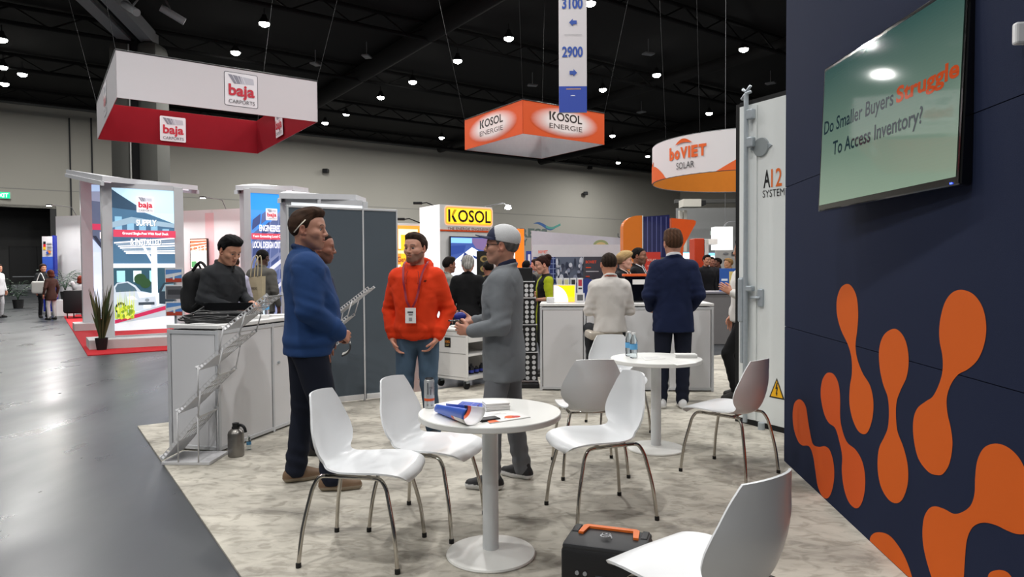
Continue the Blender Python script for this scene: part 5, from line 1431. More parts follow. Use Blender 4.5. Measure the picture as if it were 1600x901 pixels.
# white open folder held on the second rack
p = at(531, 549, 6.75); t = thing('white_tray', 'white curved tray with a dark speckled rim on the far literature rack', 'tray', tuple(p), 0.2)
m = MB(); rows = []
for i in range(9):
    a = R(-80 + 100 * i / 8); rows.append([m.bm.verts.new((0.10 * math.cos(a), y, 0.09 * math.sin(a) + 0.05)) for y in (-0.02, 0.24)])
for a, b in zip(rows, rows[1:]): m.bm.faces.new((a[0], a[1], b[1], b[0]))
bmesh.ops.solidify(m.bm, geom=m.bm.faces[:], thickness=0.006); m.build('shell', M_PAPER, t, True, True)
MB().tube([(0.103 * math.cos(R(-80 + 100 * i / 8)), -0.022, 0.092 * math.sin(R(-80 + 100 * i / 8)) + 0.05) for i in range(9)], 0.009, 8).build('dark_rim', mat('dark_rim', '#2a2b2d', 0.6, var=0.6, scale=90), t, True)

# steel flask and small bottle on the carpet
p = G(369, 712, TOPZ); t = thing('steel_flask', 'large brushed steel flask with black lid on the carpet by the left counter', 'flask', tuple(p), R(-10))
MB().lathe([(0, 0), (0.056, 0), (0.061, 0.006), (0.061, 0.175), (0.056, 0.195), (0.038, 0.212), (0.030, 0.218), (0, 0.218)], 40).build('flask_body', mat('brushed_steel', '#8a8783', 0.32, 0.9, var=0.08, scale=40), t, True, True)
MB().lathe([(0, 0.216), (0.030, 0.216), (0.030, 0.232), (0.024, 0.236), (0.026, 0.262), (0, 0.266)], 28).build('lid', M_BLKP, t, True, True)
MB().tube(smooth_path([(0.0, 0, 0.243), (0.05, 0, 0.245), (0.075, 0, 0.225), (0.085, 0, 0.19)], 5), [0.012] * 16, 10).build('lid_spout', M_BLKP, t, True)
p = G(389, 702, TOPZ); bottle(p, 'small clear bottle on the carpet right of the steel flask', 0.12)

# ------------------------------------------------------------------ grey display panels
g0 = G(505, 634); g1 = G(622, 621); gu = (g1 - g0); gu.z = 0; GL = gu.length; gu.normalize(); gv = Vector((-gu.y, gu.x, 0)); ga = math.atan2(gu.y, gu.x)
GH = 2.14; M_GP = mat('panel_slate', '#4a545d', 0.75, var=0.03, scale=2, bump=0.15, bscale=300)
t = thing('partition_screen', 'dark slate grey display partition with thin aluminium posts', 'partition', (g0.x, g0.y, TOPZ))
xs = [0.0, GL * 0.50, GL]
m1 = at(567, 400, 7.6); xm = (m1.x - g0.x) / gu.x; xs = [-0.35, xm, GL]
for a, b in zip(xs, xs[1:]): MB().box(tuple(gu * ((a + b) / 2) + Vector((0, 0, GH / 2 + 0.02))), (b - a - 0.016, 0.03, GH - 0.086), ga).build('panel', M_GP, t)
for x in xs: MB().box(tuple(gu * x + Vector((0, 0, GH / 2))), (0.018, 0.045, GH), ga, 0.003).build('post', M_ALU, t)
for a, b in zip(xs, xs[1:]):
    MB().box(tuple(gu * ((a + b) / 2) + Vector((0, 0, GH - 0.012))), (b - a - 0.018, 0.045, 0.024), ga, 0.004).build('top_rail', M_ALU, t)
    MB().box(tuple(gu * ((a + b) / 2) + Vector((0, 0, 0.045))), (b - a - 0.03, 0.06, 0.06), ga, 0.004).build('bottom_rail', mat('rail_white', '#dcdcdc', 0.4), t)

# ------------------------------------------------------------------ white trolley cabinet
pt = G(730, 611); pt.z = TOPZ; uL = Vector((-0.80, 0.60, 0)); uR = Vector((0.60, 0.80, 0)); M_TC = mat('trolley_white', '#dcdbd8', 0.4, var=0.02)
t = thing('trolley_cabinet', 'white wheeled cabinet with open shelf between the orange hoodie and the grey suit', 'cabinet', tuple(pt)); za, zb_ = 0.13, 0.70; aL = math.atan2(uL.y, uL.x)
LLn, LRn = 0.52, 0.55
def bx(name, a0, a1, b0, b1, z0, z1, m_, bev=0.0):
    c = uL * ((a0 + a1) / 2) + uR * ((b0 + b1) / 2) + Vector((0, 0, (z0 + z1) / 2)); return MB().box(tuple(c), (a1 - a0, b1 - b0, z1 - z0), aL, bev).build(name, m_, t)
bx('side_panel', 0, LLn, 0, 0.03, za, zb_, M_TC, 0.008); bx('side_panel', 0, LLn, LRn - 0.03, LRn, za, zb_, M_TC, 0.008); bx('back_panel', LLn - 0.03, LLn, 0.03, LRn - 0.03, za, zb_, M_TC)
bx('top', -0.01, LLn + 0.01, -0.01, LRn + 0.01, zb_, zb_ + 0.035, M_TC, 0.012); bx('bottom', 0, LLn, 0, LRn, za - 0.02, za + 0.025, M_TC, 0.006); bx('shelf', 0.01, LLn, 0.03, LRn - 0.03, 0.40, 0.425, M_TC); bx('front_panel', 0, 0.02, 0.03, LRn - 0.03, 0.57, zb_, M_TC)
bx('seam', 0.02, LLn - 0.02, -0.003, 0.002, 0.43, 0.437, mat('seam_grey', '#9c9c9a', 0.5)); bx('seam', 0.02, LLn - 0.02, -0.003, 0.002, 0.64, 0.646, mat('seam_grey', '#9c9c9a', 0.5))
for a in (0.05, LLn - 0.05):
    for b in (0.05, LRn - 0.05):
        c = uL * a + uR * b; MB().cyl(c + Vector((0, 0, 0.05)) - uL * 0.014, c + Vector((0, 0, 0.05)) + uL * 0.014, 0.05, seg=20).build('wheel', M_RUB, t, True, True); MB().box(tuple(c + Vector((0, 0, 0.095))), (0.05, 0.05, 0.05), aL).build('castor', M_GAL, t)
a_ = Art(uL * 0.36, -uL, -uR, base=0.002); a_.rect(0, 0.5, 0.10, 0.62, '#15130f'); a_.text('KOSOL', 0.01, 0.555, 0.08, 0.03, '#e08a2a', 0.03); a_.rect(0.02, 0.535, 0.08, 0.54, '#c9b070'); a_.rect(0.02, 0.52, 0.07, 0.525, '#c9b070'); a_.build('sticker', M_WHT, t)
for i, (b, h_) in enumerate(((0.12, .10), (0.22, .13), (0.32, .09), (0.42, .12))):
    c = pt + uL * 0.12 + uR * b + Vector((0, 0, 0.158)); q = thing('spray_bottle', ('first', 'second', 'third', 'fourth')[i] + ' dark bottle with blue band on the lower trolley shelf', 'bottle', tuple(c), group='dark bottles on the trolley shelf')
    MB().lathe([(0, 0), (.03, 0), (.032, .01), (.032, h_ * .7), (.014, h_ * .85), (.014, h_), (0, h_)], 16).build('bottle_body', mat('dark_bottle', '#1d2028', 0.3), q, True, True); MB().lathe([(.0325, .02), (.0328, .021), (.0328, .05), (.0325, .051)], 16).build('band', mat('blue_band', '#3a49b0', 0.4), q, True)
pp = pt + uL * 0.25 + uR * 0.25 + Vector((0, 0, zb_ + 0.035)); q = thing('white_tray', 'low white tray lying on top of the white trolley', 'tray', tuple(pp), 0.5); MB().box((0, 0, 0.012), (0.30, 0.2, 0.024), bev=0.006).build('tray_body', M_PAPER, q)

# ------------------------------------------------------------------ black panel tower with round discs
pq = G(829, 606); M_PBK = mat('tower_black', '#111214', 0.5); M_DISC = mat('disc_pale', '#cfd0d2', 0.35)
t = thing('disc_display_tower', 'narrow black tower of stacked panels with rows of pale discs beside the right counter', 'display tower', (pq.x - 0.075, pq.y + 0.05, TOPZ)); me_disc = None
MB().box((0, 0, 0.03), (0.36, 0.30, 0.06), bev=0.01).build('foot', M_PBK, t)
zc = 0.075
for k, (w_, h_, n_) in enumerate(((0.33, 0.36, 4), (0.31, 0.34, 4), (0.29, 0.33, 4), (0.26, 0.20, 3))):
    MB().box((0, 0, zc + h_ / 2), (w_, 0.10, h_ - 0.012), bev=0.006).build('panel_box', M_PBK, t); MB().box((0, -0.005, zc + h_ - 0.004), (w_ + 0.01, 0.115, 0.010)).build('edge_strip', M_DISC, t)
    rows_ = 6 if k < 3 else 4
    for r_ in range(rows_ - 1):
        for q in range(4):
            x = (q - 1.5) * w_ / 4.2; z = zc + h_ * (r_ + 0.6) / (rows_ - 0.4)
            if me_disc is None:
                o = MB().cyl((0, -0.006, 0), (0, 0.004, 0), 0.024, seg=14).build('disc', M_DISC, t); me_disc = o.data
            else:
                o = bpy.data.objects.new('disc', me_disc); COL.objects.link(o); o.parent = t
            o.location = (x, -0.051, z)
    zc += h_
MB().box((0, 0.0, zc + 0.09), (0.22, 0.09, 0.16), bev=0.01).build('panel_box', M_PBK, t)

# ------------------------------------------------------------------ things on the right counter and the stool
t = thing('lit_display_box', 'small glowing white and yellow light box on the right counter', 'light box', tuple(onr(0.28, 0.25))); YD = cR.y + 0.2
MB().box((0, 0.03, 0.11), (0.27, 0.05, 0.22), bev=0.004).build('box_frame', M_PNL, t)
a_ = Art((-0.125, 0.003, 0.01), (1, 0, 0), (0, -1, 0)); a_.rect(0, 0, .25, .20, '#f3b300'); a_.rect(0.13, 0, .25, .06, '#e89a2a'); a_.ell(0, 0, .17, .20, '#fff8e6', 16, 0, 90) if False else a_.poly([(0, 0)] + [(.17 * math.cos(R(9 * i)), .20 * math.sin(R(9 * i))) for i in range(11)], '#fffaf0'); a_.build('lit_face', cmat('lightbox_face', 0.4, emit=1.6), t)
t = thing('picture_frame', 'small clear frame with dark print right of the glowing light box', 'frame', tuple(onr(0.47, 0.18))); MB().box((0, 0, 0.06), (0.11, 0.008, 0.12), bev=0.002).build('frame', M_PNL, t)
a_ = Art((-0.055, -0.005, 0), (1, 0, 0), (0, -1, 0)); a_.rect(.02, .03, .09, .10, '#55565a'); a_.build('picture', M_WHT, t)
t = thing('card_holder', 'small white block left of the glowing light box', 'holder', tuple(onr(0.11, 0.2))); MB().box((0, 0, 0.035), (0.10, 0.06, 0.07), bev=0.012).build('holder_body', M_PNL, t, True, True)
for i in range(4):
    t = thing('boxed_sample', ['pale upright sample box, leftmost of four behind the light box', 'second pale sample box behind the light box', 'third sample box with dark print behind the light box', 'rightmost sample box with red print behind the light box'][i], 'box', tuple(onr(0.22 + 0.085 * i, 0.42)), group='sample boxes on the right counter')
    MB().box((0, 0, 0.15), (0.07, 0.05, 0.30), bev=0.003).build('box_body', M_PNL, t); a_ = Art((-0.035, -0.026, 0), (1, 0, 0), (0, -1, 0)); a_.rect(.012, .20, .058, .28, ('#d9d5b8', '#d3cf9c', '#2b2c2e', '#b03040')[i]); a_.rect(.012, .16, .058, .18, '#2b2c2e'); a_.build('box_print', M_WHT, t)
t = thing('counter_monitor', 'black screen with an orange top edge standing on the right counter', 'monitor', tuple(onr(1.18, 0.3)))
MB().box((0, 0, 0.16), (0.34, 0.05, 0.32), bev=0.006).build('casing', M_GLOSS, t); MB().box((0, -0.004, 0.335), (0.38, 0.09, 0.03), bev=0.004).build('orange_edge', mat('edge_orange', '#e0602a', 0.5), t); MB().box((0.03, -0.027, 0.25), (0.20, 0.004, 0.06)).build('paper_strip', M_PAPER, t)
p = at(943, 560, 7.55); p.z = 0; t = thing('bar_stool', 'chrome bar stool with a cream padded seat under the man in the white shirt', 'stool', tuple(p), R(4)); SZ = at(943, 516, 7.55).z
MB().box((0, 0, SZ - 0.045), (0.37, 0.34, 0.09), bev=0.028).build('seat_pad', mat('stool_cream', '#bcb3a6', 0.35, 0.3), t, True, True)
for x in (-0.10, 0.10):
    for y in (-0.10, 0.10): MB().tube([(x * 0.8, y * 0.8, SZ - 0.08), (x * 1.6, y * 1.6, 0.012)], 0.0125, 10).build('leg', M_CHR, t, True)
MB().tube([(0.145 * math.cos(a), 0.145 * math.sin(a), 0.27) for a in [2 * math.pi * k / 24 for k in range(24)]], 0.009, 8, True).build('foot_ring', M_CHR, t, True)

# ------------------------------------------------------------------ carport company's booth, left
M_RCARP = mat('red_carpet', '#b5131f', 0.9, var=0.08, scale=12, bump=0.4, bscale=200)
r0 = G(137, 556); r1 = G(257, 549); r2 = G(95, 490)
t = MB().prism([r0, r0 + DB * 12, r0 + DB * 7 + DA * 6.5, r0 + DA * ((r2 - r0).length - 0.8)], (0, 0, 0.015)).build('red_carpet', M_RCARP); tag(t, 'bright red booth carpet under the lit carport pictures', 'carpet')
M_ALB = mat('display_frame', '#c6c7ca', 0.5, 0.0, var=0.03); M_PLAT = mat('display_plinth', '#c2c1c0', 0.6)
aB = math.atan2(DB.y, DB.x)


def art_car(a, w, h):
    a.grad(0, 0, w, h, '#dfe6ee', '#bfe0f2', 6)
    a.poly([(0, .66 * h), (w * .55, .80 * h), (w * .78, .76 * h), (w, .72 * h), (w, .50 * h), (0, .50 * h)], '#d7dbe0')
    a.poly([(0, h * .93), (.30 * w, .86 * h), (.55 * w, .83 * h), (w, .76 * h), (w, .38 * h), (0, .38 * h)], '#476a86')
    a.poly([(0, h * .99), (.10 * w, .96 * h), (.55 * w, .84 * h), (0, .86 * h)], '#31475c')
    for i in range(5): a.rect(w * (.04 + .19 * i), .70 * h, w * (.15 + .19 * i), .80 * h - .02 * i * h, '#86b6cf')
    a.poly([(0, .76 * h), (.30 * w, .80 * h), (w, .76 * h), (w, .73 * h), (.3 * w, .755 * h), (0, .72 * h)], '#8fa9ba')
    for i in range(7): a.poly([(.02 * w + i * .03 * w, .62 * h - i * .012 * h), (w, .66 * h - i * .018 * h), (w, .648 * h - i * .018 * h), (.02 * w + i * .03 * w, .610 * h - i * .012 * h)], ['#f4f6f8', '#8fa3b3', '#dfe5ea'][i % 3])
    a.rect(0, .26 * h, w, .45 * h, '#2f4f5e'); a.rect(0, .44 * h, w, .47 * h, '#e8edf0')
    for i in range(4): a.rect(w * (.05 + .26 * i), .34 * h, w * (.18 + .26 * i), .42 * h, ('#9fd4de', '#d9eef0')[i % 2])
    for cx, cy, r_ in ((.42, .36, .10), (.5, .33, .09), (.9, .36, .08)): a.ell(cx * w, cy * h, r_ * w, r_ * w, '#2c4a2e')
    a.poly([(.45 * w, .60 * h), (.47 * w, .62 * h), (.62 * w, .50 * h), (.60 * w, .48 * h)], '#f0f2f4'); a.rect(.60 * w, .20 * h, .70 * w, .60 * h, '#e6ecf2')
    # dark car then silver car
    a.poly([(.72 * w, .18 * h), (.72 * w, .28 * h), (.80 * w, .33 * h), (w, .34 * h), (w, .17 * h)], '#27343f'); a.poly([(.76 * w, .27 * h), (.82 * w, .32 * h), (.98 * w, .325 * h), (.98 * w, .27 * h)], '#6f8c99')
    car = [(0, .16 * h), (0, .31 * h), (.05 * w, .335 * h), (.22 * w, .345 * h), (.34 * w, .315 * h), (.42 * w, .275 * h), (.58 * w, .26 * h), (.66 * w, .235 * h), (.68 * w, .17 * h), (.60 * w, .145 * h), (.2 * w, .12 * h)]
    a.poly(car, '#b9c4cf'); a.poly([(.02 * w, .30 * h), (.06 * w, .328 * h), (.21 * w, .336 * h), (.33 * w, .30 * h), (.36 * w, .275 * h), (.03 * w, .27 * h)], '#4a6170'); a.poly([(.36 * w, .27 * h), (.56 * w, .258 * h), (.64 * w, .235 * h), (.40 * w, .225 * h)], '#dde4ea')
    a.poly([(.20 * w, .235 * h), (.30 * w, .24 * h), (.36 * w, .215 * h), (.24 * w, .215 * h)], '#f4f7fa'); a.rect(.38 * w, .175 * h, .64 * w, .195 * h, '#39424b'); a.rect(.46 * w, .15 * h, .58 * w, .175 * h, '#f1f1ee'); a.ell(.52 * w, .21 * h, .035 * w, .012 * h, '#7c8790'); a.ell(.10 * w, .155 * h, .09 * w, .045 * h, '#1c2126'); a.ell(.10 * w, .155 * h, .055 * w, .028 * h, '#9aa3ab')
    a.poly([(0, .02 * h), (0, .13 * h), (.3 * w, .12 * h), (w, .20 * h), (w, .10 * h)], '#aab2bb'); a.poly([(0, 0), (w, .0), (w, .10 * h), (0, .05 * h)], '#cfd2d8'); a.poly([(0, .05 * h), (w, .155 * h), (w, .185 * h), (0, .075 * h)], '#b22a50')
    for i in range(16):
        x = w * (.02 + .018 * i + (i % 3) * .004); a.poly([(x - .012 * w, .085 * h), (x + .012 * w, .085 * h), (x + (.02 if i % 2 else -.02) * w, (.20 + .03 * (i % 4)) * h)], ('#b9c43a', '#8da32c', '#d6d75a')[i % 3])
    rb_ = random.Random(3)
    for i in range(40): a.ell(w * rb_.uniform(.02, .30), h * rb_.uniform(.09, .17), w * .022, h * .014, ('#b9c43a', '#8da32c', '#cfd060', '#6f8a2c')[i % 4], 8)
    a.rect(0, .655 * h, w, .705 * h, '#c8415a')
    a.text('SUPPLY', .366 * w, .732 * h, .33 * w, .045 * h, '#3f5c70', .03); a.text('SUPPLY', .36 * w, .735 * h, .33 * w, .045 * h, '#f6f6f8', .03); a.text('Ground Single-Post With Roof Deck', .14 * w, .667 * h, .74 * w, .024 * h, '#f6f6f8', .03); a.text('& INSTALLED', .266 * w, .597 * h, .50 * w, .045 * h, '#3f5c70', .03); a.text('& INSTALLED', .26 * w, .60 * h, .50 * w, .045 * h, '#f6f6f8', .03)
    baja_logo(a, .37 * w, .83 * h, .28 * w, False)


def art_panels(a, w, h):
    a.grad(0, 0, w, h, '#8d93b0', '#2f8fe0', 8)
    a.poly([(0, 0), (w, 0), (w, .93 * h), (.0, .62 * h)], '#7b84a6')
    for j in range(9):
        for i in range(4):
            x0 = w * (i * .25 + .02); y0 = h * (.02 + .10 * j) + x0 * .35 * h / w * .5; c_ = '#3d4b78' if (i + j) % 2 else '#56648f'
            a.poly([(x0, y0), (x0 + .22 * w, y0 + .05 * h), (x0 + .24 * w, y0 + .125 * h), (x0 + .02 * w, y0 + .075 * h)], c_) if y0 < .78 * h else None
    a.poly([(0, .30 * h), (w, .52 * h), (w, .55 * h), (0, .34 * h)], '#d5d8e6'); a.poly([(0, .10 * h), (w, .36 * h), (w, .39 * h), (0, .13 * h)], '#c9cde0')
    a.rect(0, .655 * h, w, .70 * h, '#cc4a5c'); a.text('ENGINEERED TO', .22 * w, .715 * h, .78 * w, .05 * h, '#f4f4f8', .025); a.text('Years Exceeding Local Codes', .03 * w, .665 * h, .92 * w, .024 * h, '#f6f6f8', .03); a.text('LOCAL DESIGN CRITERIA', .03 * w, .59 * h, .94 * w, .05 * h, '#f4f4f8', .025)
    baja_logo(a, .40 * w, .80 * h, .32 * w, False)


def lit_display(label, o, w, z0, z1, art, postw=0.16, post_z=None, dep=0.35, extra_l=0.0, both=True, plinth=True):
    """o: left floor end of the picture; picture runs along DB and faces the camera side"""
    t = thing('lit_picture_display', label, 'display', tuple(o)); pz = post_z or z1 + 0.08
    for x in ((-postw / 2, w + postw / 2) if both else (w + postw / 2,)): MB().box(tuple(DB * x + Vector((0, 0, pz / 2))), (postw, dep, pz), aB, 0.004).build('post', M_ALB, t)
    MB().box(tuple(DB * (w / 2) + Vector((0, 0, (z0 + z1) / 2))), (w, dep * 0.8, z1 - z0), aB).build('light_box', M_ALB, t)
    MB().box(tuple(DB * (w / 2) + Vector((0, 0, z1 + 0.05))), (w, dep * 0.9, 0.10), aB).build('head_rail', M_ALB, t)
    if plinth: MB().prism([DB * (-0.45) + nF * 0.55, DB * (w + 0.2) + nF * 0.75, DB * (w + 0.2) - nF * 0.3, DB * (-0.45) - nF * 0.3], (0, 0, 0.17)).build('plinth', M_PLAT, t)
    a_ = Art(nF * (dep * 0.4) + Vector((0, 0, z0)), DB, nF, step=0.0015, base=0.003); art(a_, w, z1 - z0); a_.build('lit_picture', cmat('backlit_picture', 0.35, emit=0.75), t)
    return t


def dlen_at(o, px):           # distance along DB from o seen at this picture column
    k = (px - 800) / FPX; return (k * o.y - o.x) / (DB.x - k * DB.y)


oD1 = G(182, 544); oD1 = oD1 + DA * 0.45; oD1.z = 0.015
w1 = dlen_at(oD1, 272); ztop = at(182, 291, oD1.y).z
lit_display('tall backlit carport picture with a silver car and the words SUPPLY and INSTALLED', oD1, w1, 0.30, ztop - 0.05, art_car, 0.17)
o2 = at(145, 420, 17.4); o2.z = 0.015; w2 = 1.6; z2 = at(140, 290, 17.4).z


def art_side(a, w, h):
    a.grad(0, 0, w, h, '#dbe6f2', '#a7c4e6', 6); a.poly([(0, .60 * h), (w * .28, .42 * h), (w, .36 * h), (w, .95 * h), (0, .90 * h)], '#58647c'); a.poly([(0, .95 * h), (w, .98 * h), (w, .84 * h), (0, .88 * h)], '#8791a8')
    a.rect(0, .665 * h, w, .71 * h, '#c23a5c'); a.poly([(0, .62 * h), (w * .05, .62 * h), (w * .3, .42 * h), (w * .24, .42 * h)], '#2e3444'); a.text('INSTALL', .1 * w, .60 * h, .5 * w, .05 * h, '#f6f6f8', .03)


lit_display('second backlit carport picture, narrow strip seen left of the silver car picture', o2, w2, 0.25, z2, art_side, 0.24)
# slatted solar canopy over both pictures
M_CAN = mat('canopy_grey', '#cfd0d4', 0.5, 0.0); M_CANW = mat('canopy_soffit_glow', '#e6e8ee', 0.4, emit=0.7)  # soffit panels are no lamps; their glow carries light falling on the underside


def canopy(label, corners, n=4):
    t = thing('solar_canopy', label, 'canopy', tuple(corners[0])); o = corners[0]; P = [c - o for c in corners]
    MB().prism(P, (0, 0, 0.10)).build('deck', M_CAN, t)
    for i in range(n):
        a, b = (i + 0.12) / n, (i + 0.88) / n
        q_ = [P[0].lerp(P[1], a).lerp(P[3].lerp(P[2], a), .15), P[0].lerp(P[1], b).lerp(P[3].lerp(P[2], b), .15), P[0].lerp(P[1], b).lerp(P[3].lerp(P[2], b), .85), P[0].lerp(P[1], a).lerp(P[3].lerp(P[2], a), .85)]
        MB().prism([v - Vector((0, 0, 0.03)) for v in q_], (0, 0, 0.03)).build('soffit_panel', M_CANW, t)
    for a in (0.0, 0.5, 1.0): MB().prism([P[0].lerp(P[1], a) - Vector((.03, 0, .08)), P[0].lerp(P[1], a) + Vector((.03, 0, -.08)), P[3].lerp(P[2], a) + Vector((.03, 0, -.08)), P[3].lerp(P[2], a) - Vector((.03, 0, .08))], (0, 0, 0.08)).build('beam', M_CAN, t)
    return t


y1 = oD1.y - 0.6
canopy('grey tilted canopy with pale soffit panels over the two carport pictures at left', [at(160, 283, y1), at(309, 297, y1 + 2.3), at(250, 292, y1 + 6), at(103, 271, y1 + 4.0)], 4)
oD3 = at(390, 420, 14.6); oD3.z = 0.015; w3 = dlen_at(oD3, 446)
lit_display('backlit picture of blue solar panels reading ENGINEERED TO, behind the man in blue', oD3, w3, 0.25, at(390, 303, 14.6).z, art_panels, 0.14)
canopy('grey canopy above the blue solar panel picture', [at(368, 297, 14.2), at(458, 297, 15.6), at(482, 300, 17), at(398, 293, 17)], 2)


def art_letters(a, w, h):
    a.grad(0, 0, w, h, '#dfe3e8', '#e8ecef', 4); a.text('CUSTOM STEEL CARPORTS', .04 * w, .93 * h, .92 * w, .045 * h, '#23252a', .03); a.poly([(0, .2 * h), (w, .5 * h), (w, .6 * h), (0, .3 * h)], '#9fb8c9')


oD4 = at(452, 420, 12.4); oD4.z = 0.015; w4 = dlen_at(oD4, 563)
lit_display('pale lit picture with dark lettering along its top, behind the slate partition', oD4, w4, 0.25, at(452, 318, 12.4).z, art_letters, 0.10, plinth=False)
canopy('grey canopy above the slate partition with pale soffit panels', [at(436, 310, 12.0), at(556, 312, 13.0), at(572, 317, 14.4), at(450, 305, 14.6)], 3)

# long white booth wall behind
bw0 = G(92, 489); bw0.z = 0; kk = at(388, 348, 21.5); kk.z = 0; bd = (kk - bw0); BL = bd.length; bd.normalize(); bh = at(92, 338, bw0.y).z; bn_ = Vector((bd.y, -bd.x, 0)); ba = math.atan2(bd.y, bd.x)
t = thing('booth_wall', 'long white booth back wall behind the carport pictures with a faint pink stripe', 'booth wall', tuple(bw0)); nP = 6
for i in range(nP): MB().box(tuple(bd * (BL * (i + .5) / nP) + Vector((0, 0, bh / 2))), (BL / nP - 0.012, 0.08, bh), ba).build('wall_panel', M_PNL, t)
a_ = Art(bn_ * 0.045, bd, bn_, step=0.003); u_ = BL * .80; a_.rect(u_, 0.1, u_ + 0.35, bh - 0.1, '#dcb9bd'); a_.build('pink_stripe', M_WHT, t)
u_ = (at(279, 380, 21.6) - bw0).dot(bd); tvp = bw0 + bd * (u_) + bn_ * 0.12; zt2, zb2 = at(279, 372, 21.6).z, at(279, 420, 21.6).z
t = thing('wall_screen', 'screen with an orange and white carport picture on the white booth wall', 'television', (tvp.x, tvp.y, zb2)); MB().box(tuple(bd * 0.32 + Vector((0, 0, (zt2 - zb2) / 2))), (0.70, 0.06, zt2 - zb2), ba).build('casing', M_GLOSS, t)
a_ = Art(bn_ * 0.035, bd, bn_, step=0.002, base=0.003); H_ = zt2 - zb2; a_.rect(0, .02, .64, H_ - .02, '#e9e4dc'); a_.rect(0, H_ * .6, .64, H_ - .02, '#c77a5a')
for i in range(7): a_.poly([(0, H_ * (.58 + .06 * i)), (.64, H_ * (.70 + .04 * i)), (.64, H_ * (.72 + .04 * i)), (0, H_ * (.60 + .06 * i))], ('#f1ece6', '#a85a44')[i % 2])
for x in (.1, .3, .42, .58): a_.rect(x, .05, x + .02, H_ * .75, '#f8f6f2')
a_.rect(0.05, .05, .25, H_ * .25, '#4f8a5a'); a_.build('screen_picture', M_LIT, t)

for i, u_ in enumerate((0.12, 0.42, 0.68, 0.9)):  # added lamps that brighten the white booth wall
    q = bw0 + bd * (BL * u_) + bn_ * 1.0 + Vector((0, 0, bh + 0.25)); t = thing('arm_spotlight', ('first', 'second', 'third', 'fourth')[i] + ' small added spotlight from the left, brightening the white carport booth wall', 'lamp', tuple(q), ba)
    MB().tube([(0, 1.0, -.3), (0, .8, .02), (0, 0, .05)], .012, 6).build('arm', M_GREY, t); MB().box((0, 0, 0.03), (.16, .12, .05), bev=.01).build('lamp_head', M_RUB, t); MB().box((0, 0, 0.0), (.12, .09, .01)).build('lamp_lens', M_LENS, t)
    o = add_lamp(q.x, q.y, q.z - 0.03, 75, 0.14); o.rotation_euler = (R(-30), 0, ba)
# stools, plants, armchair, roller banner at far left
def palm(label, loc, h, n=9, spread=0.5, name='potted_palm', pot=('#d7d7d6', 0.16, 0.30), grp=None, col='#3d5a35', seed=1, leaflets=True):
    t = thing(name, label, 'plant', tuple(loc), group=grp); rs = random.Random(seed); ml = mat('leaf_' + col, col, 0.5, var=0.25, scale=6)
    MB().lathe([(0, 0), (pot[1] * .8, 0), (pot[1], pot[2]), (pot[1] * .9, pot[2]), (pot[1] * .85, pot[2] * .9), (0, pot[2] * .9)], 20).build('pot', mat('pot_' + pot[0], pot[0], 0.5), t, True, True)
    for i in range(n):
        a = 2 * math.pi * i / n + rs.uniform(-.3, .3); sp = spread * rs.uniform(.6, 1.0); hh = h * rs.uniform(.75, 1.0); m = MB(); pts = []
        for k in range(8):
            f = k / 7; pts.append(Vector((math.cos(a) * sp * f ** 1.5, math.sin(a) * sp * f ** 1.5, pot[2] * .9 + (hh - pot[2]) * (f - (0.28 * f ** 3 if leaflets else 0)))))
        m.tube(pts, 0.006, 5)
        if leaflets:
            for k in range(2, 8):
                for s_ in (-1, 1):
                    p = pts[k]; d = Vector((math.cos(a + s_ * 1.1), math.sin(a + s_ * 1.1), -.25)) * 0.42 * (1.1 - k / 9); w_ = Vector((math.cos(a), math.sin(a), 0)) * 0.04
                    m.prism([p, p + d * .5 + w_, p + d, p + d * .5 - w_], (0, 0, 0.002))
        m.build('frond' if leaflets else 'grass_blade', ml, t)
    return t


def grass(label, loc, h, seed=3):
    t = thing('potted_grass', label, 'plant', tuple(loc)); rs = random.Random(seed); MB().lathe([(0, 0), (.08, 0), (.11, .22), (.10, .22), (.095, .18), (0, .18)], 20).build('pot', M_RUB, t, True, True)
    for c_ in range(2):
        m = MB()
        for i in range(34):
            a = rs.uniform(0, 6.28); sp = rs.uniform(.01, .20); hh = h * rs.uniform(.55, 1.0); b = Vector((math.cos(a) * .05 * rs.random(), math.sin(a) * .05 * rs.random(), .17)); w_ = Vector((-math.sin(a), math.cos(a), 0)) * .0035
            p1 = b + Vector((math.cos(a) * sp * .3, math.sin(a) * sp * .3, (hh - .2) * .6)); p2 = b + Vector((math.cos(a) * sp, math.sin(a) * sp, hh - .2))
            m.prism([b - w_, b + w_, p1 + w_, p2, p1 - w_], Vector((math.cos(a), math.sin(a), 0)) * .002)
        tag(m.build('grass_tuft', mat('grass_%d' % c_, ('#3c4a2a', '#5d5a38')[c_], 0.7, var=0.3), t), kind='stuff')
    return t


grass('tall dark potted grass in front of the carport pictures', G(165, 545, 0.015) + Vector((0, -0.12, 0)), 1.25)
pb = G(101, 478); t = thing('planter_box', 'white square planter box left of the black armchair', 'planter', tuple(G(103, 494)), 0.5); MB().box((0, 0, 0.28), (0.5, 0.5, 0.56), bev=0.02).build('planter_body', M_PNL, t)
palm('potted palm on the white planter box beside the black armchair', G(103, 494) + Vector((0, 0, 0.57)), 1.35, 9, 0.75, pot=('#2a2a2a', 0.15, 0.25), seed=4, col='#2f4a34')
palm('potted palm behind the blue roller banner', G(93, 484) + Vector((-2.6, 1.4, 0)), 1.6, 9, 0.8, pot=('#1d1d1d', 0.2, 0.35), seed=8, col='#2f4a34')
pa = G(124, 496, 0.015); t = thing('armchair', 'black upholstered armchair on the red carpet beside the palm', 'armchair', tuple(pa), R(10)); M_ARM = mat('armchair_black', '#17171a', 0.6)
MB().box((0, 0, 0.30), (0.62, 0.60, 0.30), bev=0.05).build('seat', M_ARM, t, True, True)
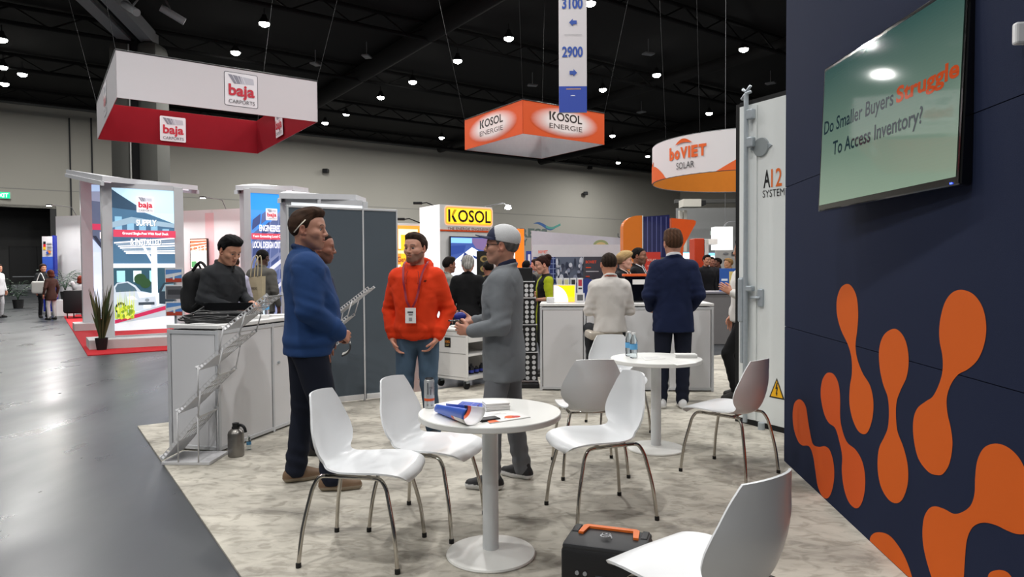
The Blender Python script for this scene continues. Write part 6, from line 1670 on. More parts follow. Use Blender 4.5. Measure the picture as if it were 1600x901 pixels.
MB().box((-0.0, -0.27, 0.52), (0.66, 0.12, 0.72), bev=0.05).build('backrest', M_ARM, t, True, True)
for s_ in (-1, 1): MB().box((s_ * 0.31, 0.02, 0.42), (0.10, 0.60, 0.46), bev=0.04).build('armrest', M_ARM, t, True, True)
for x in (-.25, .25):
    for y in (-.22, .22): MB().cyl((x, y, 0), (x, y, .16), .018, seg=8).build('leg', M_ARM, t)
rbp = G(92, 490); rbp = Vector((rbp.x + 0.05, rbp.y - 0.3, 0)); zt_ = at(83, 369, rbp.y).z; wr = 0.42
t = thing('roller_banner', 'narrow upright banner, white above blue with a small flag, at the edge of the aisle', 'banner', tuple(rbp), R(-8)); MB().box((-wr / 2 + .02, 0, zt_ / 2), (wr, 0.03, zt_)).build('banner_sheet', M_BW, t); MB().box((.05, .03, zt_ / 2), (.07, .12, zt_ + .05)).build('side_pole', mat('deep_blue', '#222f8e', 0.5), t); MB().box((-.1, 0, .04), (.6, .3, .08)).build('base', M_GREY, t)
a_ = Art((-wr + .02, -.018, 0), (1, 0, 0), (0, -1, 0), step=.003); a_.grad(0, .1, wr, zt_ * .74, '#1e2e96', '#3a60c8', 5)
for i, cc in enumerate(('#17171a', '#c8202a', '#e8b820')): a_.rect(.05, zt_ * (.90 - .035 * i), .15, zt_ * (.935 - .035 * i), cc)
for i in range(3): a_.rect(.20, zt_ * (.90 - .035 * i), .38, zt_ * (.915 - .035 * i), '#8a8a8e')
a_.ell(.28, zt_ * .80, .08, .05, '#d87a2a'); a_.ell(.22, zt_ * .79, .05, .05, '#2f55b0'); a_.build('banner_print', M_WHT, t)

# brochure stand beside the left counter
bs = at(273, 480, 8.2); bs.z = 0; t = thing('brochure_stand', 'slim upright stand with three pockets of carport brochures beside the left counter', 'brochure stand', tuple(bs), R(8)); zt_ = at(273, 417, 8.2).z
MB().box((0.03, 0.02, 0.02), (0.16, 0.2, 0.04), bev=0.01).build('base_plate', M_GAL, t); MB().cyl((0, 0.03, 0.03), (0, 0.03, zt_ - .1), 0.015).build('pole', M_GAL, t)
for i in range(3):
    z = zt_ - 0.20 * (i + 1) + .01; MB().box((0, -0.005, z + .09), (0.20, 0.015, 0.17), bev=0.002).build('pocket', M_PNL, t)
    a_ = Art((-.09, -.014, z + .01), (1, 0, 0), (0, -1, 0))
    if i == 1: a_.rect(0, 0, .18, .15, '#5f6066'); a_.rect(.02, .05, .16, .11, '#3c3d42')
    else: a_.rect(0, 0, .18, .15, '#5b8fd0'); a_.poly([(0, .04), (.18, .09), (.18, .12), (0, .09)], '#e6e9ee'); a_.rect(0, 0, .18, .045, '#b8432f'); a_.rect(.08, .03, .10, .10, '#efefef')
    a_.build('brochure_print', M_WHT, t)

# ------------------------------------------------------------------ KOSOL booth
def px_at(o, d, px): k = (px - 800) / FPX; return (k * o.y - o.x) / (d.x - k * d.y)


kc = at(688, 420, 13.4); kc.z = 0; kh = at(688, 319, 13.4).z; wR = px_at(kc, DB, 770); wL = px_at(kc, DA, 657)
M_KW = mat('booth_white', '#e2e1df', 0.5, var=0.01); t = thing('booth_tower', 'white booth tower with a glowing yellow sign and an orange stripe', 'booth tower', tuple(kc))
MB().prism([Vector((0, 0, 0)), DB * wR, DB * wR + DA * wL, DA * wL], (0, 0, kh)).build('tower_body', mat('tower_grey', '#dcdad8', 0.6), t)
a_ = Art(DA * wL, -DA, nL, step=.003, base=.004); a_.rect(0, 0.05, wL, kh, '#f4f2f0'); a_.build('lit_side_panel', cmat('side_lightbox', 0.4, emit=0.55), t)
zr = lambda py: at(700, py, kc.y + .3).z
MB().prism([nF * 0.0 + Vector((0, 0, zr(362))), DB * wR + Vector((0, 0, zr(362))), DB * wR + Vector((0, 0, zr(359.5))), Vector((0, 0, zr(359.5)))], nF * 0.012).build('orange_stripe', mat('stripe_orange', '#d9501c', 0.5), t)
x0 = px_at(kc, DB, 700); x1 = px_at(kc, DB, 766); za_, zb2_ = zr(347.5), zr(328)
a_ = Art(nF * 0.004, DB, nF, step=.0006); w_ = x1 - x0; h_ = zb2_ - za_
for i in range(16):
    f_ = i / 15; g_ = .30 * (1 - f_); ca, cb, cd = C('#a89c90'), C('#f08a2c'), C('#ffd22e'); al = tuple((p + (q - p) * f_ * 2) if f_ < .5 else (q + (r_ - q) * (f_ * 2 - 1)) for p, q, r_ in zip(ca, cb, cd)); a_.rect(x0 - g_ * h_, za_ - g_ * h_, x1 + g_ * h_, zb2_ + g_ * h_, al, max(.02, .30 * h_ * (1 - f_ * .7)))
a_.build('painted_halo', cmat('halo_light', 0.5, emit=1.1), t)  # the letters' glow on the tower wall, drawn as graded yellow rectangles
a_ = Art(nF * 0.03, DB, nF, step=.003); kosol_mark(a_, x0, za_, w_, h_, '#1f0f08', c2='#f3c11c'); o = a_.build('raised_letters', M_WHT, t)
a_ = Art(nF * 0.004, DB, nF, step=.003); a_.text('THE ENERGIE ENGINEERS', x0, za_ - .62 * h_, w_, .22 * h_, '#8a5a50', 0.01); a_.build('small_lettering', M_WHT, t)
x0 = px_at(kc, DB, 701); x1 = px_at(kc, DB, 765); za_, zb2_ = zr(432), zr(371); tv_o = kc + DB * x0 + nF * .10
t = thing('wall_screen', 'screen with a blue and white picture on the tower with the glowing yellow sign', 'television', (tv_o.x, tv_o.y, za_)); w_ = x1 - x0; h_ = zb2_ - za_
MB().box(tuple(DB * (w_ / 2) + Vector((0, 0, h_ / 2)) - nF * .03), (w_ + .03, .05, h_ + .03), aB).build('casing', M_GLOSS, t); a_ = Art((0, 0, 0), DB, nF, step=.002)
a_.rect(0, 0, w_, h_, '#3a4f8c'); a_.poly([(0, 0), (0, .35 * h_), (.5 * w_, .75 * h_), (w_, .45 * h_), (w_, 0)], '#e4e8f4'); a_.poly([(.45 * w_, .98 * h_), (w_, .98 * h_), (w_, .6 * h_), (.6 * w_, .72 * h_)], '#6d5a80'); a_.rect(0, .85 * h_, .5 * w_, .98 * h_, '#7fb6e8'); a_.poly([(0, .55 * h_), (.3 * w_, .62 * h_), (.35 * w_, .80 * h_), (0, .78 * h_)], '#2a3f80')
a_.poly([(.22 * w_, .40 * h_), (.32 * w_, .62 * h_), (.45 * w_, .52 * h_), (.5 * w_, .40 * h_), (.36 * w_, .45 * h_), (.28 * w_, .34 * h_)], '#1c2b66'); a_.poly([(.5 * w_, .55 * h_), (w_, .35 * h_), (w_, .28 * h_), (.55 * w_, .47 * h_)], '#25396e'); a_.build('screen_picture', M_LIT, t)
# orange lit posters left and right of the tower
M_PST = cmat('poster_lightbox', 0.4, emit=1.0)


def poster(label, pL, px1, ztp, art, post=None, name='lit_poster', d=DB, depth=.18):
    L = px_at(pL, d, px1); t = thing(name, label, 'poster', tuple(pL)); n = Vector((d.y, -d.x, 0)); aa = math.atan2(d.y, d.x)
    MB().box(tuple(d * (L / 2) + Vector((0, 0, ztp / 2)) - n * (depth / 2)), (L, depth, ztp), aa, 0.005).build('box_frame', M_KW, t)
    a_ = Art((0, 0, 0), d, n, step=.002, base=.003); art(a_, L, ztp); a_.build('poster_print', post or M_PST, t); return t


def art_op(a, w, h):
    a.rect(0, 0.1, w, h * .98, '#e8892c'); a.rect(.1 * w, .78 * h, .9 * w, .95 * h, '#ffe9b8'); a.rect(.2 * w, .60 * h, .45 * w, .90 * h, '#f7b21c'); a.rect(.55 * w, .58 * h, .8 * w, .88 * h, '#f4a024')
    a.rect(0, .74 * h, w, .765 * h, '#fbd9a0'); a.text('Generation', .05 * w, .665 * h, .9 * w, .05 * h, '#6a2c14', .02); a.text('For Future', .05 * w, .585 * h, .9 * w, .06 * h, '#fff4e6', .05, .1); a.rect(0, .1, w, .56 * h, '#5a2a22'); a.rect(.1 * w, .5 * h, .8 * w, .53 * h, '#e8d0c0'); a.rect(.1 * w, .0 * h + .1, w, .3 * h, '#7a2a22')


pL = at(619, 420, 14.2); pL.z = 0; poster('orange lit poster between the slate partition and the tower with the glowing yellow sign', pL, 657, at(619, 348, 14.2).z, art_op)
pL = at(776, 420, 14.6); pL.z = 0
def art_or(a, w, h): a.rect(0, 0.1, w, h, '#fff6ec'); a.poly([(.0, .0), (.5 * w, .25 * h), (.25 * w, .6 * h), (0, .55 * h)], '#f08a2a'); a.rect(.66 * w, .1, w, h, '#f26a1c')
poster('bright white and orange lit column right of the man in the cap', pL, 819, at(780, 356, 14.6).z, art_or)
t = thing('booth_spotlight', 'small lamp on an arm above the tower with the glowing yellow sign', 'lamp', tuple(kc + DB * (wR + .4) + Vector((0, 0, kh + .05)) - DA * .0)); MB().tube([(-.5, .2, 0), (-.1, 0, .06), (0, 0, 0)], .012, 6).build('arm', M_GREY, t); MB().lathe([(0, -.08), (.07, -.06), (.05, 0), (0, .02)], 14).build('lamp_head', M_LENS, t, True)
for i, (px, py) in enumerate(((655, 318), (628, 343))):
    q = at(px, py, 13.9); t = thing('arm_spotlight', ['black arm spotlight on top of the tower with the yellow sign', 'black arm spotlight above the orange poster'][i], 'lamp', tuple(q)); MB().tube([(0, 0, 0), (.15, 0, .02), (.35, .1, -.06)], .012, 6).build('arm', M_RUB, t); MB().box((-.03, 0, .01), (.18, .08, .05), .1, .01).build('lamp_head', M_RUB, t)
# black pull-up banner with gold discs, behind the cap man
q = at(757, 420, 11.2); q.z = 0; t = thing('rollup_banner', 'black upright banner with gold medal shapes left of the man in the cap', 'banner', tuple(q), R(12)); zt_ = at(757, 392, 11.2).z
MB().box((0, 0, zt_ / 2), (.16 * 1.6, .02, zt_)).build('banner_sheet', mat('banner_black', '#16140f', 0.5), t); MB().box((0, 0, .04), (.4, .2, .08)).build('base', M_GREY, t)
a_ = Art((-.12, -.012, 0), (1, 0, 0), (0, -1, 0), step=.002)
a_.rect(.02, .1, .22, zt_ - .02, '#1b1811')
for i in range(4): a_.ell(.12, zt_ - .13 - .16 * i, .075, .055, '#a38a55'); a_.ell(.12, zt_ - .13 - .16 * i, .04, .03, '#3a3220')
a_.build('banner_print', M_WHT, t)

# PRESS lettering with a wave high on the far wall
pp = at(800, 372, 34); pl0 = Vector((pp.x, pp.y, 0)); t = thing('wall_lettering', 'grey green capital lettering with a blue wave on the far wall', 'sign', tuple(pl0))
u1 = px_at(pl0, DB, 873); u0 = px_at(pl0, DB, 772); z0_ = at(840, 373, 36).z; z1_ = at(840, 360, 36).z
a_ = Art((0, 0, 0), DB, nF, step=.004); a_.text('EXPRESS', u0, z0_, (u1 - u0) * .82, (z1_ - z0_) * 1.1, '#5c6b66', .04)
a_.text('BY', px_at(pl0, DB, 812), at(840, 385, 36).z, .5, .35, '#5c6b66', .04)
ua, ub = px_at(pl0, DB, 834), px_at(pl0, DB, 876); zc_ = at(855, 354, 37).z; n_ = 20
wav = [(ua + (ub - ua) * i / n_, zc_ + .11 * math.sin(i / n_ * 6.28 * 1.1 + .3)) for i in range(n_ + 1)]; a_.poly(wav + [(x, y - .17 * math.sin(math.pi * i / n_) - .02) for i, (x, y) in reversed(list(enumerate(wav)))], '#3d5f92')
wav = wav[9:]; a_.poly(wav + [(x, y - .12) for x, y in reversed(wav)], '#5a9a90'); a_.build('letters', M_WHT, t); MB().box(tuple(DB * ((ua + ub) / 2) + Vector((0, 0, (z0_ + zc_) / 2)) - nF * .3), (.1, .4, .1), aB).build('bracket', M_GREY, t)
t2 = MB().prism([pl0 + DB * (u0 - 2) - nF * .5, pl0 + DB * (ub + 10) - nF * .5, pl0 + DB * (ub + 10) - nF * .5 + Vector((0, 0, .3)), pl0 + DB * (u0 - 2) - nF * .5 + Vector((0, 0, .3))], -nF * .1)
t2.bm.free()

# ------------------------------------------------------------------ long pale walls and solar pictures behind the right counter
pL = at(831, 420, 18.5); pL.z = 0; dX = Vector((1, 0.10, 0)).normalized()
t = thing('booth_header_wall', 'long pale grey booth wall rising behind the dark solar pictures', 'booth wall', tuple(pL)); L = px_at(pL, dX, 985); n = Vector((dX.y, -dX.x, 0)); aa = math.atan2(dX.y, dX.x); zA = at(833, 366, 18.5).z
m = MB(); m.prism([Vector((0, 0, 0)), dX * L, dX * L + Vector((0, 0, zA - .12)), Vector((0, 0, zA + .1))], -n * .08); m.build('wall_panel', mat('header_grey', '#bdbcc4', 0.6), t)
a_ = Art((0, 0, 0), dX, n, step=.003, base=.003); ux_ = px_at(pL, dX, 925); a_.ell(ux_ + .25, at(900, 384, 18.7).z, .22, .16, '#8f9a6a', 14, 0, 180); a_.ell(ux_ + .25, at(900, 384, 18.7).z, .15, .10, '#c9b07a', 14, 0, 180); a_.text('UNI', px_at(pL, dX, 965), at(960, 372, 19).z, .3, .12, '#55585c', .03); a_.build('logo_print', M_WHT, t)
pL2 = at(833, 420, 16.2); pL2.z = 0; L2 = px_at(pL2, dX, 1010); t = thing('solar_picture_wall', 'pale fascia above dark pictures of solar cells and orange lettering', 'booth wall', tuple(pL2)); zf1, zf0 = at(900, 382, 16.3).z, at(900, 401, 16.3).z
MB().box(tuple(dX * (L2 / 2) + Vector((0, 0, zf1 / 2)) - n * .05), (L2, .1, zf1), aa).build('wall_panel', mat('fascia_grey', '#cfced3', 0.6), t)
a_ = Art((0, 0, 0), dX, n, step=.002, base=.003); U = lambda px: px_at(pL2, dX, px)
a_.rect(0, .6, U(876), zf0, '#22336e')
for i in range(7): a_.rect(U(834 + 6 * i), .6, U(834.8 + 6 * i), zf0, '#8fa0cf')
for i in range(6): a_.rect(0, zf0 - .12 * i - .05, U(876), zf0 - .12 * i - .035, '#8fa0cf')
a_.rect(U(868), .6, U(911), zf0, '#5a6478'); rs = random.Random(11)
for i in range(34): x = rs.uniform(U(868), U(908)); y = rs.uniform(1.0, zf0 - .1); a_.ell(x, y, rs.uniform(.02, .06), rs.uniform(.03, .12), ('#c5cbd8', '#2a3248', '#8791a8')[i % 3], 8)
a_.rect(U(911), .6, U(942), zf0, '#3a3d48'); a_.text('BOVIET', U(914), zf0 - .16, .26, .07, '#d8492a', .03); a_.rect(U(914), zf0 - .27, U(922), zf0 - .245, '#d8492a'); a_.rect(U(914), zf0 - .36, U(934), zf0 - .34, '#b9bcc4'); a_.rect(U(914), zf0 - .48, U(920), zf0 - .455, '#d8492a'); a_.rect(U(914), zf0 - .56, U(934), zf0 - .54, '#b9bcc4'); a_.rect(U(914), zf0 - .66, U(936), zf0 - .64, '#d8492a')
a_.rect(U(942), .6, L2, zf0, '#30343e'); a_.poly([(U(880), .6), (U(880), 1.0), (U(915), 1.25), (U(942), 1.1), (U(942), .6)], '#27408a')
a_.text('BOVIET', U(840.5), at(848, 396, 16.3).z, .22, .07, '#e0562a', .03); a_.text('SOLAR', U(844), at(848, 399.5, 16.3).z, .12, .035, '#55585c'); a_.build('wall_print', M_WHT, t)

# orange and solar tower
ow = at(974, 420, 14.5); ow.z = 0; t = thing('solar_tower', 'orange rounded tower with a dark blue solar module and an orange wing', 'display tower', tuple(ow)); dT = Vector((1, .05, 0)).normalized(); U = lambda px: px_at(ow, dT, px); Zp = lambda py: at(1000, py, 14.6).z; nT = Vector((dT.y, -dT.x, 0))
M_OT = mat('tower_orange', '#d9741c', 0.35, var=0.04); M_OR = mat('wing_orange_red', '#dd5517', 0.35)
r_ = [(U(974), .0), (U(1003.5), .0), (U(1003.5), Zp(337)), (U(998), Zp(337))] + [(U(998) + (U(974) - U(998)) * math.sin(R(9 * i)), Zp(356) + (Zp(337) - Zp(356)) * math.cos(R(9 * i))) for i in range(1, 11)]
MB().prism([dT * x + Vector((0, 0, z)) for x, z in r_], -nT * .30).build('rounded_panel', M_OT, t)
MB().prism([dT * x + Vector((0, 0, z)) for x, z in ((U(1003.5), 0), (U(1005), 0), (U(1005), Zp(337)), (U(1003.5), Zp(337)))], -nT * .30).build('white_edge', M_KW, t)
MB().prism([dT * x + Vector((0, 0, z)) + nT * .02 for x, z in ((U(1005), Zp(402)), (U(1046), Zp(402)), (U(1046), Zp(336)), (U(1005), Zp(339)))], -nT * .05).build('solar_module', mat('solar_cells', '#1d2050', 0.2, var=0.15, coat=.5), t)
a_ = Art(nT * .02, dT, nT, step=.002, base=.002)
for px in (1011, 1018, 1025, 1032, 1040): a_.rect(U(px), Zp(401), U(px + .8), Zp(339), '#6a70a8')
a_.build('busbars', M_WHT, t)
MB().prism([dT * x + Vector((0, 0, z)) for x, z in ((U(1049), 0), (U(1060), 0), (U(1068), Zp(385)), (U(1087), Zp(350)), (U(1087.5), Zp(346)), (U(1083), Zp(344)), (U(1049), Zp(341)))], -nT * .30).build('orange_wing', M_OR, t)
MB().prism([dT * x + Vector((0, 0, z)) + nT * .06 for x, z in ((U(1007), Zp(470)), (U(1031), Zp(470)), (U(1031), Zp(394)), (U(1007), Zp(394)))], -nT * .05).build('red_poster', mat('poster_red', '#c9382a', 0.5), t)
a_ = Art(nT * .06, dT, nT, step=.002, base=.003); a_.text('SOLAR', U(1010), Zp(408), .20, .05, '#f0c0b0', .02)
for i in range(4): a_.rect(U(1010), Zp(416 + 7 * i), U(1026), Zp(414.5 + 7 * i), '#e8a090')
a_.build('poster_lettering', M_WHT, t)

# orange and white portal, lit counters, hanging light box, far right
pO = at(1081, 420, 20); pO.z = 0; t = thing('booth_portal', 'orange portal with a white lit overhang right of the man in the navy suit', 'booth', tuple(pO)); Zq = lambda py: at(1090, py, 20).z
MB().box((.14, 0, Zq(373) / 2), (.28, .6, Zq(373)), bev=.02).build('orange_pillar', mat('pillar_red', '#c9401c', 0.5), t); MB().box((.35, 0, Zq(374) / 2), (.12, .6, Zq(374)), bev=.01).build('white_edge', M_KW, t)
MB().box((.50, 0, (Zq(374) + Zq(382)) / 2), (.32, .6, Zq(374) - Zq(382))).build('overhang', mat('overhang_lit', '#f2f0ea', .4, emit=.2), t)
for i, (px, px1, py, py1, Yq, lab) in enumerate(((1063, 1081, 394, 404, 24, 'bright lit header strip behind the navy suit man'), (1099, 1118, 395, 425, 26, 'bright blue-white lit screen right of the orange portal'))):
    a = at(px, py1, Yq); b = at(px1, py, Yq); q = thing('lit_screen', lab, 'screen', (a.x, a.y, a.z)); w_, h_ = b.x - a.x, b.z - a.z
    MB().box((w_ / 2, .05, h_ / 2), (w_ + .06, .08, h_ + .06)).build('casing', M_GREY, q); a_ = Art((0, 0, 0), (1, 0, 0), (0, -1, 0), step=.003, base=.012); a_.rect(0, 0, w_, h_, '#eaf2fa'); a_.rect(0, h_ * .85, w_, h_, '#6aa6d8'); a_.build('screen_picture', M_LIT2, q)
    MB().box((w_ / 2, .12, -a.z / 2), (w_ * .5, .06, a.z)).build('stand', M_GREY, q)
a = at(1121, 390, 22); b = at(1150, 353, 22); q = thing('hanging_light_box', 'glowing white light box hanging at the edge of the container door', 'light box', (a.x, a.y, a.z)); w_, h_ = b.x - a.x, b.z - a.z
MB().box((w_ / 2, .5, h_ / 2), (w_, .4, h_), bev=.01).build('box_body', mat('lightbox_white', '#f3f6f4', .4, emit=.8), q); MB().tube(smooth_path([(.35, .5, h_), (.45, .5, h_ + .12), (.6, .5, h_ + .18), (.9, .5, h_ + .12)], 4), .02, 6).build('arm', M_GREY, q); MB().cyl((.4, .5, h_), (.4, .5, CEIL - a.z), .006).build('cable', M_GREY, q)
a = at(1121, 480, 24); q = thing('logo_wall', 'grey wall with small logos below the hanging light box', 'booth wall', (a.x, a.y, 0)); zt_ = at(1130, 388, 24).z; MB().box((.7, .1, zt_ / 2), (1.5, .12, zt_)).build('wall_panel', mat('logo_wall_grey', '#a6a4a0', .7), q)
a_ = Art((0, .03, 0), (1, 0, 0), (0, -1, 0), step=.004, base=.01); a_.ell(.3, zt_ - .18, .10, .04, '#77777a'); a_.rect(.5, zt_ - .25, .62, zt_ - .12, '#3a3a3e'); a_.ell(.25, zt_ - .42, .03, .04, '#3a3a3e'); a_.ell(.22, zt_ - .8, .03, .05, '#b06a3a'); a_.build('logos', M_WHT, q)
# blue chairs/poster block, grey counter on the right behind
a = at(1120, 480, 13); q = thing('grey_counter', 'dark grey counter behind the leaning person in the white shirt', 'counter', (a.x - .25, a.y, 0)); zt_ = at(1110, 457, 13).z
MB().box((.35, .3, zt_ / 2), (1.3, .6, zt_ - .02)).build('counter_body', mat('counter_dark', '#6d6a6a', .6), q); MB().box((.35, .3, zt_), (1.36, .66, .04), bev=.006).build('counter_top', mat('counter_dark_top', '#85828a', .4), q)
q = thing('table_poster', 'small blue poster standing on the dark grey counter', 'poster', tuple(at(1138, 452, 13.2))); q.location.z = zt_ + .02; MB().box((0, 0, .22), (.34, .03, .44), 0, .003).build('board', mat('board_blue', '#2c5aa8', .5), q)
a_ = Art((-.17, -.016, 0), (1, 0, 0), (0, -1, 0), step=.002); a_.rect(.18, .05, .30, .38, '#d9c27a'); a_.rect(.03, .2, .15, .24, '#dfe6f2'); a_.build('print', M_WHT, q)
# soffit box and pillars on the far wall
a = at(1078, 318, 46); q = thing('wall_box', 'pale ventilation box with a black grille on the far wall', 'vent box', tuple(a)); MB().box((0, 0, 0), (1.2, 1.2, .5)).build('casing', M_WALL, q); MB().box((.75, -.3, 0), (.25, .8, .3)).build('grille', M_RUB, q)
a = at(1085, 330, 47); q = struct(MB().box((a.x + 12, a.y + 1.5, (a.z + 7) / 2 + 0), (26, .4, 0.25)).build('trim_5', mat('soffit_dark', '#4d4d4b', .8)))
for i, px in enumerate((1063, 1070)):
    a = at(px, 400, 47); q = thing('wall_pilaster', ['left pale pilaster under the vent box', 'right pale pilaster under the vent box'][i], 'pilaster', (a.x, a.y, 0)); MB().box((0, 0, 2.7), (.22, .3, 5.4)).build('shaft', M_WALL, q)
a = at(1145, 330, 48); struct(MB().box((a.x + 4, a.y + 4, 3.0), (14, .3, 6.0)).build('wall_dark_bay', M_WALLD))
# plain small booths filling the middle distance
for i, (px, px1, py, Yq, col, lab) in enumerate(((822, 834, 392, 21, '#2b3f8e', 'small blue booth sign between the lit orange column and the pale wall'), (788, 832, 418, 20, '#c9c4c6', 'low pale booth board with a red letter behind the dark suited man'))):
    a = at(px, 420, Yq); b = at(px1, py, Yq); q = thing('booth_board', lab, 'board', (a.x, a.y, 0)); MB().box(((b.x - a.x) / 2, 0, b.z / 2), (b.x - a.x, .08, b.z)).build('board', mat('board_%d' % i, col, .6), q)
    a_ = Art((0, -.045, 0), (1, 0, 0), (0, -1, 0), step=.003); a_.rect(.06, b.z - .45, (b.x - a.x) * .55, b.z - .1, '#dfe2ee') if i == 0 else a_.text('D', (b.x - a.x) * .78, b.z - .28, .14, .2, '#c9283a', .05); a_.build('print', M_WHT, q)

# ------------------------------------------------------------------ people near the tables
def place(px, Y): p = at(px, 420, Y); return (p.x, p.y, TOPZ if Y < 9 else 0.0)


ARM = lambda e, w, d, n, curl=0.5, **k: dict(e=e, w=w, d=d, n=n, curl=curl, **k)


def paint_zip(x, y, z, c):
    c = c.copy(); m = (z > 1.545) & (x < 0.03); c[m] = np.array(C('#1c2d4f')[:3]); return c


b, inf = person('tall man in royal blue sweater, hands clasped, before the left counter', place(478, 4.6), 24, 1.87, w=1.22, belly=0.07,
    armL=ARM((-0.02, 0.265, 1.16), (0.185, 0.115, 0.985), (0.55, -0.80, -0.25), (-0.8, -0.5, 0.1), 0.5), armR=ARM((-0.02, -0.265, 1.16), (0.185, -0.145, 1.0), (0.72, 0.60, -0.35), (-0.5, 0.75, -0.2), 0.7),
    head=(-26, 2), wide=1.03, jaw=1.08, skin='#a97a66', hair=('side', '#3b2a20'), beard=0.28,
    top=dict(kind='quarterzip', col='#223f6e', hem=0.86, rib=1, g=0.028, cuff=True, wr=0.0045, paint=paint_zip), bottom=dict(col='#151a28', w=1.22),
    legs=dict(aL=(-0.07, 0.12, 0.09), aR=(0.12, -0.17, 0.09), kL=(-0.01, 0.12, 0.50), kR=(0.09, -0.145, 0.50), fL=6, fR=-14), shoes=dict(col='#6e5640', sole='#8f8270', soleh=0.03))
V = on_head(inf, [(-0.055, -0.096, -0.022), (-0.02, -0.098, 0.02), (0.012, -0.094, 0.055)]); MB().tube([tuple(v) for v in V], 0.0035, 8).build('pencil_behind_ear', mat('pencil_cream', '#e8dfce', 0.5), b, True)
MB().cyl((0.172, -0.157, 1.016), (0.186, -0.144, 1.006), 0.033, seg=18).build('wristwatch', M_RUB, b, True, True)

person('man in dark navy polo, mostly hidden behind the man in the blue sweater', place(496, 5.45), 12, 1.77, w=1.15, belly=0.05,
    head=(0, 4), skin='#8a5a48', hair=('buzz', '#1d1512'), beard=0.6, near=1, top=dict(kind='polo', col='#16203f', hem=0.84, g=0.012, wr=0.004, paint=lambda x, y, z, c: np.where((z > 1.54)[:, None], np.array(C('#c0302e')[:3]), c)), bottom=dict(col='#14161f'))


def paint_hoodie(x, y, z, c):
    c = c.copy(); m = ((y - 0.105) ** 2 + (z - 1.385) ** 2 < 0.011 ** 2) & (x > 0); c[m] = np.array(C('#26120e')[:3]); return c


b, inf = person('bearded man in bright orange hoodie and jeans, hands in pockets', place(651, 5.85), -97, 1.77, w=1.07, belly=0.03,
    armL=ARM((-0.06, 0.268, 1.13), (0.075, 0.195, 0.895), (0.12, -0.50, -0.86), (0.2, -0.9, 0.1), 0.5), armR=ARM((-0.06, -0.268, 1.13), (0.075, -0.200, 0.895), (0.12, 0.42, -0.88), (0.2, 0.9, 0.1), 0.4),
    head=(-17, 1), wide=1.0, jaw=1.06, skin='#b98772', hair=('short', '#34261f'), beard=0.62,
    top=dict(kind='hoodie', col='#d93a14', hem=0.885, rib=1, g=0.016, cuff=True, wr=0.0048, paint=paint_hoodie), bottom=dict(col='#44576a', w=1.16, denim=1), legs=dict(aL=(0.0, 0.14, 0.09), aR=(0.02, -0.13, 0.09), fL=14, fR=-14), shoes=dict(col='#2a2a2c'))
sw = 1.0
zf = 1.0
fr = lambda y, z: (0.158 + 0.014 * math.cos(z * 5) - 1.2 * y * y + (0.02 if z < 1.25 else 0) - max(0, z - 1.38) * 0.42, y, z)
for s_ in (-1, 1):
    pts = [(-0.02, s_ * 0.10, 1.555), (0.055, s_ * 0.100, 1.525)] + [fr(s_ * y, z) for y, z in ((0.085, 1.46), (0.072, 1.38), (0.058, 1.30), (0.040, 1.22), (0.012, 1.165))]
    m = MB(); P_ = smooth_path(pts, 5)
    for p, q in zip(P_, P_[1:]):
        d = (q - p).normalized(); w_ = Vector((0, 1, 0)); w_ = (w_ - d * w_.dot(d)).normalized() * 0.009; n_ = d.cross(w_).normalized() * 0.0015
        m.prism([p - w_, q - w_, q + w_, p + w_], n_)
    m.build('lanyard', mat('lanyard_maroon', '#8c1f35', 0.6), b)
MB().box((0.194, -0.005, 1.095), (0.004, 0.092, 0.13), bev=0.001).build('name_badge', M_PAPER, b)
a_ = Art((0.1965, 0.051, 1.03), (0, -1, 0), (1, 0, 0)); 
a_ = Art((0.1965, -0.051, 1.03), (0, 1, 0), (1, 0, 0)); a_.rect(.02, .085, .07, .10, '#55555a'); a_.rect(.03, .068, .065, .076, '#77777a'); a_.rect(.032, .02, .06, .048, '#9a9a9e'); a_.build('badge_print', M_WHT, b)
for s_ in (-1, 1): MB().tube(smooth_path([fr(s_ * 0.045, 1.47), fr(s_ * 0.055, 1.42), fr(s_ * 0.050, 1.36)], 4), 0.0035, 6).build('drawstring', mat('drawstring', '#a82a16', 0.8), b, True)


def paint_suit(x, y, z, c):
    c = c.copy(); m = (np.abs(y) < 0.05 * (1 - (1.50 - z) / 0.34)) & (x > 0.08) & (z > 1.16); c[m] = np.array(C('#30323a')[:3]); return c


b, inf = person('man in grey suit and white and navy cap standing behind the near table', place(787, 4.62), 168, 1.742, w=1.02, belly=0.01,
    armL=ARM((-0.035, 0.235, 1.13), (0.19, 0.185, 1.085), (0.98, -0.15, 0.12), (0.05, -1, 0.1), 0.85), armR=ARM((0.02, -0.24, 1.15), (0.24, -0.10, 1.13), (0.92, 0.35, 0.05), (0.1, 0.5, 0.85), 0.8),
    head=(4, -2), wide=1.0, skin='#a87964', hair=('buzz', '#5d5a58'), beard=0.22,
    top=dict(kind='jacket', col='#74787c', hem=0.735, g=0.010, flare=0.008, wr=0.0042, paint=paint_suit, collar='#20243a'), bottom=dict(col='#6a6c70', w=1.12),
    legs=dict(aL=(0.06, 0.15, 0.09), aR=(-0.10, -0.13, 0.09), kL=(0.06, 0.13, 0.50), kR=(-0.03, -0.12, 0.5), fL=4, fR=-24), shoes=dict(col='#17171a', sole='#d6d6d6', soleh=0.038))
# cap: crown, front panel and brim follow the head
cr = [('ell', (-0.012, 0, 0.052), (0.113, 0.092, 0.094), 0.0)]


def capcut(dd, X, Y, Z): return np.maximum(np.maximum(dd, -(dd + 0.006)), (0.028 + 0.12 * X) - Z)


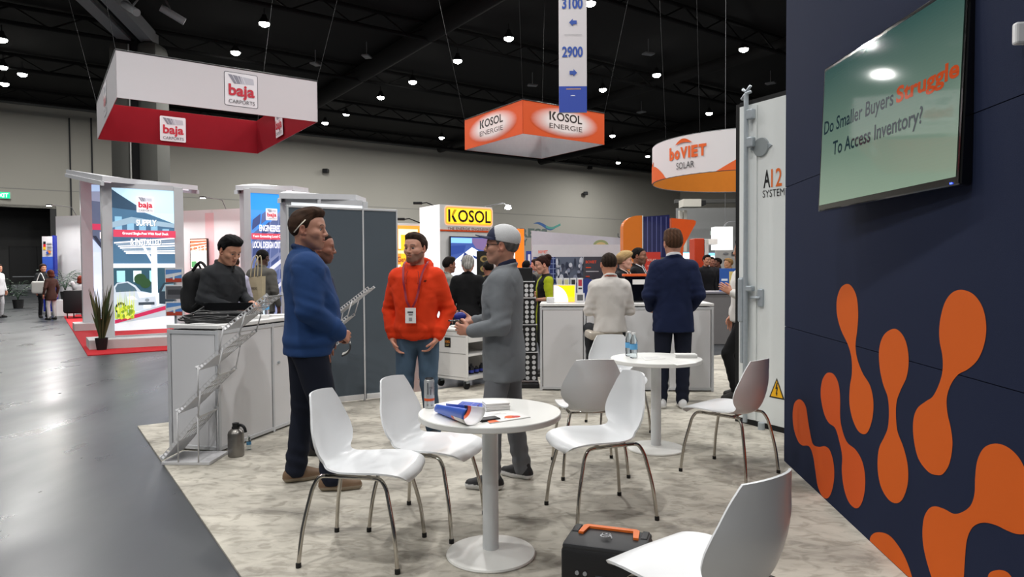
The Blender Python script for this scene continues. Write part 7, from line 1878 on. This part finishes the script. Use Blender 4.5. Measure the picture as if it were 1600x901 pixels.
V, F = field(cr, 0.0045, lambda dd, X, Y, Z: np.maximum(dd, (0.030 + 0.16 * X) - Z)); cc = np.tile(np.array(C('#c4c5c6')[:3]), (len(V), 1))
fm_ = V[:, 0] > 0.028 + 0.25 * (V[:, 2] - 0.05); cc[fm_] = np.array(C('#1d2440')[:3])
em = (V[:, 0] > 0.055) & (np.abs(V[:, 1]) < 0.028) & (V[:, 2] > 0.075) & (V[:, 2] < 0.115); cc[em] = np.array(C('#8f8560')[:3])
sm2 = (np.abs(V[:, 1]) < 0.0025) & ~fm_; cc[sm2] = np.array(C('#9fa0a2')[:3])
mk('cap', on_head(inf, V), F, M_MESHCAP, b, cc)
m = MB(); top_, bot = [], []
for i in range(17):
    a = R(-78 + 156 * i / 16); r0_ = 0.086; x0, y0 = -0.012 + 0.108 * math.cos(a), 0.088 * math.sin(a); ext = 0.082 * max(0, math.cos(a * 0.95)) ** 0.6
    x1, y1 = x0 + ext, y0 * (1 - 0.08 * ext / 0.08); zc0 = 0.036 + 0.16 * x0; zc1 = zc0 + 0.010 - 0.9 * y1 * y1 * 3
    top_.append((Vector((x0, y0, zc0 + .012)), Vector((x1, y1, zc1 + .012)))); bot.append((Vector((x0, y0, zc0 + .006)), Vector((x1, y1, zc1 + .006))))
tv_ = [[m.bm.verts.new(tuple(on_head(inf, [v])[0])) for v in pr_] for pr_ in top_]; bv_ = [[m.bm.verts.new(tuple(on_head(inf, [v])[0])) for v in pr_] for pr_ in bot]
for i in range(16):
    m.bm.faces.new((tv_[i][0], tv_[i][1], tv_[i + 1][1], tv_[i + 1][0])); m.bm.faces.new((bv_[i][0], bv_[i + 1][0], bv_[i + 1][1], bv_[i][1])); m.bm.faces.new((tv_[i][1], bv_[i][1], bv_[i + 1][1], tv_[i + 1][1]))
m.build('cap_brim', mat('brim_navy', '#1d2440', 0.8), b, True, True)
V = on_head(inf, [(0.094, -0.05, 0.008), (0.094, 0.05, 0.008)]); 
for s_ in (-1, 1):
    lens = [on_head(inf, [p])[0] for p in ((0.098, s_ * 0.012, 0.014), (0.090, s_ * 0.055, 0.016), (0.086, s_ * 0.058, -0.010), (0.096, s_ * 0.020, -0.014))]
    MB().prism([tuple(p) for p in lens], tuple(inf['Rh'] @ np.array((0.003, 0, 0)))).build('sunglasses_lens', M_GLOSS, b)
    a0_, a1_ = on_head(inf, [(0.088, s_ * 0.058, 0.010), (-0.005, s_ * 0.083, 0.008)]); MB().tube([tuple(a0_), tuple(a1_)], 0.0022, 6).build('sunglasses_arm', M_GLOSS, b)
# phone held in both hands, with a blue pouch
wp = b.matrix_basis; loc_ = Matrix.Translation(b.location) @ Matrix.Rotation(b.rotation_euler.z, 4, 'Z') @ Matrix.Scale(inf['s'], 4)
ph = loc_ @ Vector((0.31, 0.03, 1.175)); t = thing('blue_pouch', 'small dark blue round pouch held in the hands of the man in grey', 'pouch', tuple(ph)); m = MB(); bmesh.ops.create_uvsphere(m.bm, u_segments=18, v_segments=10, radius=0.5)
for v in m.bm.verts: v.co = Vector((v.co.x * 0.085, v.co.y * 0.05, v.co.z * 0.06))
m.build('pouch_body', mat('pouch_blue', '#232b84', 0.5, var=0.3, scale=40), t, True); MB().box((-0.03, 0, -0.028), (0.10, 0.05, 0.010), bev=0.002).build('flap', M_GLOSS, t)

# Asian man behind the left counter, reading
b, inf = person('dark-haired man in dark grey jacket looking down at the left counter', place(340, 6.75), -24, 1.83, w=0.98, lean=0.16,
    armR=ARM((0.06, -0.235, 1.17), (0.285, -0.13, 1.10), (0.95, 0.3, -0.1), (0, 0.2, -1), 0.5), armL=ARM((0.08, 0.235, 1.17), (0.30, 0.12, 1.12), (0.95, -0.3, -0.1), (0, 0, -1), 0.5),
    head=(-4, 26), wide=1.04, jaw=1.05, skin='#a87a63', hair=('full', '#0d0c0d'), near=2, top=dict(kind='coat', col='#2b2d30', hem=0.78, g=0.014, wr=0.006, cuff=True), bottom=dict(col='#1a1b20'))
MB().tube([tuple(p) for p in smooth_path([(0.15, 0.07, 1.56), (0.19, 0.03, 1.50), (0.20, 0.0, 1.42)], 5)], 0.01, 6).build('jacket_zip', M_RUB, b, True)
# backpack hanging on his right shoulder
M_BP = mat('backpack_black', '#101114', 0.75, var=0.2, bump=0.4, bscale=200); mm = Matrix.Translation(b.location) @ Matrix.Rotation(b.rotation_euler.z, 4, 'Z') @ Matrix.Scale(inf['s'], 4)
q = mm @ Vector((-0.20, -0.06, 1.22)); t = thing('backpack', 'black backpack on the back of the man looking down at the left counter', 'backpack', tuple(q), R(-24))
V, F = field([('box', (0, 0, 0), (0.09, 0.145, 0.20), 0.0, 0.07), ('box', (-0.08, 0, -0.06), (0.05, 0.12, 0.12), 0.03, 0.04), ('ell', (0.02, 0, 0.17), (0.07, 0.12, 0.07), 0.04)], 0.014, lambda d, X, Y, Z: d + wrinkle(X, Y, Z, 0.004)); mk('pack_body', V, F, M_BP, t, None)
MB().tube(smooth_path([(0.05, -0.10, 0.22), (0.16, -0.11, 0.30), (0.24, -0.11, 0.24), (0.26, -0.11, 0.10), (0.2, -0.14, -0.05), (0.07, -0.13, -0.14)], 5), 0.014, 8).build('shoulder_strap', M_BP, t, True)
MB().tube(smooth_path([(0.0, -0.04, 0.24), (0.0, 0, 0.29), (0.0, 0.04, 0.24)], 5), 0.010, 8).build('carry_loop', M_BP, t, True)

# white-shirted man on the stool, seen from behind
SD = SZ - 0.915
b, inf = person('man in white shirt seen from behind, seated on the bar stool', (place(953, 7.5)[0], 7.5, TOPZ), 93, 1.77, w=1.0, belly=0.03, dz=SD, near=2, lean=0.05,
    armL=ARM((0.04, 0.235, 1.14 + SD), (0.28, 0.18, 1.12 + SD), (1, -0.2, 0), (0, -.2, -1), .4), armR=ARM((0.04, -0.235, 1.14 + SD), (0.28, -0.18, 1.12 + SD), (1, 0.2, 0), (0, .2, -1), .4),
    legs=dict(kL=(0.40, 0.17, 0.78 + 0.0), kR=(0.40, -0.17, 0.78), aL=(0.34, 0.15, 0.36), aR=(0.34, -0.15, 0.36)), head=(0, 8), wide=1.02, skin='#a9775e', hair=('buzz', '#2a2019'),
    top=dict(kind='shirt', col='#d3cfca', hem=0.905, g=0.012, flare=0.006, wr=0.005, paint=lambda x, y, z, c: np.where(((z > 1.525) & (z < 1.541) & (np.abs(y) < .07))[:, None], np.array(C('#c9583c')[:3]), c)), bottom=dict(col='#26282c'))

# navy suit, seen from behind
b, inf = person('tall man in navy blue suit seen from behind, standing beside the right counter', place(1052, 7.1), 88, 1.85, w=1.06, belly=0.01,
    armL=ARM((-0.03, 0.255, 1.15), (0.14, 0.21, 1.0), (0.95, -0.2, -0.1), (0, -1, 0), .5), armR=ARM((-0.03, -0.255, 1.15), (0.14, -0.21, 1.0), (0.95, 0.2, -0.1), (0, 1, 0), .5),
    legs=dict(aL=(0.0, 0.125, 0.09), aR=(0.0, -0.09, 0.09), fL=10, fR=-4), head=(6, 0), skin='#a97a66', hair=('full', '#4a3325'),
    top=dict(kind='jacket', col='#16203f', hem=0.775, g=0.010, flare=0.01, wr=0.006, collar='#dcdcdf'), bottom=dict(col='#131828', w=1.14), shoes=dict(col='#cfcfd0', sole='#e4e4e4', soleh=0.03))

# leaning person behind the container door
b, inf = person('person in white shirt and black trousers leaning behind the container door', (place(1161, 7.6)[0], 7.6, TOPZ), 178, 1.78, w=0.95, lean=-0.05, near=1,
    legs=dict(kL=(0.20, 0.10, 0.52), kR=(0.06, -0.10, 0.50), aL=(0.10, 0.13, 0.09), aR=(0.0, -0.10, 0.09)), armL=ARM((-0.02, 0.24, 1.15), (0.19, 0.20, 1.20), (.7, -.1, .5), (0, -1, 0), .6),
    head=(0, 0), skin='#a9775e', hair=('short', '#2a2019'), top=dict(kind='shirt', col='#d9d6d2', hem=0.86, wr=0.007, g=0.016, cuff=True), bottom=dict(col='#121214'))

# ------------------------------------------------------------------ people in the middle and far distance


def black_lanyard(body, col='#e6e6e8'):
    for s_ in (-1, 1): MB().tube([(-0.02, s_ * 0.085, 1.55), (0.08, s_ * 0.085, 1.50), (0.135, s_ * 0.06, 1.38), (0.150, s_ * 0.02, 1.18)], 0.007, 6).build('lanyard', mat('lanyard_' + col, col, 0.6), body, True)


b, _ = person('woman with curly grey hair and black top seen from behind', place(731, 9.2), 80, 1.66, w=1.08, near=1, female=True, skin='#b98a78', hair=('pony', '#8f8c88'), top=dict(kind='shirt', col='#0f0f11', hem=0.72, g=0.022, flare=0.03), bottom=dict(col='#17181c'), head=(15, 0))
b, _ = person('dark-haired man behind the shoulder of the man in orange hoodie', place(700, 11.0), 30, 1.66, near=0, skin='#8d5f4c', hair=('full', '#171210'), top=dict(kind='shirt', col='#8b8982', wr=.005), bottom=dict(col='#22242a'), head=(0, 5))
person('man in black suit behind the face of the man in the cap', place(764, 10.5), 100, 1.60, near=0, w=1.1, skin='#8a5a48', hair=('short', '#14100f'), top=dict(kind='jacket', col='#101014'), bottom=dict(col='#101014'), head=(10, 10))
person('dark-suited man with black hair left of the woman in yellow-green', place(822, 14.0), 70, 1.64, near=0, skin='#7a4f3e', hair=('short', '#0f0d0d'), top=dict(kind='jacket', col='#14161c'), bottom=dict(col='#14161c'))
person('woman in grey raising one hand beside her head, left of the woman in yellow', place(838, 15.0), 170, 1.68, near=0, female=True, skin='#b98a78', hair=('bob', '#2a1a14'), top=dict(kind='shirt', col='#6d6a66'), bottom=dict(col='#22242a'), armL=ARM((0.15, 0.24, 1.25), (0.18, 0.14, 1.55), (0, 0, 1), (-1, 0, 0), .4))


def paint_vest(x, y, z, c):
    c = np.tile(np.array(C('#121213')[:3]), (len(z), 1)); arm = (np.abs(y) > 0.175) & (z > 1.05); fr_ = (x > 0.06) & (np.abs(y) < 0.05); c[arm | fr_] = np.array(C('#9aa318')[:3]); return c


person('woman in black and yellow-green dress with arms crossed, left of the right counter', place(852, 9.4), 190, 1.65, w=0.95, near=2, female=True, skin='#b5836f', hair=('bun', '#2a1412'), head=(0, 12),
    armL=ARM((-0.01, 0.235, 1.16), (0.19, 0.02, 1.14), (0.3, -0.9, 0.1), (-1, 0, 0), .4), armR=ARM((0.0, -0.235, 1.16), (0.17, -0.02, 1.19), (0.3, 0.9, 0.1), (-1, 0, 0), .4),
    top=dict(kind='dress', col='#121213', hem=0.50, g=0.012, flare=0.02, sleeve=0.0, paint=paint_vest), bottom=dict(col='#121213'))
b, _ = person('woman with short blond hair and black jacket behind the right counter', place(974, 9.8), -25, 1.70, near=2, female=True, w=1.05, skin='#b98a78', hair=('pixie', '#7c6148', '#b99b6c'), top=dict(kind='coat', col='#131317', g=.016), bottom=dict(col='#131317'), head=(12, 0)); black_lanyard(b, '#d8c0b4')
b, _ = person('man with cropped dark hair and black jacket right of the blond woman', place(997, 10.2), -20, 1.78, near=2, w=1.05, skin='#7d5440', hair=('buzz', '#120f0e'), beard=.5, top=dict(kind='coat', col='#121216', g=.016), bottom=dict(col='#131317'), head=(-5, 0)); black_lanyard(b, '#d8d8dc')
person('man in lilac shirt resting his head on his hand, behind the man looking down', place(368, 9.6), 160, 1.70, near=1, skin='#a9775e', hair=('buzz', '#3a2a22'), top=dict(kind='shirt', col='#b9b6cc', wr=.006), bottom=dict(col='#2a2c34'), armL=ARM((0.12, 0.24, 1.22), (0.10, 0.12, 1.50), (0, -.1, 1), (-.5, -.6, 0), .5), head=(0, 20))
b, inf = person('man in grey shirt seen from behind, in front of the blue solar panel picture', place(409, 10.6), 75, 1.80, near=1, w=1.08, skin='#4a3128', hair=('buzz', '#0f0d0d'), top=dict(kind='shirt', col='#5c5a56', hem=.82, wr=.006, g=.014), bottom=dict(col='#45444a'), head=(0, 6))
# canvas bag hanging from his shoulder
q = at(397, 470, 9.9); t = thing('tote_bag', 'beige canvas tote bag with long handles hanging beside the man in the grey shirt', 'bag', tuple(q), R(-10)); M_TOTE = mat('canvas', '#b7a98b', 0.85, var=0.08, scale=20)
MB().prism([(-.12, 0, 0), (.12, 0, 0), (.13, 0, .36), (-.11, 0, .34)], (0, .10, 0)).build('bag_body', M_TOTE, t); a_ = Art((-.12, -.002, 0), (1, 0, 0), (0, -1, 0)); a_.text('expo', .07, .15, .10, .05, '#5d5346', .02); a_.build('bag_print', M_WHT, t)
for y in (.0, .10): MB().tube(smooth_path([(-.05, y, .34), (-.02, y, .55), (.04, y + .02, .66), (.07, y, .52), (.06, y, .35)], 5), .008, 6).build('handle', M_TOTE, t, True)
# far right group
for i, (px, Y, yw, h_, sk, cl, lab) in enumerate(((1104, 16.5, -70, 1.78, '#a9775e', '#15161a', 'man in black suit at far right beside the navy suit'), (1112, 18.5, -110, 1.76, '#9c6a58', '#1c1d22', 'man in black jacket just behind the shoulder of the suited man at far right'), (1122, 19, 180, 1.74, '#6d4a3c', '#222428', 'person in dark clothes with a dark cap left of the logo wall'), (1139, 17, 185, 1.70, '#b98a68', '#8a7a5a', 'person with light brown hair beside the small blue poster'))):
    b, _ = person(lab, place(px, Y), yw, h_, near=0, skin=sk, hair=('short', '#14100f' if i < 3 else '#9a7a4e'), top=dict(kind='jacket' if i < 2 else 'shirt', col=cl), bottom=dict(col='#15161a'))
# far left
b, _ = person('woman in dark jacket with a white bag at the far left by the blue banner', place(67, 22), -30, 1.72, near=0, female=True, skin='#a9775e', hair=('bob', '#2a1a14'), top=dict(kind='coat', col='#26282a', hem=.70, g=.02), bottom=dict(col='#101114'))
q = at(64, 449, 21.6); t = thing('shoulder_bag', 'white shoulder bag carried by the woman at far left', 'bag', tuple(q), .2); V, F = field([('box', (0, 0, 0), (.26, .07, .20), 0., .05)], .03); mk('bag_body', V, F, mat('bag_white', '#b9b8b4', .6), t, None); MB().tube(smooth_path([(-.12, 0, .18), (0, 0, .46), (.12, 0, .18)], 5), .012, 6).build('handle', M_PAPER, t, True)
person('woman in dark clothes with reddish hair beside the blue banner', place(79, 21), 160, 1.52, near=0, female=True, skin='#a9775e', hair=('bob', '#4a2418'), top=dict(kind='coat', col='#3a2620', hem=.7), bottom=dict(col='#a9a8a8'))
person('person in white cut off by the left edge of the picture', place(-3, 22), 0, 1.72, near=0, skin='#a9775e', hair=('short', '#2a1a14'), top=dict(kind='shirt', col='#c9c8ca', hem=.75, g=.02), bottom=dict(col='#c0bfc1'))
person('person with reddish hair and white top seated in the black armchair', (pa.x, pa.y + 0.12, 0.015), 100, 1.72, near=0, dz=-0.42, skin='#a06a50', hair=('bob', '#6a2a1c'), top=dict(kind='shirt', col='#c9c9cc'), bottom=dict(col='#2a2c34'), legs=dict(kL=(.42, .12, .50), kR=(.42, -.12, .50), aL=(.40, .12, .09), aR=(.40, -.12, .09)))

# ------------------------------------------------------------------ small pieces hang one level deeper, on the part that carries them
NEST = {'badge_print': 'name_badge', 'drawstring': 'hoodie', 'shirt_collar': 'suit_jacket', 'lapel': 'suit_jacket', 'handle_pivot': 'carry_handle', 'charge_mark': 'lid', 'button': 'case', 'socket': 'case',
        'display_window': 'case', 'latch': 'case', 'door_handle': 'handle_plate', 'vent_flange': 'vent_cap', 'cap_brim': 'cap', 'sunglasses_arm': 'sunglasses_lens', 'jacket_zip': 'jacket',
        'power_light': 'casing', 'paper_label': 'bottle_body', 'can_lettering': 'can_body', 'can_band': 'can_body', 'lid_spout': 'lid', 'grille': 'casing', 'busbars': 'solar_module', 'poster_lettering': 'red_poster', 'sticker': 'side_panel'}
base_name = lambda o: o.name.split('.')[0]
for root in [o for o in COL.objects if o.parent is None]:
    kids = list(root.children)
    for ch in kids:
        want = NEST.get(base_name(ch))
        if want:
            host = next((k for k in kids if base_name(k) == want), None)
            if host is not None and host.location.length < 1e-6: ch.parent = host
